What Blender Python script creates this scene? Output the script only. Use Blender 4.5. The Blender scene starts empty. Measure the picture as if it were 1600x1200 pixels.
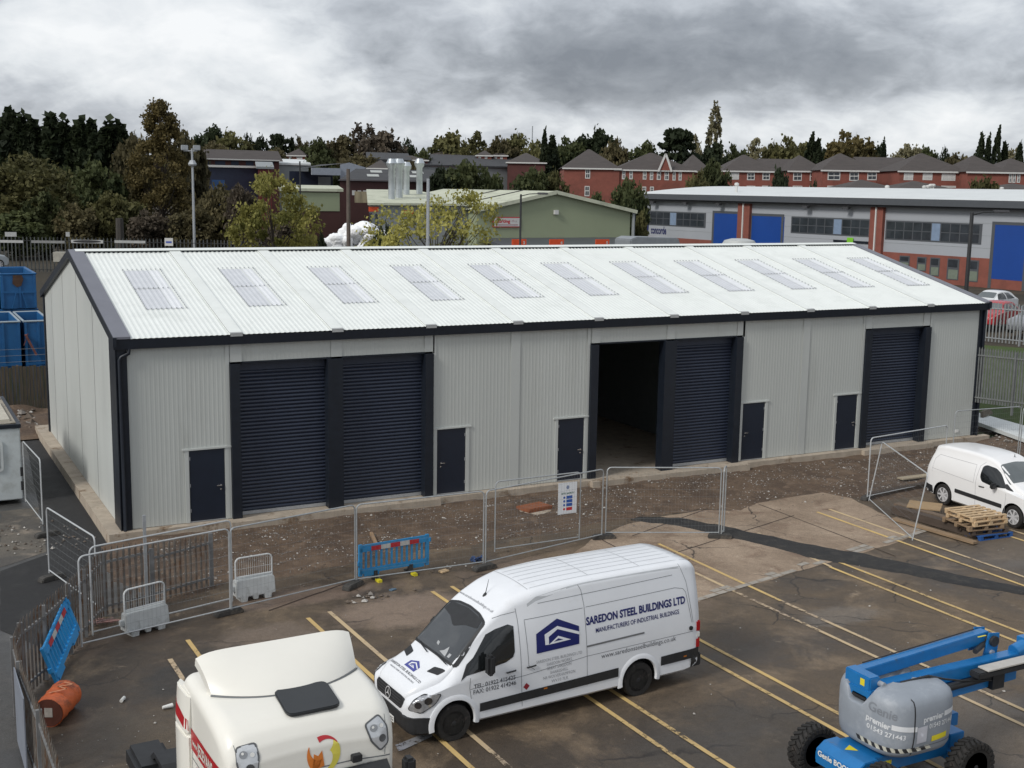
import bpy, bmesh, math, random
from mathutils import Vector, Matrix, noise as mnoise
from mathutils.bvhtree import BVHTree
R_ = math.radians
rnd = random.Random(7)
S = bpy.context.scene
COL = S.collection
# ------------------------------------------------------------------ camera
F_PX = 1891.8
CAM = Vector((-5.846, -34.523, 9.765))
yaw, pitch, roll = R_(27.894), R_(9.1907), R_(0.9311)
fw = Vector((math.sin(yaw)*math.cos(pitch), math.cos(yaw)*math.cos(pitch), -math.sin(pitch)))
rt0 = fw.cross(Vector((0, 0, 1))).normalized(); up0 = rt0.cross(fw)
rt = math.cos(roll)*rt0 + math.sin(roll)*up0
up = -math.sin(roll)*rt0 + math.cos(roll)*up0
cd = bpy.data.cameras.new('camera'); cam = bpy.data.objects.new('camera', cd); COL.objects.link(cam)
cam.matrix_world = Matrix(((rt.x, up.x, -fw.x, CAM.x), (rt.y, up.y, -fw.y, CAM.y), (rt.z, up.z, -fw.z, CAM.z), (0, 0, 0, 1)))
cd.sensor_width = 36; cd.sensor_fit = 'HORIZONTAL'; cd.lens = F_PX/1600*36; cd.clip_start = 0.1; cd.clip_end = 9000
S.camera = cam
G = -0.35                                   # level of the yard
def ray(px, py): return fw + rt*((px-800)/F_PX) - up*((py-600)/F_PX)
def hitp(px, py, n, p0):
    d = ray(px, py); n = Vector(n); t = (Vector(p0)-CAM).dot(n)/d.dot(n); return CAM + d*t
def gz(px, py, z=G): return hitp(px, py, (0, 0, 1), (0, 0, z))
def gy(px, py, y): return hitp(px, py, (0, 1, 0), (0, y, 0))
def gx(px, py, x): return hitp(px, py, (1, 0, 0), (x, 0, 0))
def at(px, py, D): return CAM + ray(px, py)*D
def ss(v, a, b):
    t = max(0, min(1, (v-a)/(b-a))); return t*t*(3-2*t)
def terrain(x, y):
    D = (x-CAM.x)*.468+(y-CAM.y)*.884
    h = G + 2.55*max(ss(y, 44, 78), ss(x, 36.5, 50)*ss(y, -12, 2))
    h += 4.0*ss(D, 150, 215) + 9*ss(D, 230, 520)
    return h
# ------------------------------------------------------------------ objects
def tag(o, label=None, cat=None, group=None, kind=None):
    if label: o['label'] = label
    if cat: o['category'] = cat
    if group: o['group'] = group
    if kind: o['kind'] = kind
    return o
def empty(name, loc=(0, 0, 0), rz=0, label=None, cat=None, group=None):
    o = bpy.data.objects.new(name, None); COL.objects.link(o); o.location = loc; o.rotation_euler = (0, 0, rz)
    o.empty_display_size = .2
    return tag(o, label, cat, group)
def kids(o): return [c for c in bpy.data.objects if c.parent == o]
def copy_tree(o, parent=None):
    c = o.copy(); COL.objects.link(c)
    if parent: c.parent = parent
    for ch in kids(o): copy_tree(ch, c)
    return c
class MB:
    def __init__(s): s.v = []; s.f = []; s.m = []; s.M = Matrix.Identity(4); s.mi = 0
    def V(s, p): s.v.append(tuple(s.M @ Vector(p))); return len(s.v)-1
    def F(s, *idx): s.f.append(tuple(idx)); s.m.append(s.mi)
    def poly(s, pts): s.F(*[s.V(p) for p in pts])
    def box(s, x0, x1, y0, y1, z0, z1):
        i = [s.V(p) for p in ((x0,y0,z0),(x1,y0,z0),(x1,y1,z0),(x0,y1,z0),(x0,y0,z1),(x1,y0,z1),(x1,y1,z1),(x0,y1,z1))]
        for q in ((3,2,1,0),(4,5,6,7),(0,1,5,4),(1,2,6,5),(2,3,7,6),(3,0,4,7)): s.F(*[i[k] for k in q])
    def bar(s, a, b, w, h=None, upv=(0, 0, 1)):       # rectangular bar from a to b
        h = h or w; a = Vector(a); b = Vector(b); d = (b-a).normalized(); u = Vector(upv)
        if abs(d.dot(u)) > .98: u = Vector((0, 1, 0))
        r = d.cross(u).normalized(); u = r.cross(d)
        i = []
        for p in (a, b):
            for (sx, sy) in ((-1,-1),(1,-1),(1,1),(-1,1)): i.append(s.V(p+r*sx*w/2+u*sy*h/2))
        for q in ((3,2,1,0),(4,5,6,7),(0,1,5,4),(1,2,6,5),(2,3,7,6),(3,0,4,7)): s.F(*[i[k] for k in q])
    def tube(s, pts, r, n=6, cap=True):
        pts = [Vector(p) for p in pts]; rs = r if isinstance(r, (list, tuple)) else [r]*len(pts)
        prev = None; rings = []
        for k, p in enumerate(pts):
            d = (pts[min(k+1, len(pts)-1)]-pts[max(k-1, 0)]).normalized()
            if prev is None:
                u = Vector((0, 0, 1)) if abs(d.z) < .9 else Vector((1, 0, 0)); a = d.cross(u).normalized()
            else: a = (prev-d*prev.dot(d)).normalized()
            prev = a; b = d.cross(a)
            rings.append([s.V(p+(a*math.cos(t*2*math.pi/n)+b*math.sin(t*2*math.pi/n))*rs[k]) for t in range(n)])
        for k in range(len(rings)-1):
            for t in range(n): s.F(rings[k][t], rings[k][(t+1)%n], rings[k+1][(t+1)%n], rings[k+1][t])
        if cap: s.F(*rings[0][::-1]); s.F(*rings[-1])
    def lathe(s, prof, axis='z', c=(0, 0, 0), n=24):       # prof [(r, h)]
        rings = []
        for r, h in prof:
            ring = []
            for t in range(n):
                a = 2*math.pi*t/n; x, y = r*math.cos(a), r*math.sin(a)
                p = {'z': (x, y, h), 'y': (x, h, y), 'x': (h, x, y)}[axis]
                ring.append(s.V((p[0]+c[0], p[1]+c[1], p[2]+c[2])))
            rings.append(ring)
        for k in range(len(rings)-1):
            for t in range(n): s.F(rings[k][t], rings[k][(t+1)%n], rings[k+1][(t+1)%n], rings[k+1][t])
        if prof[0][0] > 1e-5: s.F(*rings[0][::-1])
        if prof[-1][0] > 1e-5: s.F(*rings[-1])
    def prism(s, pts, axis, a, b):        # 2D outline extruded along axis between a and b
        def P(u, v, w): return {'y': (u, w, v), 'x': (w, u, v), 'z': (u, v, w)}[axis]
        i0 = [s.V(P(u, v, a)) for u, v in pts]; i1 = [s.V(P(u, v, b)) for u, v in pts]
        n = len(pts); s.F(*i0); s.F(*i1[::-1])
        for k in range(n): s.F(i0[(k+1)%n], i0[k], i1[k], i1[(k+1)%n])
    def grid(s, P):                       # list of rows of points
        idx = [[s.V(p) for p in row] for row in P]
        for a in range(len(P)-1):
            for b in range(len(P[0])-1): s.F(idx[a][b], idx[a][b+1], idx[a+1][b+1], idx[a+1][b])
        return idx
    def build(s, name, mats, parent=None, smooth=None, bevel=0, fix=True):
        me = bpy.data.meshes.new(name); me.from_pydata(s.v, [], s.f)
        mats = mats if isinstance(mats, (list, tuple)) else [mats]
        for m in mats: me.materials.append(m)
        if len(mats) > 1: me.polygons.foreach_set('material_index', s.m)
        if fix or bevel:
            bm = bmesh.new(); bm.from_mesh(me)
            if fix: bmesh.ops.recalc_face_normals(bm, faces=bm.faces)
            if bevel:
                bmesh.ops.remove_doubles(bm, verts=bm.verts, dist=1e-5)
                ed = [e for e in bm.edges if len(e.link_faces) == 2 and e.calc_face_angle(0) > .5]
                bmesh.ops.bevel(bm, geom=ed, offset=bevel, segments=2, affect='EDGES', clamp_overlap=True)
            bm.to_mesh(me); bm.free()
        if smooth is not None:
            me.polygons.foreach_set('use_smooth', [True]*len(me.polygons)); me.set_sharp_from_angle(angle=R_(smooth))
        me.update()
        o = bpy.data.objects.new(name, me); COL.objects.link(o)
        if parent: o.parent = parent
        return o
# ------------------------------------------------------------------ materials
MATS = {}
def mat(name, col, rough=.6, metal=0, var=.12, vs=3.0, bump=0, bs=20, dirt=None, ds=1.5, dt=.55, dw=.12, emit=0, stretch=(1, 1, 1), spec=.5, alpha=None, world=False, rand=0, coat=0, trans=0):
    if name in MATS: return MATS[name]
    m = bpy.data.materials.new(name); m.use_nodes = True; N = m.node_tree.nodes; L = m.node_tree.links
    b = N['Principled BSDF']; b.inputs['Roughness'].default_value = rough; b.inputs['Metallic'].default_value = metal
    b.inputs['Specular IOR Level'].default_value = spec
    if coat: b.inputs['Coat Weight'].default_value = coat; b.inputs['Coat Roughness'].default_value = .08
    if trans: b.inputs['Transmission Weight'].default_value = trans
    if world: g = N.new('ShaderNodeNewGeometry'); src = g.outputs['Position']
    else: g = N.new('ShaderNodeTexCoord'); src = g.outputs['Object']
    mp = N.new('ShaderNodeMapping'); mp.inputs['Scale'].default_value = stretch; L.new(src, mp.inputs['Vector'])
    n1 = N.new('ShaderNodeTexNoise'); n1.inputs['Scale'].default_value = vs; n1.inputs['Detail'].default_value = 6; n1.inputs['Roughness'].default_value = .65
    L.new(mp.outputs[0], n1.inputs['Vector'])
    r = N.new('ShaderNodeMapRange'); r.inputs['From Min'].default_value = .3; r.inputs['From Max'].default_value = .7
    r.inputs['To Min'].default_value = 1-var; r.inputs['To Max'].default_value = 1+var; L.new(n1.outputs['Fac'], r.inputs['Value'])
    mul = N.new('ShaderNodeVectorMath'); mul.operation = 'SCALE'; mul.inputs[0].default_value = col[:3]; L.new(r.outputs[0], mul.inputs['Scale'])
    out = mul.outputs[0]
    if rand:
        oi = N.new('ShaderNodeObjectInfo'); hs = N.new('ShaderNodeHueSaturation'); rr = N.new('ShaderNodeMapRange')
        rr.inputs['To Min'].default_value = 1-rand; rr.inputs['To Max'].default_value = 1+rand
        L.new(oi.outputs['Random'], rr.inputs['Value']); L.new(rr.outputs[0], hs.inputs['Value']); L.new(out, hs.inputs['Color'])
        rh = N.new('ShaderNodeMapRange'); rh.inputs['To Min'].default_value = .5-rand*.12; rh.inputs['To Max'].default_value = .5+rand*.06
        wn = N.new('ShaderNodeMath'); wn.operation = 'FRACT'; wm = N.new('ShaderNodeMath'); wm.operation = 'MULTIPLY'; wm.inputs[1].default_value = 7.3
        L.new(oi.outputs['Random'], wm.inputs[0]); L.new(wm.outputs[0], wn.inputs[0]); L.new(wn.outputs[0], rh.inputs['Value']); L.new(rh.outputs[0], hs.inputs['Hue'])
        out = hs.outputs[0]
    if dirt:
        n2 = N.new('ShaderNodeTexNoise'); n2.inputs['Scale'].default_value = ds; n2.inputs['Detail'].default_value = 9; n2.inputs['Roughness'].default_value = .7
        L.new(mp.outputs[0], n2.inputs['Vector'])
        r2 = N.new('ShaderNodeMapRange'); r2.inputs['From Min'].default_value = dt; r2.inputs['From Max'].default_value = dt+dw; L.new(n2.outputs['Fac'], r2.inputs['Value'])
        mx = N.new('ShaderNodeMix'); mx.data_type = 'RGBA'; L.new(r2.outputs[0], mx.inputs['Factor']); L.new(out, mx.inputs['A']); mx.inputs['B'].default_value = (*dirt, 1)
        out = mx.outputs['Result']
    L.new(out, b.inputs['Base Color'])
    if bump:
        n3 = N.new('ShaderNodeTexNoise'); n3.inputs['Scale'].default_value = bs; n3.inputs['Detail'].default_value = 5; L.new(mp.outputs[0], n3.inputs['Vector'])
        bp = N.new('ShaderNodeBump'); bp.inputs['Strength'].default_value = bump; bp.inputs['Distance'].default_value = .02
        L.new(n3.outputs['Fac'], bp.inputs['Height']); L.new(bp.outputs[0], b.inputs['Normal'])
    if emit: b.inputs['Emission Color'].default_value = (*col[:3], 1); b.inputs['Emission Strength'].default_value = emit
    MATS[name] = m
    return m
def wire_mesh_mat(name, col, sx, sz, w, axis=(0, 2), rough=.5, metal=.3):
    """thin sheet standing for a welded mesh: real wires are cut out of the sheet by a transparent pattern"""
    if name in MATS: return MATS[name]
    m = bpy.data.materials.new(name); m.use_nodes = True; N = m.node_tree.nodes; L = m.node_tree.links
    b = N['Principled BSDF']; b.inputs['Base Color'].default_value = (*col, 1); b.inputs['Roughness'].default_value = rough; b.inputs['Metallic'].default_value = metal
    return m
# ------------------------------------------------------------------ sky and light
w = bpy.data.worlds.new('World'); S.world = w; w.use_nodes = True
N = w.node_tree.nodes; L = w.node_tree.links; bg = N['Background']
SUN_EL, SUN_AZ = R_(38), R_(-105)        # azimuth measured from +Y towards +X
sky = N.new('ShaderNodeTexSky'); sky.sky_type = 'NISHITA'; sky.sun_disc = False; sky.sun_elevation = SUN_EL; sky.sun_rotation = SUN_AZ
sky.air_density = 1.0; sky.dust_density = 3.0
tc = N.new('ShaderNodeTexCoord')
def vm(op, a, b=None, sc=None):
    n = N.new('ShaderNodeVectorMath'); n.operation = op
    if isinstance(a, tuple): n.inputs[0].default_value = a
    else: L.new(a, n.inputs[0])
    if b is not None:
        if isinstance(b, tuple): n.inputs[1].default_value = b
        else: L.new(b, n.inputs[1])
    return n
def mt(op, a, b=None, c=None, clamp=False):
    n = N.new('ShaderNodeMath'); n.operation = op; n.use_clamp = clamp
    for i, q in enumerate((a, b, c)):
        if q is None: continue
        if isinstance(q, (int, float)): n.inputs[i].default_value = q
        else: L.new(q, n.inputs[i])
    return n.outputs[0]
D_ = tc.outputs['Generated']
fh = (math.sin(yaw), math.cos(yaw), 0.0); rh_ = (math.cos(yaw), -math.sin(yaw), 0.0)
df = vm('DOT_PRODUCT', D_, fh).outputs['Value']; dr = vm('DOT_PRODUCT', D_, rh_).outputs['Value']
sep = N.new('ShaderNodeSeparateXYZ'); L.new(D_, sep.inputs[0]); dz = sep.outputs['Z']
# azimuth / elevation (radians) about the viewing side of the sky
az = mt('ARCTAN2', dr, df); el = mt('ARCSINE', dz)
# cloud layer coordinates: the flat underside of a deck seen at a slant
den = mt('ADD', mt('MAXIMUM', dz, 0.0), 0.42)
cx = mt('DIVIDE', dr, den); cy = mt('DIVIDE', df, den)
cmb = N.new('ShaderNodeCombineXYZ'); L.new(cx, cmb.inputs[0]); L.new(cy, cmb.inputs[1])
def nz(sc, det, ro, vec, dist=0):
    n = N.new('ShaderNodeTexNoise'); n.inputs['Scale'].default_value = sc; n.inputs['Detail'].default_value = det
    n.inputs['Roughness'].default_value = ro; n.inputs['Distortion'].default_value = dist; L.new(vec, n.inputs['Vector']); return n.outputs['Fac']
sc1 = vm('MULTIPLY', cmb.outputs[0], (1.0, .95, 1.0)).outputs[0]
off = vm('ADD', sc1, (3.7, 1.3, 0.0)).outputs[0]
big = nz(2.2, 5, .50, off, .3)
fine = nz(16.0, 9, .6, off, .35)
mid_ = nz(6.0, 6, .55, vm('ADD', sc1, (1.1, 7.7, 2.0)).outputs[0], .45)
def blob(a0, e0, ra, re, amp, tilt=0.0):
    """a broad heavier or brighter stretch of the cloud deck, centred on azimuth a0, elevation e0 (degrees)"""
    u = mt('SUBTRACT', az, R_(a0)); v = mt('SUBTRACT', mt('SUBTRACT', el, R_(e0)), mt('MULTIPLY', u, tilt))
    q = mt('ADD', mt('POWER', mt('ABSOLUTE', mt('DIVIDE', u, R_(ra))), 2.0), mt('POWER', mt('ABSOLUTE', mt('DIVIDE', v, R_(re))), 2.0))
    return mt('MULTIPLY', mt('EXPONENT', mt('MULTIPLY', q, -1.0)), amp)
BLOBS = [(-15, 5.2, 8, 3.0, .24, 0), (4, 5.4, 11, 1.5, -.32, .0), (-4, 6.6, 5, 1.5, -.10, 0), (17, 5.2, 6, 1.3, -.14, 0), (10, 2.7, 13, .9, .26, .02), (-4, 2.6, 9, .7, .08, 0.02), (-18, 2.4, 9, 1.0, -.06, 0),
         (16, 1.3, 9, .55, -.16, 0), (5, 8.6, 9, .8, .10, 0), (22, 6.8, 4, 1.5, .08, 0)]
tot = None
for bl in BLOBS:
    o_ = blob(*bl); tot = o_ if tot is None else mt('ADD', tot, o_)
base = mt('ADD', mt('ADD', mt('MULTIPLY', mt('SUBTRACT', big, .5), 1.3), mt('MULTIPLY', mt('SUBTRACT', mid_, .5), .85)), mt('MULTIPLY', mt('SUBTRACT', fine, .5), .50))
val = mt('ADD', mt('ADD', base, tot), .53, clamp=True)
cr = N.new('ShaderNodeValToRGB'); L.new(val, cr.inputs[0])
e = cr.color_ramp.elements
e[0].position = 0.0; e[0].color = (.145, .157, .18, 1); e[1].position = 1.0; e[1].color = (.60, .61, .62, 1)
for pos, c in ((.25, (.215, .23, .255)), (.5, (.345, .365, .395)), (.75, (.50, .52, .54))):
    q = e.new(pos); q.color = (*c, 1)
SKYS = 0.1
scl = vm('SCALE', cr.outputs[0]); scl.inputs['Scale'].default_value = 1/SKYS
mx = N.new('ShaderNodeMix'); mx.data_type = 'RGBA'; mx.inputs['Factor'].default_value = .93
L.new(sky.outputs[0], mx.inputs['A']); L.new(scl.outputs[0], mx.inputs['B'])
L.new(mx.outputs['Result'], bg.inputs['Color']); bg.inputs['Strength'].default_value = SKYS
sd = bpy.data.lights.new('sun', 'SUN'); sd.energy = 1.3; sd.angle = R_(14); sd.color = (1, .97, .92)
so = bpy.data.objects.new('sun', sd); COL.objects.link(so)
sv = Vector((math.sin(SUN_AZ)*math.cos(SUN_EL), math.cos(SUN_AZ)*math.cos(SUN_EL), math.sin(SUN_EL)))
so.rotation_euler = sv.to_track_quat('Z', 'Y').to_euler()
S.view_settings.view_transform = 'Standard'; S.view_settings.look = 'None'; S.view_settings.gamma = 1; S.view_settings.exposure = 0.68
# ================================================================== the new industrial unit
LB, WB, HE, HR, HO = 34.15, 15.54, 5.485, 7.475, 4.605
SL = (HR-HE)/(WB/2+.15)
def roofz(y): return HE+(min(y, WB-y)+.15)*SL
M_clad = mat('clad_grey', (.49, .51, .485), .5, var=.05, vs=.6, stretch=(1, 1, .15), dirt=(.42, .435, .41), ds=.9, dt=.56, dw=.2)
M_clad2 = mat('clad_flat', (.50, .52, .50), .45, var=.05, vs=.5, dirt=(.42, .44, .425), ds=.35, dt=.5, dw=.25, stretch=(1, 1, .3))
M_roof = mat('roof_sheet', (.80, .83, .80), .5, var=.03, vs=1.2, dirt=(.70, .73, .70), ds=1.1, dt=.5, dw=.25)
M_navy = mat('navy_trim', (.010, .014, .022), .42, var=.2, vs=4, spec=.4)
M_navy2 = mat('navy_slats', (.020, .028, .050), .45, var=.12, vs=6)
M_verge = mat('verge_grey', (.17, .175, .205), .45, var=.08, vs=2, dirt=(.05, .05, .06), ds=9, dt=.72, dw=.02)
M_rl = mat('rooflight_sheet', (.63, .65, .68), .25, var=.06, vs=3)
M_rlw = mat('rooflight_edge', (.78, .80, .82), .35, var=.04)
M_fix = mat('fixings', (.36, .37, .39), .6)
M_conc = mat('slab_concrete', (.40, .34, .27), .85, var=.18, vs=2.5, bump=.3, bs=30, dirt=(.17, .11, .065), ds=1.3, dt=.56, dw=.1)
M_galv = mat('galvanised', (.42, .44, .46), .45, metal=.5, var=.12, vs=8)
M_chrome = mat('handle_steel', (.7, .7, .7), .25, metal=.9)
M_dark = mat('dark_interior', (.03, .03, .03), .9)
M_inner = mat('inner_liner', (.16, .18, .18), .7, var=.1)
U = empty('industrial_unit', (0, 0, 0), label='long new pale grey steel industrial unit with white ribbed roof and navy roller doors', cat='building')
jx = [3.144+3.066*i for i in range(10)]
doors = [(1.92, 2.94, 'r'), (9.76, 10.75, 'l'), (14.21, 15.2, 'r'), (21.98, 22.98, 'l'), (26.5, 27.5, 'r')]
opens = [(3.14, 9.58), (15.38, 21.8), (27.72, 31.13)]
def ribs(mb, x0, x1, z0, z1, pitch=.13, d=.003, y=0):
    """box-profile sheet standing in the xz plane, facing -y"""
    n = max(1, round((x1-x0)/pitch)); q = (x1-x0)/n; prof = []
    for i in range(n):
        a = x0+i*q; prof += [(a, 0), (a+q*.55, 0), (a+q*.65, -d), (a+q*.9, -d)]
    prof.append((x1, 0))
    mb.grid([[(px, y+py, z0) for px, py in prof], [(px, y+py, z1) for px, py in prof]])
# front wall
mb = MB(); zt = HE-.06
edges = sorted(set([.27, LB-.27]+[v for o in opens for v in o]+[v for d in doors for v in d[:2]]))
for a, b in zip(edges[:-1], edges[1:]):
    mid = (a+b)/2; z0 = 0
    for o in opens:
        if o[0] < mid < o[1]: z0 = HO
    for d in doors:
        if d[0] < mid < d[1]: z0 = 2.14
    ribs(mb, a, b, z0, zt)
fwall = mb.build('front_wall', M_clad, U)
for x in jx:
    z0 = 0; mb = MB()
    for o in opens:
        if o[0]-.1 < x+.18 < o[1]+.05: z0 = HO
    mb.box(x+.02, x+.36, -.03, -.0165, z0, zt-.02); mb.build('joint_strip', M_clad2, fwall)
for d in doors:
    a, b = d[:2]; mb = MB()
    mb.box(a-.13, a-.02, -.034, .02, 0, 2.2); mb.box(b+.02, b+.13, -.034, .02, 0, 2.2); mb.box(a-.2, b+.2, -.05, .02, 2.14, 2.19); mb.build('door_trim', M_clad2, fwall)
for o in opens:
    for x in (o[0]-.12, o[1]+.01): mb = MB(); mb.box(x, x+.11, -.03, -.017, 0, zt-.03); mb.build('opening_trim', M_clad2, fwall)
# gable walls, flat panels
def gable(x, face, name):
    mb = MB(); ys = [.9, 3.97, 7.1, 10.3, 13.4, WB-.2]
    def col(y0, y1, xx):
        pts = [(y0, 0), (y1, 0), (y1, roofz(y1)-.05)]
        if y0 < WB/2 < y1: pts.append((WB/2, roofz(WB/2)-.05))
        pts.append((y0, roofz(y0)-.05)); mb.prism(pts, 'x', xx, xx+face*.05)
    for a, b in zip(ys[:-1], ys[1:]):
        m_ = MB
        col(a+.045, b-.045, x)
    mb.mi = 1
    pts = [(0.01, 0), (WB-.01, 0), (WB-.01, roofz(WB)-.06), (WB/2, HR-.06), (0.01, roofz(0)-.06)]
    mb.prism(pts, 'x', x+face*.05, x+face*.1)
    o = mb.build(name, [M_clad2, mat('joint_dark', (.15, .155, .15), .6)], U)
    return o
gl = gable(0, 1, 'gable_wall'); gable(LB, -1, 'gable_wall')
mb = MB(); ribs(mb, 0, LB, 0, HE-.05, y=0); mb.v = [(x, WB-y, z) for x, y, z in mb.v]
mb.build('rear_wall', M_clad, U)
# corner and verge flashings
mb = MB()
mb.box(-.02, .27, -.05, 0.0, -.02, HE-.05); mb.box(-.05, -.001, -.05, .9, -.02, HE-.02); mb.build('corner_flashing', M_navy, U); mb = MB()
mb.box(LB-.27, LB+.02, -.05, 0.0, -.02, HE-.05); mb.box(LB+.001, LB+.05, -.05, .5, -.02, HE-.02); mb.build('corner_flashing', M_navy, U); mb = MB()
mb.box(-.05, -.001, WB-.2, WB+.05, -.02, HE)
mb.build('corner_flashing', M_navy, U)
for (x0, x1, e0, e1) in ((-.1, .36, -.12, -.02), (LB-.16, LB+.12, LB+.02, LB+.14)):
    for sgn in (0, 1):
        mb = MB()
        def P(x, y, dz): return (x, y if not sgn else WB-y, HE+(y+.15)*SL+dz)
        mb.mi = 0
        T = [P(x0, -.2, .065), P(x1, -.2, .065), P(x1, WB/2, .065), P(x0, WB/2, .065)]; B_ = [P(x0, -.2, .0), P(x1, -.2, .0), P(x1, WB/2, .0), P(x0, WB/2, .0)]
        mb.poly(T); mb.poly(B_[::-1])
        for k in range(4): mb.poly([T[k], B_[k], B_[(k+1)%4], T[(k+1)%4]])
        mb.mi = 1
        T = [P(e0, -.24, .058), P(e1, -.24, .058), P(e1, WB/2, .058), P(e0, WB/2, .058)]; B_ = [P(e0, -.24, -.2), P(e1, -.24, -.2), P(e1, WB/2, -.2), P(e0, WB/2, -.2)]
        mb.poly(T); mb.poly(B_[::-1])
        for k in range(4): mb.poly([T[k], B_[k], B_[(k+1)%4], T[(k+1)%4]])
        mb.build('verge_flashing', [M_verge, M_navy], U)
# roof sheets
def roofprof(x0, x1, pitch=.1533, d=.010):
    n = max(1, round((x1-x0)/pitch)); q = (x1-x0)/n; pr = []
    for i in range(n):
        a = x0+i*q
        for t, h in ((0, 0), (.3, 0), (.42, .75), (.52, 1), (.72, 1), (.82, .75), (.94, 0)): pr.append((a+q*t, h*d))
    pr.append((x1, 0)); return pr
for sgn in (0, 1):
    mb = MB(); pr = roofprof(.36, LB-.16)
    def P(x, y, h): return (x, y if not sgn else WB-y, HE+(y+.15)*SL+h)
    mb.grid([[P(x, y, h) for x, h in pr] for y in (-.2, WB/2)])
    mb.grid([[P(x, y, -.06) for x in (.3, LB-.1)] for y in (-.15, WB/2-.05)])
    rf = mb.build('roof', M_roof, U)
    if sgn: continue
    mb = MB()
    for x in jx:
        mb.mi = 0
        mb.grid([[P(xx, y, h) for xx, h in ((x-.02, .002), (x, .045), (x+.36, .045), (x+.38, .002))] for y in (-.2, WB/2-.05)])
        mb.mi = 1
        mb.grid([[P(xx, y, h) for xx, h in ((x-.035, .047), (x-.015, .048))] for y in (-.2, WB/2-.05)])
        mb.grid([[P(xx, y, .0465) for xx in (x+.0, x+.36)] for y in (-.21, -.12)])
        mb.grid([[(xx, -.205, HE-.013+zz) for xx in (x+.0, x+.36)] for zz in (-.05, .045)])
    mb.build('roof_joint', [M_roof, mat('joint_grey', (.38, .39, .39), .6)], rf)
    for i in range(11):
        xa = 1.27+3.066*i; mb = MB()
        for (a, b, y0, y1, mi) in ((xa, xa+.74, 2.07, 3.84, 0), (xa, xa+.74, 3.88, 5.62, 0), (xa+.74, xa+1.13, 2.07, 5.62, 1)):
            mb.mi = mi; pr2 = [(x, h+.008) for x, h in pr if a <= x <= b]
            mb.grid([[P(x, y, h) for x, h in pr2] for y in (y0, y1)])
        mb.mi = 2
        k = 0
        for j in range(9):
            x = xa-.02+1.17*j/8
            for y in (2.03, 3.86, 5.66):
                mb.M = Matrix.Translation(P(x, y, .045)); mb.box(-.014, .014, -.035, .035, -.01, .012)
        for j in range(20):
            y = 2.1+3.5*j/19
            for x in (xa-.03, xa+1.15): mb.M = Matrix.Translation(P(x, y, .04)); mb.box(-.014, .014, -.03, .03, -.01, .012)
        mb.build('roof_light', [M_rl, M_rlw, M_fix], rf)
mb = MB()
for sgn in (-1, 1): mb.poly([(-.1 if 0 else .1, WB/2, HR+.075), (LB, WB/2, HR+.075), (LB, WB/2+sgn*.26, HR+.075-.26*SL), (.1, WB/2+sgn*.26, HR+.075-.26*SL)])
mb.build('ridge_cap', M_roof, U)
mb = MB(); x = .36; mb.box(.1, LB-.1, WB/2-.2, WB/2-.19, HR-.30*SL, HR-.2*SL)
while x < LB-.3:
    inj = any(j-.08 < x < j+.36 for j in jx)
    if not inj: mb.box(x+.0, x+.06, WB/2-.262, WB/2-.2, HR-.26*SL+.0, HR-.26*SL+.05)
    x += .1533
mb.build('filler_shadow', M_navy, U)  # navy blocks: profile fillers that also paint the notch shadows under the cap
# gutter along the front eaves, downpipes
mb = MB()
mb.prism([(-.17, HE-.30), (-.001, HE-.30), (-.001, HE-.03), (-.19, HE-.03)], 'x', -.1, LB+.12)
mb.v = [v for v in mb.v]
g_ = mb.build('gutter', M_navy, U)
mb = MB()
mb.tube([(.32, -.12, HE-.28), (.31, -.13, HE-.42), (.1, -.13, HE-.52), (.06, -.11, HE-.6), (.06, -.11, -.05), (.0, -.2, -.14), (-.05, -.25, -.2), (-.06, -.26, -.42)], .055, 8); mb.build('downpipe', M_navy, U, smooth=50); mb = MB()
mb.tube([(LB-.05, -.11, HE-.28), (LB-.05, -.11, -.02), (LB+.1, -.2, -.12), (LB+.14, -.22, -.34)], .055, 8)
mb.build('downpipe', M_navy, U, smooth=50)
# personnel doors
for a, b, hs in doors:
    mb = MB(); mb.box(a, b, -.012, .04, .03, 2.13)
    for z in (.3, 1.05, 1.85):
        x = a if hs == 'r' else b-.03
        mb.mi = 1; mb.box(x, x+.025, -.02, -.0125, z, z+.1); mb.mi = 0
    mb.mi = 1; mb.box(a, b, -.02, .04, 0, .028)
    d = mb.build('personnel_door', [mat('door_navy', (.010, .016, .030), .35, var=.1), M_galv], U)
    mb = MB(); x = b-.12 if hs == 'r' else a+.12; s_ = -1 if hs == 'r' else 1
    mb.box(x-.02, x+.02, -.06, -.0125, 1.02, 1.06); mb.box(min(x, x+s_*.13), max(x, x+s_*.13), -.072, -.055, 1.028, 1.052); mb.box(x-.022, x+.022, -.024, -.0125, .9, .94)
    mb.build('door_handle', M_chrome, d)
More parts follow.
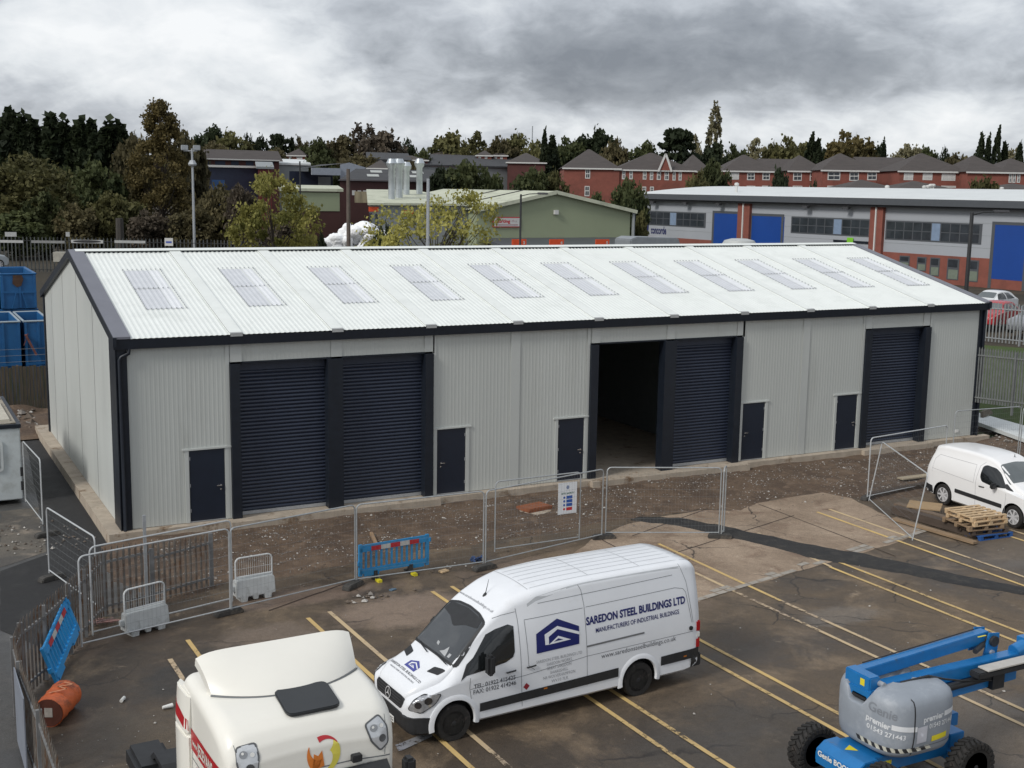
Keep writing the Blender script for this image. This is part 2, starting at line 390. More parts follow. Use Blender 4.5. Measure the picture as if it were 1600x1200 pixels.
# roller doors with cased posts
def shutter(x0, x1, h=HO):
    mb = MB(); rows = []; n = int((h-.1)/.112)
    for i in range(n):
        z = .1+i*.112
        for t, dy in ((0, .0), (.2, -.022), (.45, -.03), (.7, -.022), (.9, 0), (.96, .012)): rows.append((dy+.24, z+t*.112))
    mb.grid([[(x0, y, z), (x1, y, z)] for y, z in rows])
    mb.box(x0, x1, .2, .3, h-.25, h+.05)
    mb.mi = 1; mb.box(x0, x1, .195, .26, .0, .1)
    return mb.build('roller_shutter', [M_navy2, M_galv], U, smooth=30)
def post(x0, x1): 
    mb = MB(); mb.box(x0, x1, -.12, .26, -.06, HO-.002); mb.build('door_post', M_navy, U)
shutter(3.40, 6.12); shutter(6.57, 9.3); shutter(18.86, 21.5); shutter(28.0, 30.85)
for a, b in ((3.14, 3.42), (6.1, 6.58), (9.3, 9.58), (15.38, 15.67), (18.38, 18.87), (21.49, 21.79), (27.72, 28.02), (30.83, 31.13)): post(a, b)
mb = MB()
for o in opens: mb = MB(); mb.box(o[0], o[1], -.03, .26, HO, HO+.05); mb.build('door_head', M_navy, U)
# slab, plinth, interior
mb = MB()
mb.box(-.42, LB+.1, 0.001, WB+1.3, -.6, -.012)
mb.box(-.42, 3.0, -.3, 0, -.6, -.012)
for i, (a, b, yy) in enumerate(((3.004, 4.9, -.5), (4.914, 9.7, -.47), (9.704, 15.3, -.33), (15.304, 22.0, -.55), (22.004, 27.6, -.33), (27.604, 31.3, -.5), (31.304, LB+.5, -.33))): mb.box(a, b, yy, 0, -.6, -.013-.003*(i%2))
mb.build('floor_slab', M_conc, U)
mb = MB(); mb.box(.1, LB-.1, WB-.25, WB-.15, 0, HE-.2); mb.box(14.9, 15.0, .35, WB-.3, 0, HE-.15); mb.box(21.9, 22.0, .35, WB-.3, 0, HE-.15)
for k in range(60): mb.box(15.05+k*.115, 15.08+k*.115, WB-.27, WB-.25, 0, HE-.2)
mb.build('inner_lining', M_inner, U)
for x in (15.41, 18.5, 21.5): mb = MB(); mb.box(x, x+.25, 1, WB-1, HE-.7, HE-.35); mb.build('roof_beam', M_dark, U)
mb = MB(); mb.mi = 0; mb.box(32.95, 33.15, -.036, -.02, .18, .3)
mb.build('wall_outlet', mat('white_plastic', (.75, .75, .73), .5), U)
# ================================================================== ground
def gmat(name, cols, scales, rough=(.6, .9), bump=.4, bs=25, wet=0, cracks=False, blobs=None):
    """worn ground: three colours mixed by world-space noise at two scales, fine grain on top"""
    m = bpy.data.materials.new(name); m.use_nodes = True; N = m.node_tree.nodes; L = m.node_tree.links
    b = N['Principled BSDF']; g = N.new('ShaderNodeNewGeometry')
    def nse(sc, det=8, ro=.65, o=(0, 0, 0), dist=0):
        a = N.new('ShaderNodeVectorMath'); a.operation = 'ADD'; L.new(g.outputs['Position'], a.inputs[0]); a.inputs[1].default_value = o
        n = N.new('ShaderNodeTexNoise'); n.inputs['Scale'].default_value = sc; n.inputs['Detail'].default_value = det; n.inputs['Roughness'].default_value = ro
        n.inputs['Distortion'].default_value = dist; L.new(a.outputs[0], n.inputs['Vector']); return n.outputs['Fac']
    def mrange(v, a, b_, c=0, d=1):
        r = N.new('ShaderNodeMapRange'); r.inputs['From Min'].default_value = a; r.inputs['From Max'].default_value = b_; r.inputs['To Min'].default_value = c; r.inputs['To Max'].default_value = d
        L.new(v, r.inputs['Value']); return r.outputs[0]
    def mixc(f, A, B):
        x = N.new('ShaderNodeMix'); x.data_type = 'RGBA'; L.new(f, x.inputs['Factor'])
        for s_, q in (('A', A), ('B', B)):
            if isinstance(q, tuple): x.inputs[s_].default_value = (*q, 1)
            else: L.new(q, x.inputs[s_])
        return x.outputs['Result']
    f1 = mrange(nse(scales[0], dist=.6), .42, .60); f2 = mrange(nse(scales[1], o=(5, 9, 0), dist=.4), .52, .66)
    f3 = mrange(nse(scales[2], 10, .75, (2, 7, 1)), .60, .72)
    c = mixc(f1, cols[0], cols[1]); c = mixc(f2, c, cols[2])
    c = mixc(f3, c, cols[3])
    for bx, by, rx, ry, col_, amt in (blobs or []):          # spilt dust, patches and damp with ragged edges of their own
        a1 = N.new('ShaderNodeVectorMath'); a1.operation = 'SUBTRACT'; L.new(g.outputs['Position'], a1.inputs[0]); a1.inputs[1].default_value = (bx, by, G)
        a2 = N.new('ShaderNodeVectorMath'); a2.operation = 'DIVIDE'; L.new(a1.outputs[0], a2.inputs[0]); a2.inputs[1].default_value = (rx, ry, 1)
        a3 = N.new('ShaderNodeVectorMath'); a3.operation = 'LENGTH'; L.new(a2.outputs[0], a3.inputs[0])
        a4 = N.new('ShaderNodeMath'); a4.operation = 'MULTIPLY_ADD'; L.new(nse(.9, 9, .7, (bx, by, 3)), a4.inputs[0]); a4.inputs[1].default_value = 1.6; L.new(a3.outputs['Value'], a4.inputs[2])
        c = mixc(mrange(a4.outputs[0], 1.45, 1.85, amt, 0), c, col_)
    gr = nse(38, 4, .7); sp = N.new('ShaderNodeVectorMath'); sp.operation = 'SCALE'; L.new(c, sp.inputs[0]); gm = N.new('ShaderNodeMath'); gm.operation = 'MULTIPLY'; L.new(mrange(gr, .3, .7, .62, 1.38), gm.inputs[0]); L.new(mrange(nse(7, 8, .8, (3, 3, 3)), .3, .7, .78, 1.22), gm.inputs[1]); L.new(gm.outputs[0], sp.inputs['Scale'])
    c = sp.outputs[0]
    if cracks:
        v = N.new('ShaderNodeTexVoronoi'); v.feature = 'DISTANCE_TO_EDGE'; v.inputs['Scale'].default_value = .32
        nn = N.new('ShaderNodeTexNoise'); nn.inputs['Scale'].default_value = 1.4; nn.inputs['Detail'].default_value = 5; L.new(g.outputs['Position'], nn.inputs['Vector'])
        ad = N.new('ShaderNodeVectorMath'); ad.operation = 'MULTIPLY_ADD'; L.new(nn.outputs['Color'], ad.inputs[0]); ad.inputs[1].default_value = (.9, .9, 0); L.new(g.outputs['Position'], ad.inputs[2])
        L.new(ad.outputs[0], v.inputs['Vector']); fc = mrange(v.outputs['Distance'], .0, .012, 1, 0)
        gate = mrange(nse(.5, 3, .5, (8, 1, 3)), .45, .6); mm = N.new('ShaderNodeMath'); mm.operation = 'MULTIPLY'; L.new(fc, mm.inputs[0]); L.new(gate, mm.inputs[1])
        c = mixc(mm.outputs[0], c, (.025, .02, .017))
    L.new(c, b.inputs['Base Color'])
    L.new(mrange(f1, 0, 1, rough[0], rough[1]), b.inputs['Roughness'])
    bp = N.new('ShaderNodeBump'); bp.inputs['Strength'].default_value = bump; bp.inputs['Distance'].default_value = .015; L.new(nse(bs, 6, .75), bp.inputs['Height']); L.new(bp.outputs[0], b.inputs['Normal'])
    return m
M_asph = gmat('worn_asphalt', ((.066, .050, .036), (.122, .090, .060), (.175, .128, .083), (.28, .215, .15)), (.22, .55, 1.6), (.45, .85), .5, cracks=True, blobs=[(5.2, -8.6, 1.9, 1.3, (.24, .18, .135), .9), (3.2, -6.6, 2.4, .7, (.20, .145, .11), .75), (1.5, -8.9, 1.5, .9, (.18, .14, .11), .7), (6.4, -10.5, 1.8, 2.4, (.17, .125, .095), .7), (10, -9, 3.0, 3.4, (.19, .14, .105), .75), (.3, -10.9, 2.2, 2.0, (.042, .038, .034), .9), (-2.0, -7.7, 1.8, .8, (.085, .062, .045), .8), (-2.3, -12.6, 1.1, 1.4, (.10, .078, .055), .8), (14.5, -13.5, 1.4, .6, (.16, .14, .12), .6), (12.2, -19.5, 3.0, 2.2, (.14, .115, .09), .6), (17, -8.5, 1.3, .8, (.25, .21, .17), .7), (22.5, -11.5, 2.4, 1.4, (.12, .10, .08), .6), (4.5, -13.4, 2.2, 1.4, (.045, .040, .035), .8), (8, -18, 2.6, 2.0, (.055, .048, .041), .7)])
M_tan = gmat('tan_concrete', ((.25, .185, .13), (.34, .26, .19), (.19, .13, .09), (.44, .36, .28)), (.35, .9, 2.2), (.7, .9), .35, cracks=True)
M_soil = gmat('stony_soil', ((.078, .051, .034), (.122, .082, .054), (.165, .115, .078), (.23, .18, .14)), (.6, 2.5, 9), (.8, .95), 1.0, 14)
M_black = gmat('fresh_tarmac', ((.017, .017, .018), (.022, .022, .023), (.03, .03, .03), (.035, .035, .034)), (.5, 2, 6), (.75, .85), .6, 60)
M_tar2 = gmat('trench_tarmac', ((.020, .020, .021), (.03, .029, .028), (.045, .042, .038), (.10, .09, .075)), (.8, 3, 9), (.8, .9), 1.0, 30)
M_road = gmat('grey_road', ((.055, .054, .053), (.075, .073, .070), (.095, .09, .084), (.13, .12, .11)), (.25, .8, 3), (.35, .7), .3, 40)
M_far = gmat('rough_land', ((.030, .026, .017), (.048, .038, .024), (.07, .055, .036), (.035, .042, .02)), (.04, .12, .5), (.9, .95), .3, 3)
M_grass = gmat('lawn', ((.045, .075, .018), (.065, .095, .025), (.05, .06, .022), (.10, .10, .04)), (.3, 1.2, 5), (.9, .95), .8, 30)
def axis_(a, b, st, ext): 
    l = []; x = a
    while x <= b: l.append(x); x += st
    return sorted(set(ext+l))
xs = axis_(-150, 480, 7, [-4000, -1600, -800, -400, -250, 560, 700, 900, 1400, 2500, 5000]); ys = axis_(-60, 560, 7, [-300, -120, 650, 800, 1100, 1700, 3000, 6000])
xs = sorted(xs+[38, 41, 44, 47]); ys = sorted(ys+[-6, 48, 55])
mb = MB(); mb.grid([[(x, y, terrain(x, y)) for x in xs] for y in ys])
ter = mb.build('ground', M_far, smooth=60); tag(ter, kind='structure')
def flat(name, pts, z, m, jag=0, step=.5, drop=None):
    """ground sheet z metres above the yard; the outline gets small irregularities"""
    P = []
    for i in range(len(pts)):
        a = Vector(pts[i]).to_3d(); b = Vector(pts[(i+1) % len(pts)]).to_3d(); n = max(1, int((b-a).length/step)) if jag else 1
        for k in range(n):
            p = a.lerp(b, k/n)
            if jag and 1: p += Vector((mnoise.noise(p*1.3+Vector((3, 1, z*999)))+.5*mnoise.noise(p*4.1), mnoise.noise(p*1.3+Vector((9, 5, 2)))+.5*mnoise.noise(p*4.1+Vector((1, 2, 3))), 0))*jag
            P.append((p.x, p.y, G+z))
    mb = MB(); mb.poly(P); o = mb.build(name, m, fix=False)
    bm = bmesh.new(); bm.from_mesh(o.data); bmesh.ops.triangulate(bm, faces=bm.faces)
    for f in bm.faces:
        if f.normal.z < 0: f.normal_flip()
    bm.to_mesh(o.data); bm.free(); tag(o, kind='structure'); return o
def pxg(l, z=G): return [tuple(gz(x, y, z))[:2] for x, y in l]
flat('road', [(-70, -60), (60, -60), (60, -30), (36, -3), (36, 42), (-70, 42)], .004, M_road)
flat('car_park', [(-3.7, -46), (45, -46), (40, -3.5), (34, -.7), (0.5, -.7), (-.2, -4.9), (-2.4, -5.6), (-3.4, -7.6), (-3.75, -12)], .008, M_asph)
flat('concrete_area', pxg([(985, 818), (1045, 806), (1097, 797), (1142, 799), (1184, 787), (1232, 778), (1285, 770), (1330, 779), (1372, 800), (1412, 818), (1455, 828), (1390, 852), (1300, 878), (1210, 905), (1095, 938), (1050, 968), (930, 905), (880, 880), (930, 838)]), .014, M_tan, .10)
flat('tarmac_path', pxg([(22, 664), (57, 661), (74, 700), (172, 858), (150, 905), (112, 962), (60, 1010), (0, 985), (0, 893), (76, 866), (60, 790), (42, 700)]), .012, M_black, .03)
flat('worn_patch', pxg([(0, 800), (58, 792), (72, 862), (0, 888)]), .010, gmat('worn_patch', ((.075, .068, .060), (.13, .115, .095), (.24, .20, .16), (.10, .09, .08)), (.5, .9, 2.2)), .1)
# stony soil strip between the slab and the car park, real relief with an uneven toe
def seg_d(p, a, b):
    ab = b-a; t = max(0, min(1, (p-a).dot(ab)/ab.length_squared)); return (p-a-ab*t).length
toe = [Vector(v) for v in pxg([(300, 935), (358, 912), (432, 902), (525, 886), (600, 868), (672, 862), (750, 850), (897, 829), (945, 816), (987, 812), (1050, 803), (1107, 797), (1160, 800), (1184, 787), (1232, 778), (1285, 770), (1326, 778), (1368, 782), (1420, 778), (1475, 765), (1600, 790)])]
toe = [v.to_2d() if len(v) > 2 else v for v in toe]
def toe_y(x):
    for a, b in zip(toe[:-1], toe[1:]):
        if min(a.x, b.x) <= x <= max(a.x, b.x) and abs(b.x-a.x) > 1e-4: return a.y+(b.y-a.y)*(x-a.x)/(b.x-a.x)
    return toe[0].y if x < toe[0].x else toe[-1].y
def soil_h(x, y):
    d = y-toe_y(x); p = Vector((x, y, 0))
    n = mnoise.noise(p*.5)*.5+mnoise.noise(p*1.7+Vector((4, 0, 0)))*.35+mnoise.noise(p*5)*.16
    h = .045*min(1, max(-1, d/.7))+.09*ss(d, .5, 3)*(1+.8*n)+.04*n
    if x < -.1: h -= .2*(-.1-x)
    if x > 33: h += .12*ss(x, 33, 36)
    return G+h+.004
mb = MB(); x0, x1, y0, y1, st = -1.0, 44.0, -8.2, -.2, .13
nx = int((x1-x0)/st); ny = int((y1-y0)/st); P = []
for j in range(ny+1):
    P.append([(x0+i*st, y0+j*st, soil_h(x0+i*st, y0+j*st)) for i in range(nx+1)])
mb.grid(P); so_ = mb.build('soil_strip', M_soil, smooth=60); tag(so_, kind='structure')
bm = bmesh.new(); bm.from_mesh(so_.data)
kill = [f for f in bm.faces if all(v.co.z < G-.012 for v in f.verts)]
bmesh.ops.delete(bm, geom=kill, context='FACES'); bm.to_mesh(so_.data); bm.free()
# soil beyond the right gable and behind the left side
mb = MB(); P = []
for j in range(60):
    P.append([(34.2+i*.2, -.4+j*.3, terrain(34.2+i*.2, -.4+j*.3)+.03+.10*mnoise.noise(Vector((i*.15, j*.2, 1)))+.05*mnoise.noise(Vector((i*.5, j*.6, 1)))) for i in range(20)])
mb.grid(P); tag(mb.build('soil_bank', M_soil, smooth=60), kind='structure')
mb = MB(); P = []
for j in range(26):
    P.append([(-6+i*.25, 15.5+j*.25, G+.06+.28*ss(j, 0, 6)*max(0, .5+mnoise.noise(Vector((i*.22, j*.22, 5))))) for i in range(48)])
mb.grid(P); tag(mb.build('soil_mound', M_soil, smooth=60), kind='structure')
# loose stones on the soil and scattered over the yard
def stones(name, pts, mats, smin, smax, label, cat):
    mb = MB()
    for (x, y, z) in pts:
        r = rnd.uniform(smin, smax)*(1 if rnd.random() < .93 else 1.9); mb.mi = rnd.choice((0, 0, 0, 1, 1, 2)) if len(mats) > 2 else 0
        a = rnd.uniform(0, 6.3); k = []
        for (ux, uy, uz) in ((1, 0, 0), (.2, 1, .1), (-1, .1, 0), (-.1, -.9, 0), (.1, 0, .75), (0, 0, -.5)):
            q = rnd.uniform(.7, 1.15)*r; k.append(mb.V((x+(ux*math.cos(a)-uy*math.sin(a))*q, y+(ux*math.sin(a)+uy*math.cos(a))*q, z+uz*q)))
        for t in range(4): mb.F(k[t], k[(t+1) % 4], k[4]); mb.F(k[(t+1) % 4], k[t], k[5])
    o = mb.build(name, mats); tag(o, label, cat, kind='stuff'); return o
M_st = [mat('stone_brown', (.12, .095, .075), .9, var=.4, vs=9), mat('stone_grey', (.22, .20, .18), .9, var=.3, vs=9), mat('stone_pale', (.42, .40, .37), .9, var=.3, vs=9)]
pts = []
while len(pts) < 9000:
    x = rnd.uniform(0, 38); y = rnd.uniform(-8, -.6); d = y-toe_y(x)
    if d < .1 and rnd.random() > .06: continue
    if mnoise.noise(Vector((x*.8, y*.8, 3)))+.7*mnoise.noise(Vector((x*2.3, y*2.3, 7))) < rnd.uniform(-.5, .6): continue
    if d < -1.2: continue
    pts.append((x, y, max(soil_h(x, y), G+.016)+.006))
stones('rubble', pts, M_st, .010, .034, 'small pale and brown stones strewn over the soil in front of the unit', 'rubble')
pts = [(rnd.uniform(-3, 24), rnd.uniform(-19, -8), G+.02) for _ in range(160)]+[(rnd.uniform(-3.4, 0), rnd.uniform(-19, -12), G+.02) for _ in range(120)]
stones('grit', pts, [M_st[2]], .008, .022, 'scattered pale grit and chips on the worn car park surface', 'grit')
# trench reinstatement strip
UP = [(985, 812), (1000, 809), (1060, 810), (1139, 825), (1210, 840), (1270, 853), (1337, 864), (1412, 880), (1506, 901), (1600, 919), (1720, 946)]
LO = [(985, 813), (1000, 815), (1060, 822), (1139, 840), (1210, 856), (1270, 873), (1337, 884), (1412, 897), (1506, 916), (1600, 929), (1720, 953)]
up_, lo_ = pxg(UP), pxg(LO); rows = []
for k in range(len(UP)-1):
    for t in range(14):
        a = Vector(up_[k]).lerp(Vector(up_[k+1]), t/14); b = Vector(lo_[k]).lerp(Vector(lo_[k+1]), t/14); row = []
        for j in range(9):
            f = j/8; f2 = -.08+1.16*f; p = a.lerp(b, f2)
            e = .06*mnoise.noise(Vector((p.x*2.5, p.y*2.5, f)))
            row.append((p.x+e, p.y+e*2, G+.016+.055*math.sin(math.pi*max(0, min(1, f)))**.7*(1+.5*mnoise.noise(Vector((p.x*3, p.y*3, 0))))-(.03 if j in (0, 8) else 0)))
        rows.append(row)
mb = MB(); mb.grid(rows); tag(mb.build('trench_strip', M_tar2, smooth=60), kind='structure')
# bay markings
def paint(name, col, thr):
    m = bpy.data.materials.new(name); m.use_nodes = True; N = m.node_tree.nodes; L = m.node_tree.links; b = N['Principled BSDF']
    g = N.new('ShaderNodeNewGeometry'); n = N.new('ShaderNodeTexNoise'); n.inputs['Scale'].default_value = 7; n.inputs['Detail'].default_value = 9; n.inputs['Roughness'].default_value = .8; L.new(g.outputs['Position'], n.inputs['Vector'])
    n2 = N.new('ShaderNodeTexNoise'); n2.inputs['Scale'].default_value = .5; n2.inputs['Detail'].default_value = 3; L.new(g.outputs['Position'], n2.inputs['Vector'])
    ad = N.new('ShaderNodeMath'); ad.operation = 'MULTIPLY_ADD'; L.new(n2.outputs['Fac'], ad.inputs[0]); ad.inputs[1].default_value = .7; L.new(n.outputs['Fac'], ad.inputs[2])
    r = N.new('ShaderNodeMapRange'); r.inputs['From Min'].default_value = thr+.35; r.inputs['From Max'].default_value = thr+.41; L.new(ad.outputs[0], r.inputs['Value'])
    rc = N.new('ShaderNodeMapRange'); rc.inputs['From Min'].default_value = .35; rc.inputs['From Max'].default_value = .65; L.new(n2.outputs['Fac'], rc.inputs['Value'])
    mx = N.new('ShaderNodeMix'); mx.data_type = 'RGBA'; mx.inputs['A'].default_value = (*col, 1); mx.inputs['B'].default_value = (col[0]*.72, col[1]*.74, col[2]*.95, 1); L.new(rc.outputs[0], mx.inputs['Factor']); L.new(mx.outputs['Result'], b.inputs['Base Color'])
    b.inputs['Roughness'].default_value = .7
    tr = N.new('ShaderNodeBsdfTransparent'); ms = N.new('ShaderNodeMixShader'); L.new(r.outputs[0], ms.inputs[0]); L.new(b.outputs[0], ms.inputs[1]); L.new(tr.outputs[0], ms.inputs[2])
    L.new(ms.outputs[0], N['Material Output'].inputs['Surface']); return m
M_yel = paint('yellow_paint', (.66, .46, .17), .60); M_yel2 = paint('faded_paint', (.58, .44, .25), .55); M_wh = paint('white_paint', (.30, .30, .28), .55)
def line(x, ya, yb, m, xb=None, w=.105, n='bay_marking'):
    xb = x if xb is None else xb; mb = MB(); k = int(abs(yb-ya)/.8)+1; L_, R2 = [], []
    for i in range(k+1):
        t = i/k; y = ya+(yb-ya)*t; xx = x+(xb-x)*t; j = .008*mnoise.noise(Vector((xx*3, y*2.2, 1)))
        L_.append((xx-w/2+j, y, G+.021)); R2.append((xx+w/2+j+.006*mnoise.noise(Vector((y*3, xx, 2))), y, G+.021))
    mb.grid([L_, R2]); o = mb.build(n, m, fix=False); tag(o, kind='structure')
for x, ya, yb, m, xb in ((-.1, -8.35, -21, M_yel, 0.05), (-.7, -9.3, -21, M_yel2, -.6), (2.76, -8.15, -24, M_yel, 3.15), (3.36, -7.95, -24, M_yel2, 3.75), (6.19, -7.65, -13.5, M_yel, 6.35), (6.8, -7.5, -13.8, M_yel, 6.95),
        (6.38, -14.3, -24, M_yel, 6.6), (6.97, -14.0, -24, M_yel, 7.3), (9.75, -8.2, -13, M_yel2, 9.75), (10.3, -7.9, -13, M_yel2, 10.33), (9.75, -13, -24, M_yel, 10.0), (10.33, -13, -24, M_yel, 10.6),
        (13.82, -6.6, -12, M_yel, 13.8), (13.17, -8.2, -12, M_yel2, 13.2), (13.8, -12, -24, M_yel2, 14.0), (13.2, -12, -24, M_yel2, 13.4), (17.38, -8.6, -24, M_yel, 17.6), (17.2, -6.9, -10.4, M_yel2, 16.9), (16.86, -10.4, -24, M_yel, 16.95),
        (21.1, -5.7, -24, M_yel2, 21.0), (20.5, -5.8, -24, M_yel, 20.35), (23.95, -9.6, -24, M_yel, 23.9), (24.55, -9.9, -24, M_yel2, 24.5), (27.4, -10, -24, M_yel2, 27.4)):
    line(x, ya, yb, m, xb)
# row of pale setts across the bays and the grey band by the cab
M_set = mat('pale_setts', (.33, .30, .26), .85, var=.25, vs=3, bump=.3, world=True)
a, b = Vector((10.9, -11.35)), Vector((22.3, -8.9)); d = (b-a).normalized(); nn = Vector((-d.y, d.x)); L_ = (b-a).length; t = 0; mb = MB()
while t < L_:
    ln = rnd.uniform(.35, .62)
    for off_ in (0, .2):
        if rnd.random() < (.93 if off_ == 0 else .35):
            p = a+d*t+nn*off_; q = p+d*(ln-.04); c_ = [p, q, q+nn*.17, p+nn*.17]; mb.poly([(v.x, v.y, G+.0235) for v in c_])
    t += ln
tag(mb.build('sett_row', M_set, fix=False), kind='structure')
pp = pxg([(617, 1166), (672, 1144), (676, 1152), (624, 1176)]); mb = MB(); mb.poly([(x, y, G+.0222) for x, y in pp]); tag(mb.build('white_band', M_wh, fix=False), kind='structure')
# saw-cut joints in the concrete
M_cut = mat('joint_dirt', (.05, .035, .028), .9, var=.3)
for (p, q) in (((930, 838), (1050, 905)), ((988, 838), (1120, 790)), ((1045, 868), (1240, 806)), ((1184, 788), (1400, 870)), ((560, 905), (420, 955))):
    a, b = [Vector(v) for v in pxg([p, q])]; n = 12; mb = MB(); d = (b-a).normalized(); nn = Vector((-d.y, d.x)); A_, B_ = [], []
    for k in range(n+1):
        c_ = a.lerp(b, k/n)+nn*.03*mnoise.noise(Vector((k*1.7, p[0], 0))); ww = .02+.012*mnoise.noise(Vector((k*2.3, 5, p[1])))
        A_.append((c_.x+nn.x*ww, c_.y+nn.y*ww, G+.0185)); B_.append((c_.x-nn.x*ww, c_.y-nn.y*ww, G+.0185))
    mb.grid([A_, B_]); tag(mb.build('surface_joint', M_cut, fix=False), kind='structure')
# ================================================================== vehicles: shared tools
def cr_(p0, p1, p2, p3, t):
    return .5*((2*p1)+(p2-p0)*t+(2*p0-5*p1+4*p2-p3)*t*t+(3*p1-p0-3*p2+p3)*t**3)
def interp(keys, x):
    """smooth-ish interpolation of tuples keyed by x (monotone, no overshoot)"""
    if x <= keys[0][0]: return keys[0][1:]
    for a, b in zip(keys[:-1], keys[1:]):
        if x <= b[0]:
            t = (x-a[0])/(b[0]-a[0]); return tuple(u+(v-u)*t for u, v in zip(a[1:], b[1:]))
    return keys[-1][1:]
def body_loft(st, nst=70, npr=28, ry=.5, ends=True):
    """st rows: x, z bottom, z top (centre line), half width low, z shoulder, half width at shoulder, half width at roof edge, roof radius"""
    xs_ = [s[0] for s in st]; X = []
    n = len(st)
    for i in range(n-1):
        k = max(1, int((xs_[i+1]-xs_[i])/(xs_[-1]-xs_[0])*nst))
        for t in range(k): X.append((i, t/k))
    X.append((n-2, 1.0)); rows = []
    for i, t in X:
        q = [st[max(0, i-1)], st[i], st[i+1], st[min(n-1, i+2)]]
        v = []
        for c in range(len(st[0])):
            y0, y1, y2, y3 = [r[c] for r in q]
            if c == 0: v.append(y1+(y2-y1)*t); continue
            lo, hi = min(y1, y2), max(y1, y2); m = (hi-lo)*.06
            v.append(max(lo-m, min(hi+m, cr_(y0, y1, y2, y3, t))))
        x, zb, zt, wl, zs, ws, wr, rr = v
        rr = min(rr, (zt-zs)*.9)
        P = [(0, zb), (wl*.5, zb), (wl*.93, zb), (wl, zb+.06), (wl, zb+(zs-zb)*.45), (ws, zs-.02), (ws, zs)]
        ze = zt-rr
        for f in (.25, .5, .75): P.append((ws+(wr-ws)*(f**1.5)*.9, zs+(ze-zs)*f))
        for a in range(0, 7):
            an = a/6*math.pi/2; P.append((wr-rr*.9*(1-math.cos(an)), ze+(rr*.86)*math.sin(an)))
        ex = P[-1][0]
        for f in (.66, .33, 0): P.append((ex*f, zt-.14*rr*((f)**2)))
        rows.append([(x, y, z) for y, z in P])
    mb = MB(); full = [r+[(x, -y, z) for x, y, z in r[-2:0:-1]]+[r[0]] for r in rows]
    full = [[(x, -y, z) for x, y, z in r[:0:-1]]+r for r in rows]
    full = []
    for r in rows: full.append([(p[0], -p[1], p[2]) for p in r]+[p for p in r[-2:0:-1]])
    idx = []
    for r in full: idx.append([mb.V(p) for p in r])
    m = len(full[0])
    for a in range(len(full)-1):
        for b in range(m): mb.F(idx[a][b], idx[a][(b+1) % m], idx[a+1][(b+1) % m], idx[a+1][b])
    mb.F(*idx[0][::-1]); mb.F(*idx[-1])
    return mb
def bvh_of(o):
    bm = bmesh.new(); bm.from_mesh(o.data); b = BVHTree.FromBMesh(bm); bm.free(); return b
def boolean_cut(o, cutters):
    for c in cutters:
        c.parent = o.parent
        md = o.modifiers.new('b', 'BOOLEAN'); md.operation = 'DIFFERENCE'; md.solver = 'EXACT'; md.object = c
        md.material_mode = 'TRANSFER' if hasattr(md, 'material_mode') else md.material_mode
    bpy.context.view_layer.update(); dg = bpy.context.evaluated_depsgraph_get()
    me = bpy.data.meshes.new_from_object(o.evaluated_get(dg)); o.modifiers.clear(); o.data = me
    for c in cutters: bpy.data.objects.remove(c)
def cyl_cutter(c, r, y0, y1, m):
    mb = MB(); pts = [(c[0]+r*math.cos(t*math.pi/16), c[2]+r*math.sin(t*math.pi/16)) for t in range(17)]+[(c[0]-r*1.03, -.3), (c[0]+r*1.03, -.3)]
    mb.prism(pts, 'y', min(y0, y1), max(y0, y1)); return mb.build('cut', m)
def arch_lip(c, r, y, side, m, parent, wd=.07, th=.03):
    # flared lip round a wheel opening
    rows = []
    for t in range(23):
        a = R_(-12)+R_(204)*t/22; ca, sa = math.cos(a), math.sin(a); row = []
        for rr, yy in ((r-.01, -.04), (r, th), (r+wd*.6, th*.9), (r+wd, 0), (r+wd, -.03)): row.append((c[0]+rr*ca, side*(y+yy), c[1]+rr*sa))
        rows.append(row)
    mb = MB(); mb.grid(rows); return mb.build('arch_lip', m, parent, smooth=60)
def shade(o, ang=35):
    o.data.polygons.foreach_set('use_smooth', [True]*len(o.data.polygons)); o.data.set_sharp_from_angle(angle=R_(ang))
_TXT = {}
def text_mesh(s, bold=0.0):
    """flat triangles of a string, em height 1, starting at the origin -> (verts2d, faces, width)"""
    key = (s, bold)
    if key in _TXT: return _TXT[key]
    cu = bpy.data.curves.new('t', 'FONT'); cu.body = s; cu.size = 1; cu.offset = bold; cu.resolution_u = 3
    ob = bpy.data.objects.new('t', cu); COL.objects.link(ob); bpy.context.view_layer.update()
    me = bpy.data.meshes.new_from_object(ob.evaluated_get(bpy.context.evaluated_depsgraph_get()))
    v = [(a.co.x, a.co.y) for a in me.vertices]; f = [tuple(p.vertices) for p in me.polygons]
    bpy.data.objects.remove(ob); bpy.data.meshes.remove(me); bpy.data.curves.remove(cu)
    _TXT[key] = (v, f, max([a[0] for a in v]+[.01])); return _TXT[key]
def flat_bm(polys, step):
    """polys: list of (verts2d, faces) -> bmesh in the plane, cut along a grid"""
    bm = bmesh.new()
    for v, f in polys:
        vs_ = [bm.verts.new((a[0], a[1], 0)) for a in v]
        for q in f:
            try: bm.faces.new([vs_[i] for i in q])
            except ValueError: pass
    bmesh.ops.triangulate(bm, faces=bm.faces)
    if step:
        xs_ = [v.co.x for v in bm.verts]; ys_ = [v.co.y for v in bm.verts]
        for ax, vals in ((0, xs_), (1, ys_)):
            lo, hi = min(vals), max(vals); k = int((hi-lo)/step)
            for i in range(1, k+1):
                co = [0, 0, 0]; no = [0, 0, 0]; co[ax] = lo+i*(hi-lo)/(k+1); no[ax] = 1
                bmesh.ops.bisect_plane(bm, geom=bm.verts[:]+bm.edges[:]+bm.faces[:], plane_co=co, plane_no=no)
    return bm
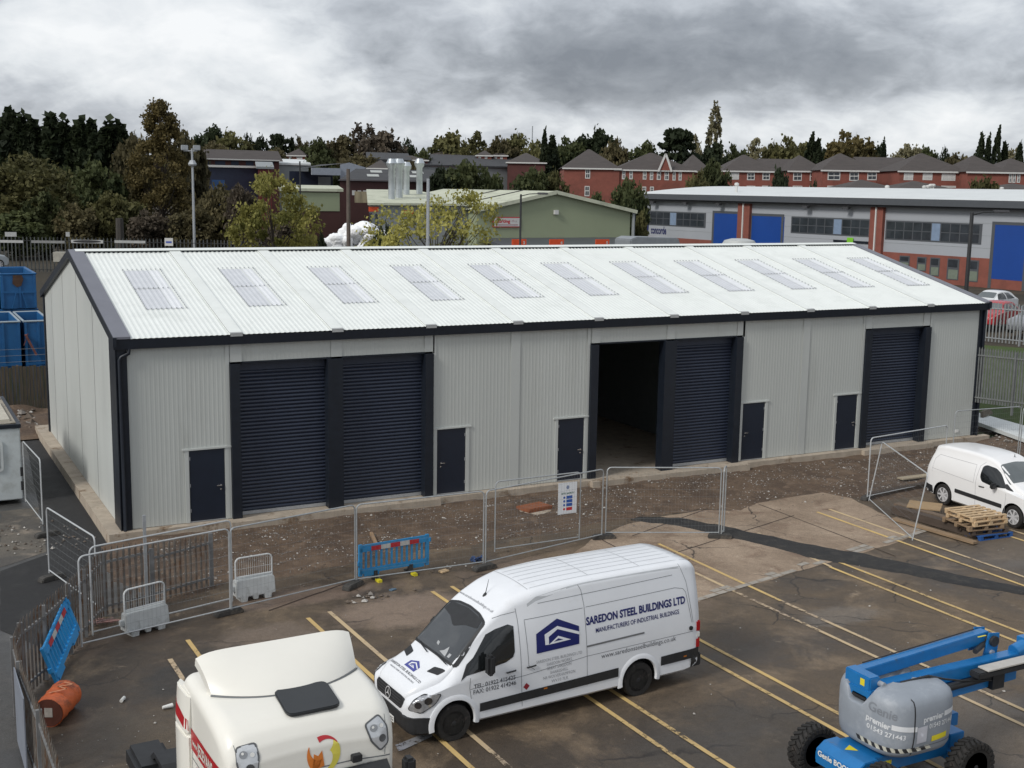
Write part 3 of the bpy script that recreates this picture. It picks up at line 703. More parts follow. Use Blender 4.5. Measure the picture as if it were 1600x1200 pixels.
def decal(name, polys, frame, bvh, off, m, parent, step=.06, smooth=True):
    """lay flat shapes onto a curved body: frame = (origin, u, v, outward)"""
    O, Uv, Vv, Nv = [Vector(q) for q in frame]; Nv.normalize()
    bm = flat_bm(polys, step); bad = []
    for v in bm.verts:
        p = O+Uv*v.co.x+Vv*v.co.y
        if bvh is not None:
            h = bvh.ray_cast(p+Nv*3.5, -Nv, 8)
            if h[0] is None: bad.append(v); continue
            p = h[0]
        v.co = p+Nv*off
    if bad: bmesh.ops.delete(bm, geom=bad, context='VERTS')
    for f in bm.faces:
        f.normal_update()
        if f.normal.dot(Nv) < 0: f.normal_flip()
    me = bpy.data.meshes.new(name); bm.to_mesh(me); bm.free(); me.materials.append(m)
    if smooth: me.polygons.foreach_set('use_smooth', [True]*len(me.polygons))
    o = bpy.data.objects.new(name, me); COL.objects.link(o); o.parent = parent; return o
def P1(pts): return ([tuple(p) for p in pts], [tuple(range(len(pts)))])
def strip(pts, w):
    """thin band along a 2D polyline"""
    out = []
    for a, b in zip(pts[:-1], pts[1:]):
        a = Vector(a); b = Vector(b); d = (b-a).normalized(); n = Vector((-d.y, d.x))*w/2; d = d*w*.3
        out.append(P1([a-n-d, b-n+d, b+n+d, a+n-d]))
    return out
def text_on(s, a, b, h, bold=0, cap=.72, shear=0):
    """text fitted between baseline points a and b with cap height h"""
    v, f, wd = text_mesh(s, bold); a = Vector(a); b = Vector(b); d = (b-a); n = Vector((-d.y, d.x)).normalized()
    return ([tuple(a+d*(x/wd)+n*(y/cap*h)) for x, y in v], f)
def smooth_poly(pts, r=.2, n=3):
    """round the corners of a polygon"""
    out = []; L_ = len(pts)
    for i in range(L_):
        p = Vector(pts[i]); a = Vector(pts[i-1]); b = Vector(pts[(i+1) % L_])
        ra = p.lerp(a, min(.45, r/(p-a).length)); rb = p.lerp(b, min(.45, r/(p-b).length))
        for k in range(n+1):
            t = k/n; out.append(tuple(ra.lerp(p, t).lerp(p.lerp(rb, t), t)))
    return out
M_white = mat('van_paint', (.80, .82, .85), .28, var=.02, vs=2, coat=.4, spec=.5, dirt=(.66, .66, .66), ds=1.4, dt=.60, dw=.3)
M_white2 = mat('small_van_paint', (.84, .84, .84), .28, var=.015, vs=2, coat=.4)
M_glass = mat('vehicle_glass', (.012, .014, .015), .06, var=.1, spec=.8)
M_plas = mat('black_plastic', (.022, .023, .025), .55, var=.2, vs=8)
M_tyre = mat('tyre_rubber', (.018, .017, .016), .8, var=.3, vs=12, dirt=(.06, .05, .045), ds=6, dt=.55, dw=.15)
M_rim = mat('rim_steel', (.03, .03, .032), .45, metal=.3, var=.2)
M_rims = mat('rim_silver', (.70, .70, .71), .35, metal=.25, var=.1)
M_seam = mat('panel_gap', (.16, .17, .18), .6, var=.05)
M_navyl = mat('navy_vinyl', (.012, .018, .13), .4, var=.03)
M_greyl = mat('grey_vinyl', (.13, .135, .15), .5, var=.05)
M_greyp = mat('pale_grey_vinyl', (.34, .35, .37), .5, var=.05)
M_red = mat('red_lens', (.38, .01, .015), .2, var=.05)
M_lens = mat('clear_lens', (.55, .56, .58), .08, metal=.6, var=.25, vs=18)
M_arch = mat('wheel_arch', (.015, .015, .015), .8)
M_plate = mat('plate_white', (.75, .75, .72), .5, var=.03)
M_blackt = mat('black_lettering', (.02, .02, .02), .5)
def make_wheel(parent, c, r=.35, w=.22, style='steel', side=-1, name='wheel'):
    """c centre, axis y; side = which way the outer face looks"""
    mb = MB(); o = side*w/2
    mb.lathe([(.05, o*.2), (.05, o*.95), (.03, o*1.0), (.0001, o*1.0)], 'y', (0, 0, 0), 16)
    hub = mb.build(name, M_plas, parent, smooth=40); hub.location = c
    mb = MB(); ro = r*.66
    mb.lathe([(ro, -w/2*.95), (r*.93, -w/2), (r, -w/2*.72), (r, w/2*.72), (r*.93, w/2), (ro, w/2*.95), (ro, -w/2*.95)], 'y', (0, 0, 0), 36)
    if style != 'lift':
        ty = mb.build('tyre', M_tyre, hub, smooth=40)
    else:
        for k in range(26):
            a = 2*math.pi*k/26
            for s_ in (-1, 1):
                mb.M = Matrix.Rotation(a+(.12 if s_ > 0 else 0), 4, 'Y') @ Matrix.Translation((r+.005, s_*w*.25, 0)) @ Matrix.Rotation(s_*.55, 4, 'X')
                mb.box(-.03, .022, -w*.27, w*.27, -.028, .028)
                mb.M = Matrix.Rotation(a+(.12 if s_ > 0 else 0), 4, 'Y') @ Matrix.Translation((r*.93, s_*w*.49, .02))
                mb.box(-.05, .035, -.02, .02, -.028, .028)
        ty = mb.build('tyre', M_tyre, hub)
    mb = MB()
    if style == 'steel':
        mb.lathe([(ro, o*.9), (ro*.93, o*.8), (ro*.86, o*.52), (ro*.6, o*.70), (ro*.45, o*.74), (.0001, o*.75)], 'y', (0, 0, 0), 32)
        mb.mi = 1; mb.lathe([(ro*.62, o*.74), (ro*.60, o*.90), (ro*.46, o*.94), (ro*.42, o*.80)], 'y', (0, 0, 0), 28)
        for k in range(18):
            mb.M = Matrix.Rotation(2*math.pi*k/18, 4, 'Y') @ Matrix.Translation((ro*.80, o*.66, 0)); mb.box(-.022, .022, -.012, .012, -.012, .012)
        m_ = [M_rim, M_rims]
    elif style == 'alloy':
        mb.lathe([(ro, o*.96), (ro*.95, o*.9), (ro*.9, o*.5), (.0001, o*.45)], 'y', (0, 0, 0), 32); mb.mi = 1
        mb.lathe([(ro*1.01, o*.96), (ro*.93, o*.98), (ro*.9, o*.8)], 'y', (0, 0, 0), 32)
        for k in range(7):
            mb.M = Matrix.Rotation(2*math.pi*k/7, 4, 'Y'); mb.bar((ro*.12, o*.9, 0), (ro*.94, o*.93, 0), ro*.24, .02, upv=(0, 1, 0))
        mb.M = Matrix.Identity(4); mb.lathe([(ro*.25, o*.85), (ro*.25, o), (.001, o*1.02)], 'y', (0, 0, 0), 20); m_ = [M_rim, M_rims]
    else:
        mb.lathe([(ro, o*.9), (ro*.92, o*.88), (ro*.85, o*.1), (ro*.5, o*.15), (ro*.45, o*.5), (ro*.3, o*.62), (.0001, o*.62)], 'y', (0, 0, 0), 32); m_ = [mat('lift_rim', (.22, .23, .25), .5, metal=.2, var=.2), M_rims]
        mb.mi = 1
        for k in range(9):
            mb.M = Matrix.Rotation(2*math.pi*k/9, 4, 'Y') @ Matrix.Translation((ro*.66, o*.2, 0)); mb.lathe([(.014, -.01), (.014, o*.12), (.001, o*.13)], 'y', (0, 0, 0), 6)
    mb.build('rim', m_, hub, smooth=40); return hub
# ================================================================== long high-roof van in front of the unit
_f, _r = gz(709, 1158), gz(998.5, 1087); VR = math.atan2(_r.y-_f.y, _r.x-_f.x)
_o = Matrix.Rotation(VR, 3, 'Z') @ Vector((1.0*.975, -.94, 0)); VX0, VY0 = _f.x-_o.x+.0, _f.y-_o.y
VAN = empty('delivery_van', (VX0, VY0, G), VR, label='long high-roof white van with navy house logo, company lettering and open window', cat='van')
VS = .975
st = [ # x, zb, zt, wl, zs, ws, wr, rr
 (0.10, .52, .74, .60, .64, .60, .45, .05), (0.13, .36, .92, .74, .80, .74, .55, .08), (0.20, .30, 1.02, .84, .90, .86, .62, .10), (0.34, .27, 1.12, .93, .97, .93, .70, .12),
 (0.56, .26, 1.22, .975, 1.03, .97, .76, .14), (0.78, .26, 1.31, .985, 1.08, .98, .80, .16), (0.94, .26, 1.40, .99, 1.12, .985, .80, .14), (1.10, .27, 1.54, .99, 1.14, .985, .80, .12), (1.42, .28, 1.84, .99, 1.16, .985, .80, .14),
 (1.78, .28, 2.16, .99, 1.20, .985, .80, .17), (2.04, .28, 2.36, .99, 1.22, .985, .80, .2), (2.40, .28, 2.56, .99, 1.24, .985, .80, .24), (2.85, .28, 2.67, .99, 1.25, .985, .82, .22), (4.0, .28, 2.71, .99, 1.25, .985, .84, .17), (6.5, .30, 2.70, .99, 1.25, .985, .83, .17),
 (6.75, .34, 2.66, .985, 1.25, .98, .81, .18), (6.86, .40, 2.58, .97, 1.25, .965, .78, .2), (6.91, .5, 2.43, .93, 1.25, .93, .74, .2)]
st = [tuple(q*VS for q in r) for r in st]
vb = body_loft(st, 90).build('van_body', [M_white, M_arch], VAN)
bvan = bvh_of(vb)
WF, WRR, WZ, WR_ = (1.0*VS, 5.325*VS, .345, .36)
cuts = []
for x in (WF, WRR):
    for s in (-1, 1): cuts.append(cyl_cutter((x, 0, .38), .43, s*.66, s*1.2, M_arch))
boolean_cut(vb, cuts); shade(vb, 32)
for x in (WF, WRR):
    for s in (-1, 1):
        make_wheel(VAN, (x, s*.84, WZ), WR_, .22, 'steel', s); arch_lip((x, .38), .43, .962, s, M_white, VAN, .1, .02)
# map a photograph pixel on the near side of the van to van coordinates (x, z)
vinv = (Matrix.Translation((VX0, VY0, G)) @ Matrix.Rotation(VR, 4, 'Z')).inverted()
def vside(px, py, yl=-.955):
    nrm = Matrix.Rotation(VR, 3, 'Z') @ Vector((0, 1, 0)); p0 = Matrix.Rotation(VR, 3, 'Z') @ Vector((0, yl, 0))+Vector((VX0, VY0, G))
    p = vinv @ hitp(px, py, nrm, p0); return (p.x, p.z)
SIDE = ((0, 0, 0), (1, 0, 0), (0, 0, 1), (0, -1, 0))
def vs_(l, yl=-.955): return [vside(x, y, yl) for x, y in l]
# side glazing, pillar triangle
win = vs_([(805, 980), (797, 978), (778, 986), (764, 995), (748, 1020), (733, 1042), (728, 1056), (758, 1046), (790, 1034), (801, 1026), (804, 1018)], -.93)
WINDEBUG = win
decal('side_window', [P1(win)], SIDE, bvan, .006, M_glass, VAN)
mirw = [(x, z) for x, z in win]; decal('side_window', [P1([(x, z) for x, z in win])], ((0, 0, 0), (1, 0, 0), (0, 0, 1), (0, 1, 0)), bvan, .006, M_glass, VAN)
tri = vs_([(741, 1030), (728, 1056), (719, 1064), (731, 1040)], -.93); decal('quarter_panel', [P1(tri)], SIDE, bvan, .008, M_plas, VAN)
# dark interior seen through the door glass: seat back and headrest sit behind an opaque tinted pane, shown as reflections only
# panel seams
seams = []
for l in ([(735, 1060), (733.5, 1075), (736, 1092)], [(812, 955), (813, 969), (813.6, 1010), (815.4, 1110)], [(748, 1000), (770, 976), (790, 966), (811, 960)], [(909, 917), (913, 925), (915.4, 948), (917, 1025), (917, 1070)],
          [(846, 946), (914, 931), (1056, 901)], [(823, 971), (913, 951.5)], [(918, 950), (1058, 920), (1070, 921), (1074, 926), (1081, 972)], [(735, 1077), (820, 1055), (917, 1025), (1082, 986)], [(823, 971), (826, 1040), (835, 1046)], [(1068, 885), (1076, 910), (1083, 972)]):
    seams += strip(vs_(l), .009)
decal('panel_seam', seams, SIDE, bvan, .004, M_seam, vb, .1)
decal('door_rail', strip(vs_([(917, 1010), (1006, 988.5)]), .035), SIDE, bvan, .008, mat('rail_grey', (.16, .165, .17), .5), VAN)
# dark lower moulding and sills
def band(name, x0, x1, z0, z1, off, m, side=-1):
    k = max(2, int((x1-x0)/.15)); return decal(name, [P1([(x0, z0), (x1, z0), (x1, z1), (x0, z1)])], ((0, 0, 0), (1, 0, 0), (0, 0, 1), (0, side, 0)), bvan, off, m, VAN, .12)
MZ0 = vside(917, 1068)[1]; MZ1 = vside(917, 1053.5)[1]
for s in (-1, 1):
    for (a, b) in ((1.50, 4.66), (5.72, 6.72)):
        zf = lambda x, z0, z1: z0+(z1-z0)*(x-1.4)/5.15
        decal('side_moulding', [P1([(a, zf(a, .475, .57)), (b, zf(b, .475, .57)), (b, zf(b, .64, .77)), (a, zf(a, .64, .77))])], ((0, 0, 0), (1, 0, 0), (0, 0, 1), (0, s, 0)), bvan, .016, M_plas, VAN, .12)
    band('rear_bumper', 6.5, 6.72, .36, .76, .02, M_plas, s)
mb = MB(); mb.box(6.62, 6.82, -.93, .93, .34, .62); mb.build('rear_bumper', M_plas, VAN, bevel=.03, smooth=40)
band('side_marker', 2.9, 2.98, MZ0+.1, MZ0+.13, .020, mat('amber_lens', (.5, .16, .02), .3)); band('side_marker', 6.3, 6.38, MZ0+.1, MZ0+.13, .020, MATS['amber_lens'])
# front bumper, grille, lamps, badge
mbx = [P1([(-.93, .27), (.93, .27), (.90, .62), (.55, .60), (-.55, .60), (-.90, .62)])]
FR = ((0, 0, 0), (0, 1, 0), (0, 0, 1), (-1, 0, 0))
bst = [(x+.082 if x < .2 else x+.06, zb-.01, zt, wl+.016, zs, ws+.016, wr, rr) for (x, zb, zt, wl, zs, ws, wr, rr) in [
 (0.0, .40, .60, .66, .56, .66, .55, .02), (0.03, .30, .62, .76, .58, .76, .6, .02), (0.12, .25, .62, .86, .58, .86, .7, .02), (0.30, .24, .63, .94, .59, .94, .8, .02), (0.52, .24, .60, .975, .56, .975, .8, .02)]]
body_loft([tuple(q*VS for q in r) for r in bst], 20).build('front_bumper', M_plas, VAN, smooth=40)
gr = smooth_poly([(-.52, .66), (.52, .66), (.60, .84), (.52, .90), (-.52, .90), (-.60, .84)], .06)
g_ = decal('grille', [P1(gr)], FR, bvan, .012, M_plas, VAN, .05)
decal('grille_slat', sum([strip([(-.5, z), (.5, z)], .012) for z in (.71, .76, .81, .86)], []), FR, bvan, .022, mat('slat_grey', (.07, .07, .075), .4), g_, .05)
bad = []
for k in range(24):
    a0, a1 = 2*math.pi*k/24, 2*math.pi*(k+1)/24; r0, r1 = .095, .112
    bad.append(P1([(r0*math.cos(a0), .79+r0*math.sin(a0)), (r1*math.cos(a0), .79+r1*math.sin(a0)), (r1*math.cos(a1), .79+r1*math.sin(a1)), (r0*math.cos(a1), .79+r0*math.sin(a1))]))
for k in range(3):
    a = math.pi/2+k*2*math.pi/3; c_, s_ = math.cos(a), math.sin(a); bad.append(P1([(.1*c_, .79+.1*s_), (-s_*.016, .79+c_*.016), (s_*.016, .79-c_*.016)]))
decal('badge', bad, FR, bvan, .035, M_rims, g_, 0)
FD = ((0, 0, 0), (0, 1, 0), (0, 0, 1), (-.75, -.66, 0)); FD2 = ((0, 0, 0), (0, 1, 0), (0, 0, 1), (-.75, .66, 0))
def lamp(side):
    N_ = Vector((-.62, side*.78, .05)).normalized(); Uu = Vector((.78, side*.62, 0)); c = Vector((.36, side*.86, .84))
    pl = smooth_poly([(-.26, -.12), (.0, -.17), (.24, -.02), (.34, .16), (.02, .16), (-.16, .06)], .05)
    o = decal('headlight', [P1(pl)], (c, Uu, (0, 0, 1), N_), bvan, .012, M_lens, VAN, .04)
    rim_ = []
    for a, b in zip(pl, pl[1:]+pl[:1]): rim_ += strip([a, b], .014)
    decal('lamp_edge', rim_, (c, Uu, (0, 0, 1), N_), bvan, .016, M_plas, o, 0)
    for (u, v, r) in ((-.06, -.02, .065), (.12, .05, .07)):
        ring = [(u+r*math.cos(t*.5236), v+r*math.sin(t*.5236)) for t in range(12)]; decal('reflector', [P1(ring)], (c, Uu, (0, 0, 1), N_), bvan, .018, mat('reflector_dark', (.12, .12, .13), .15, metal=.8), o, 0)
lamp(-1); lamp(1)
mb = MB(); mb.M = Matrix.Translation((.065, -.02, .36)); mb.box(-.01, .0, -.27, .27, -.06, .06); pl_ = mb.build('number_plate', M_plate, VAN)
decal('plate_text', [text_on('DX12 ZXG', (-.24, -.035), (.24, -.035), .075, .02)], ((.052, -.02, .36), (0, -1, 0), (0, 0, 1), (-1, 0, 0)), None, .001, M_blackt, pl_, 0)
# windscreen, bonnet vents, bonnet lettering
NW = Vector((-.72, 0, .70)).normalized(); UW = Vector((0, 1, 0)); VW = Vector((.70, 0, .72)).normalized(); OW = Vector((.98*VS, 0, 1.43*VS))
ws = smooth_poly([(-.80, .05), (.80, .05), (.70, 1.03), (.40, 1.12), (0, 1.15), (-.40, 1.12), (-.70, 1.03)], .07)
M_ws = bpy.data.materials.new('windscreen_glass'); M_ws.use_nodes = True
b_ = M_ws.node_tree.nodes['Principled BSDF']; b_.inputs['Base Color'].default_value = (.05, .055, .06, 1); b_.inputs['Roughness'].default_value = .05; b_.inputs['Specular IOR Level'].default_value = .9
wsc = decal('windscreen', [P1(ws)], (OW, UW, VW, NW), bvan, .006, M_ws, VAN, .08)
rim_ = []
for a, b in zip(ws, ws[1:]+ws[:1]): rim_ += strip([a, b], .05)
decal('screen_surround', rim_, (OW, UW, VW, NW), bvan, .009, M_plas, wsc, .1)
decal('screen_shade', [P1(smooth_poly([(-.66, .86), (-.6, 1.05), (0, 1.11), (.6, 1.05), (.66, .86), (.3, .80), (0, .66), (-.3, .80)], .05))], (OW, UW, VW, NW), bvan, .011, M_plas, wsc, .1)
decal('dashboard_paper', [P1([(-.05, .2), (.05, .22), (.07, .28), (-.02, .27)]), P1([(-.45, .1), (-.2, .13), (-.3, .19), (-.36, .3), (-.42, .2)]), P1([(-.58, .12), (-.5, .12), (-.5, .2), (-.58, .2)])], (OW, UW, VW, NW), bvan, .0085, mat('paper_seen', (.4, .41, .42), .6), wsc, 0)
for s in (-1, 1):
    decal('bonnet_vent', [P1(smooth_poly([(s*.42, .66), (s*.70, .74), (s*.74, .90), (s*.44, .82)], .03))], ((0, 0, 1.2), (0, 1, 0), (1, 0, 0), (0, 0, 1)), bvan, .006, M_plas, VAN, .08)
mb = MB(); mb.tube([(.93, -.7, 1.42), (.95, -.1, 1.48)], .012, 5); mb.tube([(.91, .05, 1.41), (.97, .62, 1.49)], .012, 5); mb.build('wiper', M_plas, VAN)
LOGO_O = [(0, 0), (1, 0), (1, .40), (.49, .67), (0, .43)]
LOGO_W1 = [(1, .28), (.49, .51), (.19, .38), (.2, .15), (.285, .14), (.285, .31), (.495, .44), (1, .215)]
LOGO_W2 = [(.285, .14), (.8, .147), (.505, .29)]; LOGO_H = [(.40, .185), (.62, .185), (.505, .235)]
def logo(parent, fr, bvh, sx, sz, ox, oz, m1, m0, off, name='company_logo'):
    T = lambda l: [(ox+a*sx, oz+b*sz) for a, b in l]
    o = decal(name, [P1(T(LOGO_O))], fr, bvh, off, m1, parent, .08)
    decal('logo_inlay', [P1(T(LOGO_W1)), P1(T(LOGO_W2))], fr, bvh, off+.003, m0, o, .08); decal('logo_core', [P1(T(LOGO_H))], fr, bvh, off+.006, m1, o, .08)
BN = ((0, 0, 1.2), (0, -1, 0), (1, 0, 0), (-.35, 0, 1))
BO = Vector((.80, .0, 1.2))
def bon(polys, m, off, nm): return decal(nm, polys, ((0, 0, 1.2), (0, -1, 0), (1, 0, 0), (-.2, 0, 1)), bvan, off, m, VAN, .06)
logo(VAN, ((0, 0, 1.2), (0, -1, 0), (1, 0, 0), (-.2, 0, 1)), bvan, .40, .36, -.2, .50, mat('bonnet_blue', (.06, .07, .30), .4), M_white, .005, 'bonnet_logo')
bon([text_on('SAREDON STEEL BUILDINGS LTD', (-.62, .40), (.62, .40), .055, .02), text_on('MANUFACTURERS OF INDUSTRIAL BUILDINGS', (-.5, .32), (.5, .32), .035, .0)], M_greyl, .004, 'bonnet_lettering')
decal('roof_lettering', [text_on('www.saredonsteelbuildings.co.uk', (-.66, 0), (.66, 0), .06, .01)], (OW+VW*1.25+Vector((.02, 0, .06)), (0, -1, 0), (.8, 0, .6), (-.5, 0, .85)), bvan, .005, M_greyp, VAN, .06)
# side lettering
def vtxt(s, a, b, h, bold, m, nm, cap=.72):
    return decal(nm, [text_on(s, vside(*a), vside(*b), h, bold, cap)], SIDE, bvan, .006, m, VAN, .12)
vtxt('SAREDON STEEL BUILDINGS LTD', (917, 977.5), (1072, 943), .155, .035, M_navyl, 'side_lettering')
vtxt('MANUFACTURERS OF INDUSTRIAL BUILDINGS', (931, 989), (1061.5, 959), .095, .012, M_navyl, 'side_lettering')
vtxt('www.saredonsteelbuildings.co.uk', (939, 1028.5), (1055.5, 1000), .10, .0, M_greyl, 'side_lettering')
vtxt('TEL: 01922 415425', (740, 1076), (805, 1060.5), .085, .015, M_greyl, 'side_lettering')
vtxt('FAX: 01922 414246', (738.7, 1085), (806, 1069), .085, .015, M_greyl, 'side_lettering')
for s, a, b in (('SAREDON STEEL BUILDINGS LTD', (837.5, 1037), (909, 1020.6)), ('SAREDON WORKS', (853.6, 1040.5), (893, 1031)), ('GREAT SAREDON', (853.6, 1047), (892, 1038)), ('SHARESHILL', (859, 1053), (887, 1046)), ('NR WOLVERHAMPTON', (848, 1062), (898, 1050)), ('WV10 7LR', (861, 1066), (887, 1060))):
    vtxt(s, a, b, .062, .0, M_greyp, 'address_lettering')
A0 = vside(838.5, 1021.5); A1 = vside(905, 1005.8); A2 = vside(870.8, 969)
fr = ((A0[0], 0, A0[1]), (1, 0, (A1[1]-A0[1])/(A1[0]-A0[0])), (0, 0, 1), (0, -1, 0))
logo(VAN, fr, bvan, A1[0]-A0[0], (A2[1]-A0[1])/.67*1.0, 0, 0, M_navyl, M_white, .007)
c = vside(822, 1072); decal('diamond_sticker', [P1([(c[0]-.07, c[1]), (c[0], c[1]-.07), (c[0]+.07, c[1]), (c[0], c[1]+.07)])], SIDE, bvan, .007, mat('sticker_red', (.3, .02, .03), .5), VAN, 0)
for px, py in ((798, 1049), (829.5, 1041)):
    x, z = vside(px, py); mb = MB(); mb.tube([(x-.1, -.975, z), (x-.08, -.99, z), (x+.08, -.99, z+.01), (x+.1, -.975, z+.01)], .015, 6); mb.build('door_handle', M_plas, VAN, smooth=40)
# tail lamp, mirrors, aerial, roof grooves, fuel cap
x, z = vside(1086.5, 990)
for (z0, z1, m_) in ((z-.32, z-.10, M_red), (z-.095, z+.03, M_plate), (z+.035, z+.27, M_red)):
    mb = MB(); mb.box(6.62, 6.745, -.955, -.80, z0, z1); mb.build('tail_light', m_, VAN, bevel=.02, smooth=40)
    mb = MB(); mb.box(6.62, 6.745, .80, .955, z0, z1); mb.build('tail_light', m_, VAN, bevel=.02, smooth=40)
x, z = vside(1079, 981); mb = MB(); mb.lathe([(.045, -.985), (.04, -.972), (.001, -.972)], 'y', (x, 0, z), 16); mb.lathe([(.045, -.96), (.045, -.975), (.001, -.98)], 'y', (x, 0, z), 16); mb.build('door_stop', M_plas, VAN)
for s in (-1, 1):
    mb = MB(); mb.box(-.07, .09, -.10, .10, -.20, .20); mh = mb.build('wing_mirror', M_plas, VAN, bevel=.05, smooth=50); mh.location = (1.62, s*1.12, 1.42)
    mb = MB(); mb.tube([(.02, -s*.12, -.1), (.05, s*.02, -.08)], .03, 6); mb.build('mirror_arm', M_plas, mh)
mb = MB(); mb.lathe([(.05, 0), (.035, .05), (.008, .09), (.004, .34), (.001, .35)], 'z', (0, 0, 0), 10); a_ = mb.build('aerial', M_plas, VAN); a_.location = (2.10, -.05, 2.33); a_.rotation_euler = (0, .25, 0)
grv = []
for y in (-.62, -.40, -.2, 0, .2, .40, .62): grv += strip([(2.75, y), (6.5, y)], .016)
for x in (2.7, 4.1, 5.35): grv += strip([(x, -.76), (x, .76)], .022)
grv += strip([(2.6, -.80), (6.6, -.80)], .014); grv += strip([(2.6, .80), (6.6, .80)], .014)
decal('roof_groove', grv, ((0, 0, 2.7), (1, 0, 0), (0, 1, 0), (0, 0, 1)), bvan, .003, mat('groove_grey', (.50, .52, .54), .5), vb, .2)
# ================================================================== small van
PV = empty('small_van', (0, 0, G), 0, label='small plain white van parked beside the pallet stack', cat='van')
PS = 1.085
st = [(0.00, .45, .62, .50, .56, .50, .4, .04), (0.06, .30, .80, .66, .70, .66, .5, .08), (0.25, .22, .96, .80, .85, .80, .62, .12), (.6, .20, 1.07, .88, .92, .88, .70, .14), (.95, .20, 1.14, .90, .96, .90, .72, .14),
      (1.15, .20, 1.24, .905, .98, .90, .70, .12), (1.5, .20, 1.49, .905, 1.0, .90, .66, .13), (1.85, .20, 1.70, .905, 1.0, .90, .64, .14), (2.2, .20, 1.80, .905, 1.02, .90, .66, .15), (2.9, .20, 1.83, .905, 1.02, .90, .68, .15), (3.9, .22, 1.80, .90, 1.02, .895, .67, .16), (4.25, .26, 1.74, .88, 1.0, .875, .63, .17), (4.36, .34, 1.60, .84, .95, .84, .58, .16), (4.39, .45, 1.3, .8, .9, .8, .55, .1)]
st = [tuple(q*PS for q in r) for r in st]
pb = body_loft(st, 70).build('van_body', [M_white2, M_arch], PV); bpv = bvh_of(pb)
boolean_cut(pb, [cyl_cutter((x*PS, 0, .34*PS), .385*PS, s*.60, s*1.2, M_arch) for x in (.88, 3.61) for s in (-1, 1)]); shade(pb, 32)
for x in (.88, 3.61):
    for s in (-1, 1): make_wheel(PV, (x*PS, s*.80*PS, .325*PS), .325*PS, .2, 'alloy', s)
for s in (-1, 1):
    SF = ((0, 0, 0), (PS, 0, 0), (0, 0, PS), (0, s, 0))
    decal('side_window', [P1(smooth_poly([(1.22, 1.07), (1.62, 1.42), (1.80, 1.52), (2.12, 1.56), (2.22, 1.50), (2.22, 1.22), (2.12, 1.08), (1.7, 1.03)], .06))], SF, bpv, .012, M_glass, PV, .04)
    decal('window_corner', [P1([(1.02, 1.02), (1.24, 1.06), (1.36, 1.16), (1.3, 1.18)])], SF, bpv, .013, M_plas, PV, .03)
    decal('side_moulding', [P1(smooth_poly([(1.30, .48), (3.12, .52), (3.12, .64), (1.30, .60)], .03))], SF, bpv, .012, M_plas, PV, .1)
    sm = []
    for l in ([(1.2, .35), (1.18, .9), (1.25, 1.02)], [(2.30, .35), (2.34, 1.0), (2.32, 1.5), (2.2, 1.62)], [(2.42, 1.0), (2.46, 1.5), (3.95, 1.5), (4.1, 1.35), (4.12, .95)], [(2.42, .98), (4.12, 1.06)]): sm += strip(l, .011)
    decal('panel_seam', sm, SF, bpv, .004, mat('seam_pale', (.42, .42, .43), .6), pb, .15)
    decal('rear_bumper', [P1([(3.98, .24), (4.36, .3), (4.36, .55), (4.05, .52)])], SF, bpv, .012, M_plas, PV, .08); decal('front_bumper', [P1([(.02, .28), (.46, .22), (.46, .42), (.3, .55), (.02, .55)])], SF, bpv, .012, M_plas, PV, .06)
    mb = MB(); mb.tube([(2.16*PS, s*.905*PS, .93*PS), (2.16*PS+.03, s*.925*PS, .93*PS), (2.02*PS+.02, s*.925*PS, .935*PS), (2.0*PS, s*.905*PS, .935*PS)], .016, 6); mb.build('door_handle', M_plas, PV)
    mb = MB(); mb.box(-.06, .08, -.11, .11, -.09, .09); mh = mb.build('wing_mirror', M_plas, PV, bevel=.04, smooth=50); mh.location = (1.55*PS, s*1.02*PS, 1.08*PS)
    N_ = Vector((-.5, s*.8, .2)).normalized(); decal('headlight', [P1(smooth_poly([(-.2, -.1), (.05, -.12), (.32, .1), (.2, .16), (-.1, .1)], .04))], (Vector((.30, s*.72, .84))*PS, (.8, s*.5, .2), (0, 0, 1), N_), bpv, .008, M_lens, PV, .05)
wsP = decal('windscreen', [P1(smooth_poly([(-.72, .08), (.72, .08), (.60, .80), (0, .86), (-.60, .80)], .08))], (Vector((1.10, 0, 1.17))*PS, (0, PS, 0), Vector((.82, 0, .57))*PS, (-.57, 0, .82)), bpv, .006, mat('pale_screen', (.10, .115, .12), .08, spec=.9), PV, .1)
mb = MB(); mb.lathe([(.02, 0), (.012, .03), (.004, .1), (.001, .1)], 'z', (1.98*PS, -.2, 1.765*PS), 8); mb.build('aerial', M_plas, PV)
pvd = gz(1472, 789)-gz(1581, 828); PV.rotation_euler = (0, 0, math.atan2(pvd.y, pvd.x)+R_(3))
rw = gz(1472, 789); PV.location = (0, 0, G); Rm = Matrix.Rotation(PV.rotation_euler[2], 3, 'Z'); lw = Rm @ Vector((3.61*PS, .86*PS, 0))
PVSIDE = 1
# near side of the small van is the one facing -x of the yard
cand = []
for s in (-1, 1):
    q = Rm @ Vector((0, s, 0)); cand.append((q.x, s))
s_near = min(cand)[1]; lw = Rm @ Vector((3.61*PS, s_near*.88*PS, 0)); PV.location = (rw.x-lw.x, rw.y-lw.y, G)
# ================================================================== cream lorry cab, nearest the camera
M_cream = mat('cab_paint', (.82, .80, .73), .3, var=.015, vs=2, coat=.4)
M_redv = mat('red_vinyl', (.42, .012, .018), .35, var=.04)
TX, TY = -1.03, -19.95
T = empty('lorry_cab', (TX+.03, TY, G), R_(1.5), label='cream lorry tractor cab with red side stripe, roof hatch and flame ring logo', cat='lorry')
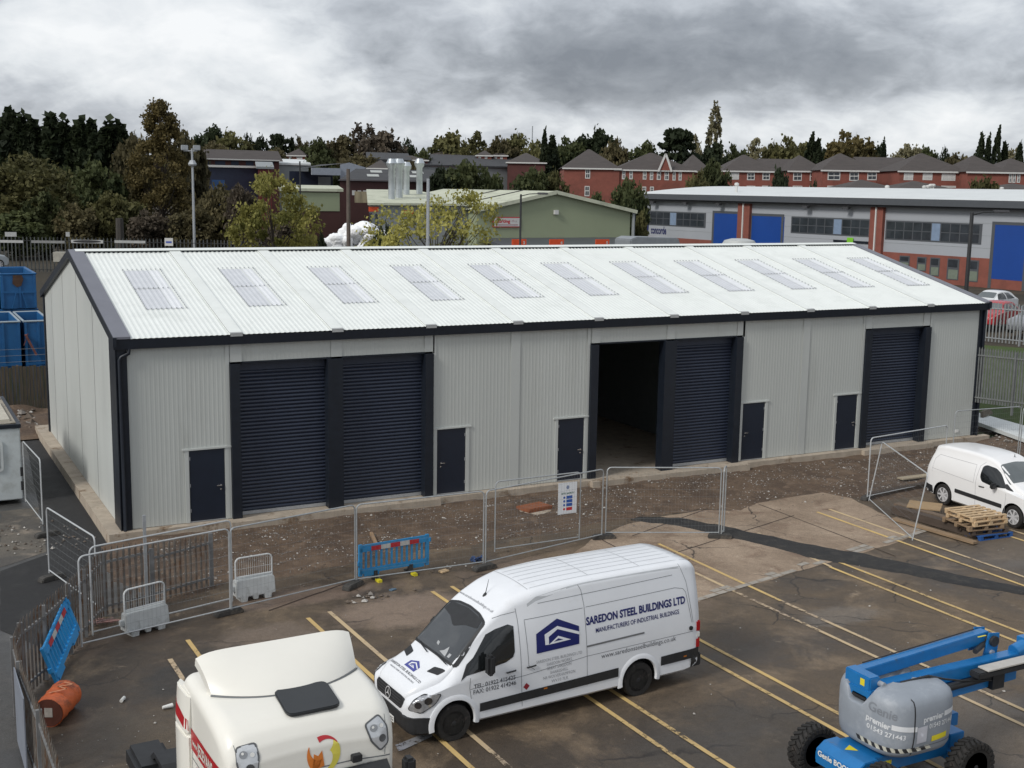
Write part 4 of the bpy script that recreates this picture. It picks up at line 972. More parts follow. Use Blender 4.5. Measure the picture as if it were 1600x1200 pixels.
# cab shell: local x across (-1.22..1.22), y backwards (0 front), z up
def cabsec(y, w, zt, rr, zb=.95):
    ze = zt-rr; P = [(-w, zb), (-w, zb+.9), (-w*.995, (zb+ze)/2+.3)]
    for a in range(0, 9):
        an = a/8*math.pi/2; P.append((-w+.0+rr*(1-math.cos(an)), ze+rr*math.sin(an)))
    P += [(-(w-rr)*.6, zt+.025), (-(w-rr)*.25, zt+.04)]
    return [(x, y, z) for x, z in P]+[(-x, y, z) for x, z in P[::-1]]
secs = [(.02, 1.02, 2.52, .25), (.03, 1.08, 2.66, .30), (.09, 1.15, 2.84, .30), (.20, 1.19, 2.98, .30), (.36, 1.21, 3.07, .27), (.60, 1.22, 3.13, .24), (.95, 1.225, 3.17, .22), (1.35, 1.225, 3.19, .20), (2.05, 1.225, 3.20, .18), (2.12, 1.21, 3.18, .18)]
mb = MB(); rows = []
for i in range(len(secs)-1):
    for k in range(5):
        t = k/5; q = [secs[max(0, i-1)], secs[i], secs[i+1], secs[min(len(secs)-1, i+2)]]
        rows.append(cabsec(*[secs[i][c]+(secs[i+1][c]-secs[i][c])*t if c == 0 else cr_(q[0][c], q[1][c], q[2][c], q[3][c], t) for c in range(4)]))
rows.append(cabsec(*secs[-1]))
idx = mb.grid(rows); mb.F(*idx[0]); mb.F(*idx[-1][::-1])
mb.box(-1.2, 1.2, .1, 2.1, .5, .97)
cabb = mb.build('cab_shell', M_cream, T, smooth=40); bt = bvh_of(cabb)
# below the roof: windscreen, visor, doors glass, grille, bumper
FRT = ((0, 0, 0), (1, 0, 0), (0, 0, 1), (0, -1, 0))
decal('windscreen', [P1(smooth_poly([(-1.0, 1.55), (1.0, 1.55), (.98, 2.3), (-.98, 2.3)], .1))], FRT, None, -.0, M_glass, T, 0)
for s in (-1, 1):
    decal('side_window', [P1(smooth_poly([(.15, 1.6), (1.0, 1.6), (1.0, 2.2), (.3, 2.2)], .08))], ((0, 0, 0), (0, 1, 0), (0, 0, 1), (s, 0, 0)), bt, .006, M_glass, T, .1)
mb = MB(); mb.box(-1.0, 1.0, -.03, .1, 1.0, 1.5); mb.build('grille', M_plas, T, bevel=.04)
mb = MB(); mb.box(-1.22, 1.22, -.06, .5, .3, .95); mb.build('front_bumper', M_cream, T, bevel=.06, smooth=40)
mb = MB(); mb.prism([(-.02, 2.34), (-.28, 2.16), (-.28, 2.13), (-.0, 2.29)], 'x', -1.02, 1.02); mb.build('sun_visor', M_plas, T)
mb = MB(); mb.box(.50, .64, -.07, .03, 2.40, 2.50); mb.build('visor_bracket', M_plas, T, bevel=.01)
for s in (-1, 1):
    mb = MB(); mb.box(-.06, .1, -.1, .1, -.35, .35); o = mb.build('wing_mirror', M_plas, T, bevel=.04, smooth=40); o.location = (s*1.36, .05, 1.9)
for y in (.75, 3.9, 4.0):
    if y == 4.0: break
    for s in (-1, 1): make_wheel(T, (0, 0, 0), .5, .3, 'steel', 1).matrix_local = Matrix.Translation((s*1.02, y, .5)) @ Matrix.Rotation(-s*math.pi/2, 4, 'Z')
mb = MB(); mb.box(-.45, .45, 1.9, 4.9, .6, .85); mb.build('chassis', M_plas, T)
mb = MB(); mb.prism([(3.35, .62), (3.42, .95), (3.65, 1.12), (4.15, 1.12), (4.4, .95), (4.48, .62), (4.40, .60), (4.32, .9), (4.1, 1.04), (3.7, 1.04), (3.5, .9), (3.43, .60)], 'x', -1.22, -.72); mb.build('mudguard', M_plas, T, smooth=30)
mb = MB(); mb.prism([(3.35, .62), (3.42, .95), (3.65, 1.12), (4.15, 1.12), (4.4, .95), (4.48, .62), (4.40, .60), (4.32, .9), (4.1, 1.04), (3.7, 1.04), (3.5, .9), (3.43, .60)], 'x', .72, 1.22); mb.build('mudguard', M_plas, T, smooth=30)
mb = MB(); mb.box(-1.5, -.9, 4.0, 5.0, .6, .95); mb.box(-1.35, -.85, 3.2, 3.95, .5, .8); mb.build('side_tank', M_plas, T, bevel=.07, smooth=40)
# roof air deflector: a swept dish rising to the rear
rows = []
for j in range(13):
    t = j/12; row = []
    for i in range(25):
        u = -1+2*i/24; yf = .78+.42*abs(u)**2.2; yb = 1.66+.02*u*u
        y = yf+(yb-yf)*t; z = 3.205+.44*(t**.85)*(1-.18*(abs(u)**8))+.03*math.sin(math.pi*t)
        x = u*(1.06+.08*t); row.append((x, y, z))
    rows.append(row)
mb = MB(); mb.grid(rows)
mb.grid([[(x, y+(.04 if k else 0), z-(.0 if k == 0 else .07)) for x, y, z in rows[-1]] for k in (0, 1)])
back = [[(x, y+.05, z-.07) for x, y, z in r] for r in rows[3:]]; mb.grid(back)
for sgn in (0, 24):
    mb.grid([[rows[k][sgn] for k in range(13)], [(rows[k][sgn][0]*1.0, rows[k][sgn][1]+.05, 3.12 if k < 3 else rows[k][sgn][2]-.12) for k in range(13)]])
dfl = mb.build('roof_deflector', M_cream, T, smooth=50)
sf = []
for k in range(25): x, y, z = rows[0][k]; sf.append((x*1.01, y-.012, z-.012))
mb = MB(); mb.tube(sf, .012, 5); mb.build('deflector_gap', M_seam, dfl)
# side collars behind the cab
for s in (-1, 1):
    for (z0, z1, nm) in ((1.1, 2.42, 'side_collar'), (2.44, 3.04, 'upper_collar')):
        mb = MB(); ins = .0
        pr_ = [(s*1.235, 1.70), (s*1.30, 1.78), (s*1.315, 2.2), (s*1.28, 2.38), (s*1.2, 2.42), (s*1.17, 2.1), (s*1.17, 1.72)]
        top = [(x*(.985 if z1 > 3 else 1), y) for x, y in pr_]
        i0 = [mb.V((x, y, z0)) for x, y in pr_]; i1 = [mb.V((x*(.975 if z1 > 3 else 1), y-(.0 if z1 < 3 else .05), z1)) for x, y in pr_]
        mb.F(*i0); mb.F(*i1[::-1])
        for k in range(7): mb.F(i0[k], i0[(k+1) % 7], i1[(k+1) % 7], i1[k])
        co_ = mb.build(nm, M_cream, T, bevel=.03, smooth=50)
        if s < 0 and z1 > 3: UC = co_
# roof hatch
mb = MB(); hp = smooth_poly([(-.30, .20), (.47, .20), (.47, .82), (-.30, .82)], .12, 4)
HM = Matrix.Translation((0, .12, 0))
mb.prism([(x, y) for x, y in hp], 'z', 0, .05); mb.v = [(x, y+.05, z+3.045+.155*min(1, max(0, (y-.0)/.8))) for x, y, z in mb.v]
ha = mb.build('roof_hatch', mat('hatch_black', (.03, .033, .036), .35, var=.1), T, bevel=.012, smooth=40)
rimh = []
for a, b in zip(hp, hp[1:]+hp[:1]): rimh += strip([a, b], .045)
# red stripe and lettering along the left flank, flame ring on the front
SL_ = ((0, 0, 0), (0, -1, 0), (0, 0, 1), (-1, 0, 0))      # u runs forwards
stp = [(-1.70, 2.55), (-.30, 2.55), (-.12, 2.46), (-.05, 2.30), (-.30, 2.24), (-1.70, 2.24)]
decal('red_stripe', [P1(stp)], SL_, bt, .006, M_redv, T, .08)
decal('red_stripe', [P1([(-2.36, 2.80), (-1.72, 2.66), (-1.72, 2.50), (-2.36, 2.60)])], ((-.0, 0, 0), (0, -1, 0), (0, 0, 1), (-1, 0, 0)), bvh_of(UC), .005, M_redv, T, .06)
decal('stripe_lettering', [text_on('www.', (-1.62, 2.335), (-1.36, 2.335), .10, .02), text_on('JEZEVANS', (-1.34, 2.315), (-.62, 2.315), .17, .03), text_on('.co.uk', (-.60, 2.33), (-.26, 2.33), .10, .02)], SL_, bt, .010, M_cream, T, .1)
sm = []
for l in ([(-1.66, .95), (-1.66, 3.0)], [(-1.66, 2.12), (-.12, 2.12)]): sm += strip(l, .014)
decal('panel_seam', sm, SL_, bt, .005, M_seam, cabb, .1)
sm = strip([(-1.15, 2.36), (-.5, 2.41), (.5, 2.41), (1.15, 2.36)], .016)+strip([(-1.0, 2.39), (-1.06, 2.9)], .008)+strip([(1.0, 2.39), (1.06, 2.9)], .008)
decal('panel_seam', sm, FRT, bt, .004, M_seam, cabb, .08)
def ringlogo(fr, cx_, cz_, r, b, nm):
    def arc(a0, a1, r0, r1, w0, w1, n=12):
        O_, I_ = [], []
        for k in range(n+1):
            t = k/n; a = R_(a0+(a1-a0)*t); ww = w0+(w1-w0)*t; rr = r0+(r1-r0)*t; O_.append((cx_+rr*math.cos(a), cz_+rr*math.sin(a))); I_.append((cx_+(rr-ww)*math.cos(a), cz_+(rr-ww)*math.sin(a)))
        return [P1([O_[k], O_[k+1], I_[k+1], I_[k]]) for k in range(n)]
    decal(nm, arc(110, 30, r, r*.98, r*.34, .01), fr, b, .006, mat('logo_red', (.5, .03, .04), .4), T, .06)
    decal(nm, arc(245, 150, r, r*1.02, r*.75, .01)+[P1([(cx_-.72*r, cz_-.78*r), (cx_+.02*r, cz_-.62*r), (cx_-.1*r, cz_+.2*r), (cx_-.35*r, cz_-.05*r), (cx_-.6*r, cz_+.1*r)])], fr, b, .006, mat('logo_orange', (.72, .22, .04), .4), T, .06)
    decal(nm, arc(-75, 20, r, r*1.0, r*.2, r*.62)+arc(20, 45, r, r*.9, r*.6, .01), fr, b, .006, mat('logo_yellow', (.70, .62, .10), .4), T, .06)
tinv = (Matrix.Translation((TX+.03, TY, G)) @ Matrix.Rotation(R_(1.5), 4, 'Z')).inverted()
o_ = tinv @ CAM; d_ = (tinv.to_3x3() @ ray(506, 1178)).normalized(); h_ = bt.ray_cast(o_, d_)[0]
ringlogo((h_, (1, 0, 0), (0, .45, .9), (0, -.85, .52)), 0, 0, .235, bt, 'flame_ring')
ringlogo(((0, 0, 0), (0, -1, 0), (0, 0, 1), (-1, 0, 0)), -1.35, 1.85, .24, bt, 'flame_ring')
# corner lamps in the roof front
for s in (-1, 1):
    N_ = Vector((s*.45, -.85, .35)).normalized(); Uu = Vector((s*.88, .45, 0)).normalized(); Vv = N_.cross(Uu)*s; Vv = Vv if Vv.z > 0 else -Vv
    c = Vector((s*.88, .12, 2.70)); pl = smooth_poly([(s*-.15, .15), (s*-.12, -.09), (s*.0, -.27), (s*.12, -.19), (s*.14, .03), (s*.08, .21)], .04)
    o = decal('corner_lamp', [P1(pl)], (c, Uu, Vv, N_), bt, .010, mat('roof_lamp_lens', (.62, .64, .66), .12, metal=.35, var=.10, vs=7), T, .04); rim_ = []
    for a, b in zip(pl, pl[1:]+pl[:1]): rim_ += strip([a, b], .022)
    decal('lamp_edge', rim_, (c, Uu, Vv, N_), bt, .014, mat('lamp_rim', (.10, .105, .11), .4), o, 0)
    for (u, v, r, m_) in ((s*-.05, .06, .052, mat('lens_ring', (.30, .31, .32), .2, metal=.4)), (s*.04, -.11, .052, mat('lens_core', (.13, .135, .14), .2, metal=.4)), (s*-.06, .075, .018, M_plate), (s*.06, .06, .03, M_plate)):
        decal('reflector', [P1([(u+r*math.cos(t*.5236), v+r*math.sin(t*.5236)) for t in range(12)])], (c, Uu, Vv, N_), bt, .016 if r > .05 else .018, m_, o, 0)
# ================================================================== blue and grey boom lift
M_blue = mat('lift_blue', (.012, .16, .42), .38, var=.1, vs=4, coat=.2, dirt=(.05, .13, .25), ds=5, dt=.62, dw=.1)
M_lg = mat('lift_grey', (.27, .30, .34), .5, var=.07, vs=2.5, dirt=(.36, .39, .43), ds=2.2, dt=.52, dw=.2)
LF = empty('boom_lift', (9.35, -20.08, G), R_(0), label='blue and grey articulated boom lift with folded boom and chunky tyres', cat='boom lift')
for (x, y, s) in ((-1.0, .80, 1), (-1.0, -.88, -1), (1.05, -.86, -1), (1.05, .80, 1)): make_wheel(LF, (x, y, .42), .42, .30, 'lift', s)
mb = MB(); mb.box(-1.0, 1.1, -.42, .42, .42, .72); mb.prism([(-1.22, .36), (-.75, .36), (-.75, .74), (-1.05, .74), (-1.22, .62)], 'y', -.52, .48); mb.box(-1.12, -.9, -.62, .6, .34, .5); mb.box(.95, 1.15, -.66, .62, .34, .5)
mb.box(1.0, 1.75, .05, .30, .62, .86); mb.box(1.0, 1.35, -.45, .45, .55, .8)
ch = mb.build('chassis', M_blue, LF, bevel=.012)
mb = MB(); mb.lathe([(.42, .7), (.42, .84), (.3, .86)], 'z', (.0, 0, 0), 28); mb.build('slew_ring', M_plas, LF)
decal('chassis_lettering', [text_on('Genie BOOM', (-.42, .52), (.40, .52), .10, .03)], ((-1.225, 0, 0), (0, -1, 0), (0, 0, 1), (-1, 0, 0)), None, .004, M_plate, ch, 0)
M_yl = mat('warning_yellow', (.72, .62, .03), .5, var=.05)
mb = MB(); mb.poly([(-1.0, .02, .7445), (-.82, -.12, .7445), (-.80, .12, .7445)]); mb.build('warning_sticker', M_yl, ch, fix=False)
mb = MB(); mb.box(-.62, -.35, -.426, -.421, .55, .62); mb.build('warning_sticker', M_yl, ch)
# turntable covers
def sup(t, a, b, n=3.2):
    c, s = math.cos(t), math.sin(t); return (a*math.copysign(abs(c)**(2/n), c), b*math.copysign(abs(s)**(2/n), s))
CXL, CYL = .02, -.06
rows = []
prof = [(.86, .80), (.93, .84), (.97, .92), (.99, 1.10), (1.0, 1.35), (1.0, 1.60), (.985, 1.72), (.95, 1.80), (.88, 1.85), (.75, 1.88), (.5, 1.90), (.3, 1.905), (.02, 1.905)]
for f, z in prof:
    row = []
    for k in range(65):
        t = 2*math.pi*k/64; x, y = sup(t, .80*f, .80*f, 3.6)
        zz = z
        if z > 1.5:                                         # well for the boom along the middle
            g = ss(1-abs(y-.14)/.28, 0, .5); zz = z-(z-1.5)*.85*g if abs(y-.14) < .28 and x > -2 else z
        row.append((x+CXL, y+CYL, zz))
    rows.append(row)
mb = MB(); mb.grid(rows); mb.F(*[mb.V(p) for p in rows[0][:-1]][::-1]); cov = mb.build('turntable_cover', M_lg, LF, smooth=45); bc = bvh_of(cov)
gap = []
SF1 = ((CXL, CYL, 0), (1, 0, 0), (0, 0, 1), (.08, -1, 0)); SF2 = ((CXL, CYL, 0), (0, -1, 0), (0, 0, 1), (-1, -.0, 0)); SF3 = ((CXL-.1, CYL-.1, 0), (.64, -.77, 0), (0, 0, 1), (-.77, -.64, 0))
decal('cover_gap', strip([(-.42, .82), (-.40, 1.2), (-.42, 1.80), (-.46, 1.88)], .022), SF1, bc, .005, M_plas, cov, .06)
decal('cover_gap', strip([(-.36, .98), (.7, 1.0)], .016), SF1, bc, .005, mat('groove_dark', (.13, .14, .16), .6), cov, .06)
M_lw = mat('lift_lettering', (.70, .72, .74), .5)
decal('hire_lettering', [text_on('premier', (-.22, 1.42), (.24, 1.44), .105, .03), text_on('01543 271443', (-.08, 1.29), (.52, 1.31), .085, .02), P1([(.26, 1.45), (.55, 1.46), (.55, 1.55), (.26, 1.54)])], SF1, bc, .006, M_lw, cov, .06)
decal('hire_lettering', [text_on('premier', (-.42, 1.36), (.0, 1.32), .105, .03), text_on('01543 271443', (-.40, 1.22), (.25, 1.16), .085, .02), P1([(.02, 1.33), (.42, 1.28), (.42, 1.37), (.02, 1.42)])], SF3, bc, .006, M_lw, cov, .06)
decal('maker_lettering', [text_on('Genie', (-.40, 1.55), (.10, 1.50), .16, .02)], SF3, bc, .006, mat('faded_lettering', (.215, .235, .265), .6), cov, .06)
decal('cover_label', [P1([(-.34, 1.06), (-.12, 1.07), (-.12, 1.36), (-.34, 1.35)])], SF1, bc, .007, mat('label_paper', (.50, .51, .56), .6), cov, .06)
decal('warning_label', [P1([(0, 1.04), (.36, 1.06), (.36, 1.16), (0, 1.14)])], SF1, bc, .007, M_yl, cov, .06)
hz = []; hw = []
for k in range(9):
    x0 = -.58+k*.13; p_ = [(x0, 1.0-.0*k), (x0+.07, 1.0), (x0+.11, .92), (x0+.04, .92)]; q_ = [(x0+.07, 1.0), (x0+.14, 1.0), (x0+.18, .92), (x0+.11, .92)]
    hz.append(P1(p_)); hw.append(P1(q_))
decal('hazard_stripe', hz, SF3, bc, .007, M_plas, cov, .05); decal('hazard_stripe', hw, SF3, bc, .007, mat('hazard_pale', (.55, .54, .46), .5), cov, .05)
# booms: the stack runs away to the right, out of the picture
def boom(name, a, b, w, h, parent=LF): mb = MB(); mb.bar(a, b, w, h); return mb.build(name, M_blue, parent, bevel=.012)
yb = .08
o = boom('lower_boom', (-.50, yb+.02, 1.66), (3.3, yb, 1.66), .24, .24)
mb = MB(); mb.box(-.70, -.25, yb-.28, yb+.28, 1.60, 1.80); mb.build('pivot_housing', M_blue, LF, bevel=.03)
mb = MB(); mb.box(-.72, -.40, yb-.2, yb+.16, 1.60, 1.68); mb.build('counterweight', M_plas, LF, bevel=.02)
boom('upper_boom', (-.50, yb+.25, 1.90), (2.72, yb+.36, 2.04), .20, .22)
mb = MB(); mb.box(-.68, -.44, yb-.22, yb+.38, 1.78, 2.02); mb.build('pivot_bracket', M_blue, LF, bevel=.02)
mb = MB(); mb.box(-.686, -.682, yb-.1, yb+.0, 1.84, 1.96); mb.build('warning_sticker', M_yl, LF)
mb = MB(); mb.prism([(2.50, 1.72), (2.86, 1.70), (2.90, 2.12), (2.62, 2.16)], 'y', yb+.16, yb+.20); mb.prism([(2.50, 1.72), (2.86, 1.70), (2.90, 2.12), (2.62, 2.16)], 'y', yb+.50, yb+.54); mb.build('knuckle_plate', M_blue, LF, bevel=.01)
mb = MB(); mb.tube([(2.2, yb+.1, 1.9), (2.75, yb+.3, 1.95)], .05, 8); mb.lathe([(.10, yb+.1), (.10, yb+.6)], 'y', (2.72, 0, 2.0), 16); mb.build('lift_cylinder', M_plas, LF, smooth=40)
mb = MB(); mb.tube([(1.2, yb-.2, 1.50), (2.4, yb-.2, 1.52)], .07, 10); mb.box(2.25, 2.55, yb-.3, yb+.05, 1.30, 1.62); mb.build('lift_cylinder', M_plas, LF, smooth=40)
boom('boom_tray', (.9, yb-.1, 1.40), (3.0, yb-.06, 1.44), .26, .22)
mb = MB(); mb.box(1.75, 3.05, yb-.42, yb-.18, 1.62, 1.74); mb.build('cable_tray', M_plas, LF, bevel=.02)
mb = MB(); mb.box(1.95, 3.25, yb-.44, yb-.20, 1.75, 1.775); mb.build('cable_tray_lid', mat('tray_lid', (.50, .48, .44), .5), LF)
mb = MB(); mb.tube([(3.1, yb, 1.78), (3.6, yb, 1.90), (3.9, yb, 2.25)], [.13, .14, .13], 10); mb.box(3.35, 3.75, yb-.16, yb+.16, 1.75, 2.0); mb.build('jib_knuckle', M_blue, LF, bevel=.01, smooth=40)
boom('jib', (3.9, yb, 2.3), (4.1, yb-.1, 1.2), .16, .16)
boom('platform_mount', (4.1, yb-.1, 1.22), (5.22, -.5, .92), .12, .14)
for (px_, pz_) in ((-.46, 1.90), (-.46, 1.70), (2.72, 2.0), (2.70, 1.78)):
    mb = MB(); mb.lathe([(.001, -.335 if px_ < 0 else .12), (.05, -.335 if px_ < 0 else .12), (.05, -.20 if px_ < 0 else .2)], 'y', (px_, yb, pz_), 14); mb.build('pivot_pin', M_galv, LF, smooth=40)
mb = MB(); mb.box(.2, .55, yb-.104, yb-.101, 1.60, 1.72); mb.build('warning_sticker', M_plate, LF); mb = MB(); mb.box(2.3, 2.5, yb+.13, yb+.16, 2.14, 2.148); mb.build('warning_sticker', M_yl, LF)
mb = MB(); mb.tube([(-.3, yb+.36, 2.03), (1.2, yb+.38, 2.11), (2.5, yb+.42, 2.17)], .012, 5); mb.build('hose', M_plas, LF)
for k in range(3): 
    mb = MB(); mb.tube([(-.1+k*.1, yb-.35, 1.90), (.5+k*.05, yb-.4, 1.93-k*.02), (1.0, yb-.33, 1.75), (1.5, yb-.25, 1.6), (2.2, yb-.3, 1.5)], .018, 6); mb.build('hose', M_plas, LF, smooth=60)
for_x = 0
mb = MB(); mb.M = Matrix.Translation((1.2, -.6, 0)); mb.box(4.0, 4.8, -.7, .9, .5, .56)
for x in (4.02, 4.78):
    for y in (-.68, .1, .88): mb.tube([(x, y, .55), (x, y, 1.6)], .02, 6)
mb.tube([(4.02, -.68, 1.6), (4.78, -.68, 1.6), (4.78, .88, 1.6), (4.02, .88, 1.6), (4.02, -.68, 1.6)], .02, 6); mb.tube([(4.02, -.68, 1.1), (4.78, -.68, 1.1), (4.78, .88, 1.1), (4.02, .88, 1.1), (4.02, -.68, 1.1)], .02, 6)
mb.build('work_platform', M_blue, LF)
# ================================================================== site fencing, barriers, drum, pallets
M_hgal = mat('fence_tube', (.36, .38, .39), .45, metal=.25, var=.15, vs=10)
M_hbri = mat('fence_tube_bright', (.50, .52, .53), .4, metal=.2, var=.1, vs=10)
M_foot = mat('foot_rubber', (.055, .052, .048), .85, var=.3, vs=9, dirt=(.13, .11, .09), ds=5, dt=.55)
M_wire = mat('weld_wire', (.20, .21, .215), .5, metal=.3, var=.1)
def V2(px, py): return gz(px, py)
def heras(name_label, a, b, h=1.98, z0=G+.14, lean=0, frame=None, group='temporary mesh fence panels'):
    """a, b ground points (x, y) of the two uprights"""
    a = Vector((a[0], a[1], 0)); b = Vector((b[0], b[1], 0)); d = b-a; W_ = d.length
    o = empty('mesh_fence', (a.x, a.y, z0), math.atan2(d.y, d.x), label=name_label, cat='mesh fence', group=group)
    o.rotation_euler = (lean, 0, math.atan2(d.y, d.x))
    r = .13; pts = [(0, 0, -.06), (0, 0, h-r)]
    for k in range(1, 5): t = k/5*math.pi/2; pts.append((r-r*math.cos(t), 0, h-r+r*math.sin(t)))
    pts += [(r, 0, h), (W_-r, 0, h)]
    for k in range(1, 5): t = k/5*math.pi/2; pts.append((W_-r+r*math.sin(t), 0, h-r+r*math.cos(t)))
    pts += [(W_, 0, h-r), (W_, 0, -.06)]
    mb = MB(); mb.tube(pts, .020, 6); mb.tube([(0, 0, .02), (W_, 0, .02)], .017, 6)
    mb.build('frame', frame or M_hgal, o, smooth=50)
    mb = MB(); n = int(W_/.10); rr = .0016
    for k in range(1, n): x = W_*k/n; mb.tube([(x, .012, .03), (x, .012, h-.02)], rr, 3, cap=False)
    for k in range(1, 9): z = h*k/9; mb.tube([(.02, .012, z), (W_-.02, .012, z)], rr*1.4, 3, cap=False)
    mb.build('mesh_infill', M_wire, o, fix=False)
    return o
FEET = []
def foot(px, py, ang, label, z=G):
    p = gz(px, py) if not isinstance(px, Vector) else px
    o = empty('ballast_block', (p.x, p.y, z), R_(ang), label=label, cat='fence foot', group='rubber feet under the mesh fence')
    mb = MB(); pr_ = [(-.36, 0), (.36, 0), (.34, .10), (.26, .14), (-.26, .14), (-.34, .10)]; mb.prism(pr_, 'y', -.12, .12); mb.build('block', M_foot, o, bevel=.02, smooth=30)
    mb = MB(); 
    for x in (-.22, -.08, .08, .22): mb.lathe([(.03, .141), (.001, .142)], 'z', (x, 0, 0), 10)
    mb.build('socket', M_dark, o, fix=False)
def P2(px, py): v = gz(px, py, G+.12); return (v.x, v.y)
heras('mesh fence panel from the white barrier to the blue barrier', P2(362, 953), P2(555, 907))
heras('mesh fence panel behind the blue plastic barrier, left of the dark van', P2(557.5, 907), P2(755, 880))
heras('mesh fence panel behind the van roof, in front of the notice board', P2(758.5, 880), P2(940, 837))
heras('narrow mesh fence panel carrying the white site notice board', P2(773, 860), P2(905, 841), 1.95)
heras('upright mesh fence panel right of the open doorway, over the pale concrete', P2(946, 834), P2(1123, 834))
o = heras('doubled mesh fence panel edge by the dark trench strip', P2(1127, 835), P2(1131, 829)); 
heras('nearer of the two overlapping bright mesh panels behind the white barrier', P2(128, 1008), P2(360, 953), 1.98, frame=M_hbri)
heras('farther of the two overlapping bright mesh panels behind the white barrier', P2(145, 990), P2(363, 937), 1.98, frame=M_hbri)
heras('mesh fence panel beside the grey portable cabin', P2(40, 782), P2(67, 817), 1.9, frame=M_hbri)
heras('mesh fence panel across the fresh black tarmac path', P2(77, 893), P2(152, 948), 1.7, frame=M_hbri)
p0 = gz(1355, 778, G+.1); 
heras('mesh fence panel standing behind the plank pile, running back to the small van', (p0.x, p0.y), P2(1474, 752), 2.0, frame=M_hbri)
p1 = gz(1426, 842, G+.05); 
heras('mesh fence panel leaning over the planks beside the pallet stack', (p0.x+.04, p0.y-.05), (p1.x, p1.y), 2.0, z0=G+.05, lean=R_(-9), frame=M_hbri)
q0 = gz(1490, 745, G); heras('mesh fence panel behind the white small van', (q0.x+1.2, q0.y+1.2), (gz(1589, 720).x, gz(1589, 720).y), 2.0)
q1 = gz(1592, 722); heras('mesh fence panel at the right edge behind the small van', (q1.x, q1.y), (q1.x+3.0, q1.y-1.2), 2.0)
foot(357, 960, 12, 'dark rubber fence foot beside the left white barrier'); foot(552, 918, 35, 'rubber fence foot left of the blue barrier'); foot(757, 890, 10, 'rubber fence foot behind the white van roof')
foot(943, 842, -12, 'rubber fence foot on the pale concrete under the upright panel'); foot(1125, 841, -30, 'rubber fence foot beside the dark trench strip'); foot(74, 838, 18, 'weathered rubber fence foot on the debris by the cabin')
foot(82, 906, 25, 'weathered rubber fence foot on the black tarmac path'); foot(1356, 780, 20, 'rubber fence foot half buried behind the planks')
# site notice board
a, b = P2(773, 860), P2(905, 841); A3 = Vector((a[0], a[1], 0)); B3 = Vector((b[0], b[1], 0)); dd = (B3-A3).normalized()
NB = empty('notice_board', (A3.x+dd.x*2.0, A3.y+dd.y*2.0, G+.14+.78), math.atan2(dd.y, dd.x), label='white safety notice board with blue and red panels, tied to the mesh fence', cat='sign')
mb = MB(); mb.box(0, .62, -.05, -.04, 0, .92); mb.build('board', mat('board_white', (.72, .75, .78), .5, var=.03), NB)
fr = ((0, -.052, 0), (1, 0, 0), (0, 0, 1), (0, -1, 0)); M_sgb = mat('sign_blue', (.02, .09, .38), .4); M_sgr = mat('sign_red', (.5, .02, .03), .4)
for k, z in enumerate((.44, .33, .22)): decal('mandatory_panel', [P1([(.27, z), (.47, z), (.47, z+.09), (.27, z+.09)])], fr, None, 0, M_sgb, NB, 0); decal('mandatory_disc', [P1([(.20+.035*math.cos(t), z+.045+.035*math.sin(t)) for t in [i*.6283 for i in range(10)]])], fr, None, 0, M_sgb, NB, 0)
decal('prohibition_panel', [P1([(.27, .10), (.47, .10), (.47, .19), (.27, .19)])], fr, None, 0, M_sgr, NB, 0)
decal('prohibition_disc', [P1([(.20+.035*math.cos(t), .145+.035*math.sin(t)) for t in [i*.6283 for i in range(10)]])], fr, None, 0, M_sgr, NB, 0)
decal('heading', [text_on('SITE SAFETY', (.10, .58), (.54, .58), .05, .03)], fr, None, 0, mat('sign_green', (.02, .12, .08), .4), NB, 0)
decal('crest', [P1([(.31+.05*math.cos(t), .78+.06*math.sin(t)) for t in [i*.6283 for i in range(10)]])], fr, None, 0, mat('crest_blue', (.20, .25, .38), .5), NB, 0)
# blue plastic barriers
M_bb = mat('barrier_blue', (.03, .25, .52), .45, var=.12, vs=6, dirt=(.12, .25, .36), ds=7, dt=.6)
M_bb2 = mat('barrier_blue_clean', (.03, .28, .62), .4, var=.06)
def plastic_barrier(label, W_, m, feet=True):
    o = empty('plastic_barrier', label=label, cat='barrier', group='blue plastic site barriers')
    mb = MB(); t = .035
    mb.box(0, W_, -t, t, .22, .34); mb.box(0, W_, -t, t, .80, .90); mb.box(0, W_, -t*.7, t*.7, .90, .98)
    n = int(W_/.15)
    for k in range(n+1): x = .03+(W_-.06)*k/n; mb.box(x-.022, x+.022, -t*.7, t*.7, .34, .80)
    for x in (.02, W_-.02): mb.box(x-.045, x+.045, -t, t, .16, 1.0)
    mb.box(.12, .55, -t, t, .14, .22); mb.box(W_-.55, W_-.12, -t, t, .14, .22)
    mb.lathe([(.05, 0), (.05, .1)], 'z', (W_+.05, 0, .8), 8); mb.lathe([(.05, 0), (.05, .1)], 'z', (-.05, 0, .45), 8)
    mb.build('panel', m, o)
    for k in range(5):
        mb = MB(); x = W_*.16+k*W_*.14; mb.box(x, x+W_*.14-.005, -t-.006, -t-.001, .81, .93); mb.build('reflective_band', MATS['hazard_white'] if k % 2 else MATS['hazard_red'], o)
    if feet:
        for x in (W_*.22, W_*.74):
            mb = MB(); mb.prism([(-.28, 0), (.28, 0), (.28, .05), (.08, .09), (.05, .26), (-.05, .26), (-.08, .09), (-.28, .05)], 'x', x-.05, x+.05); f_ = mb.build('foot', M_plas, o)
            mb = MB(); mb.box(x-.055, x+.055, -.31, -.12, .0, .075); mb.build('foot_tip', M_yl, f_)
    return o
mat('hazard_white', (.50, .50, .48), .4); mat('hazard_red', (.45, .03, .04), .4)
p, q = gz(562, 910), gz(668, 891); d = q-p
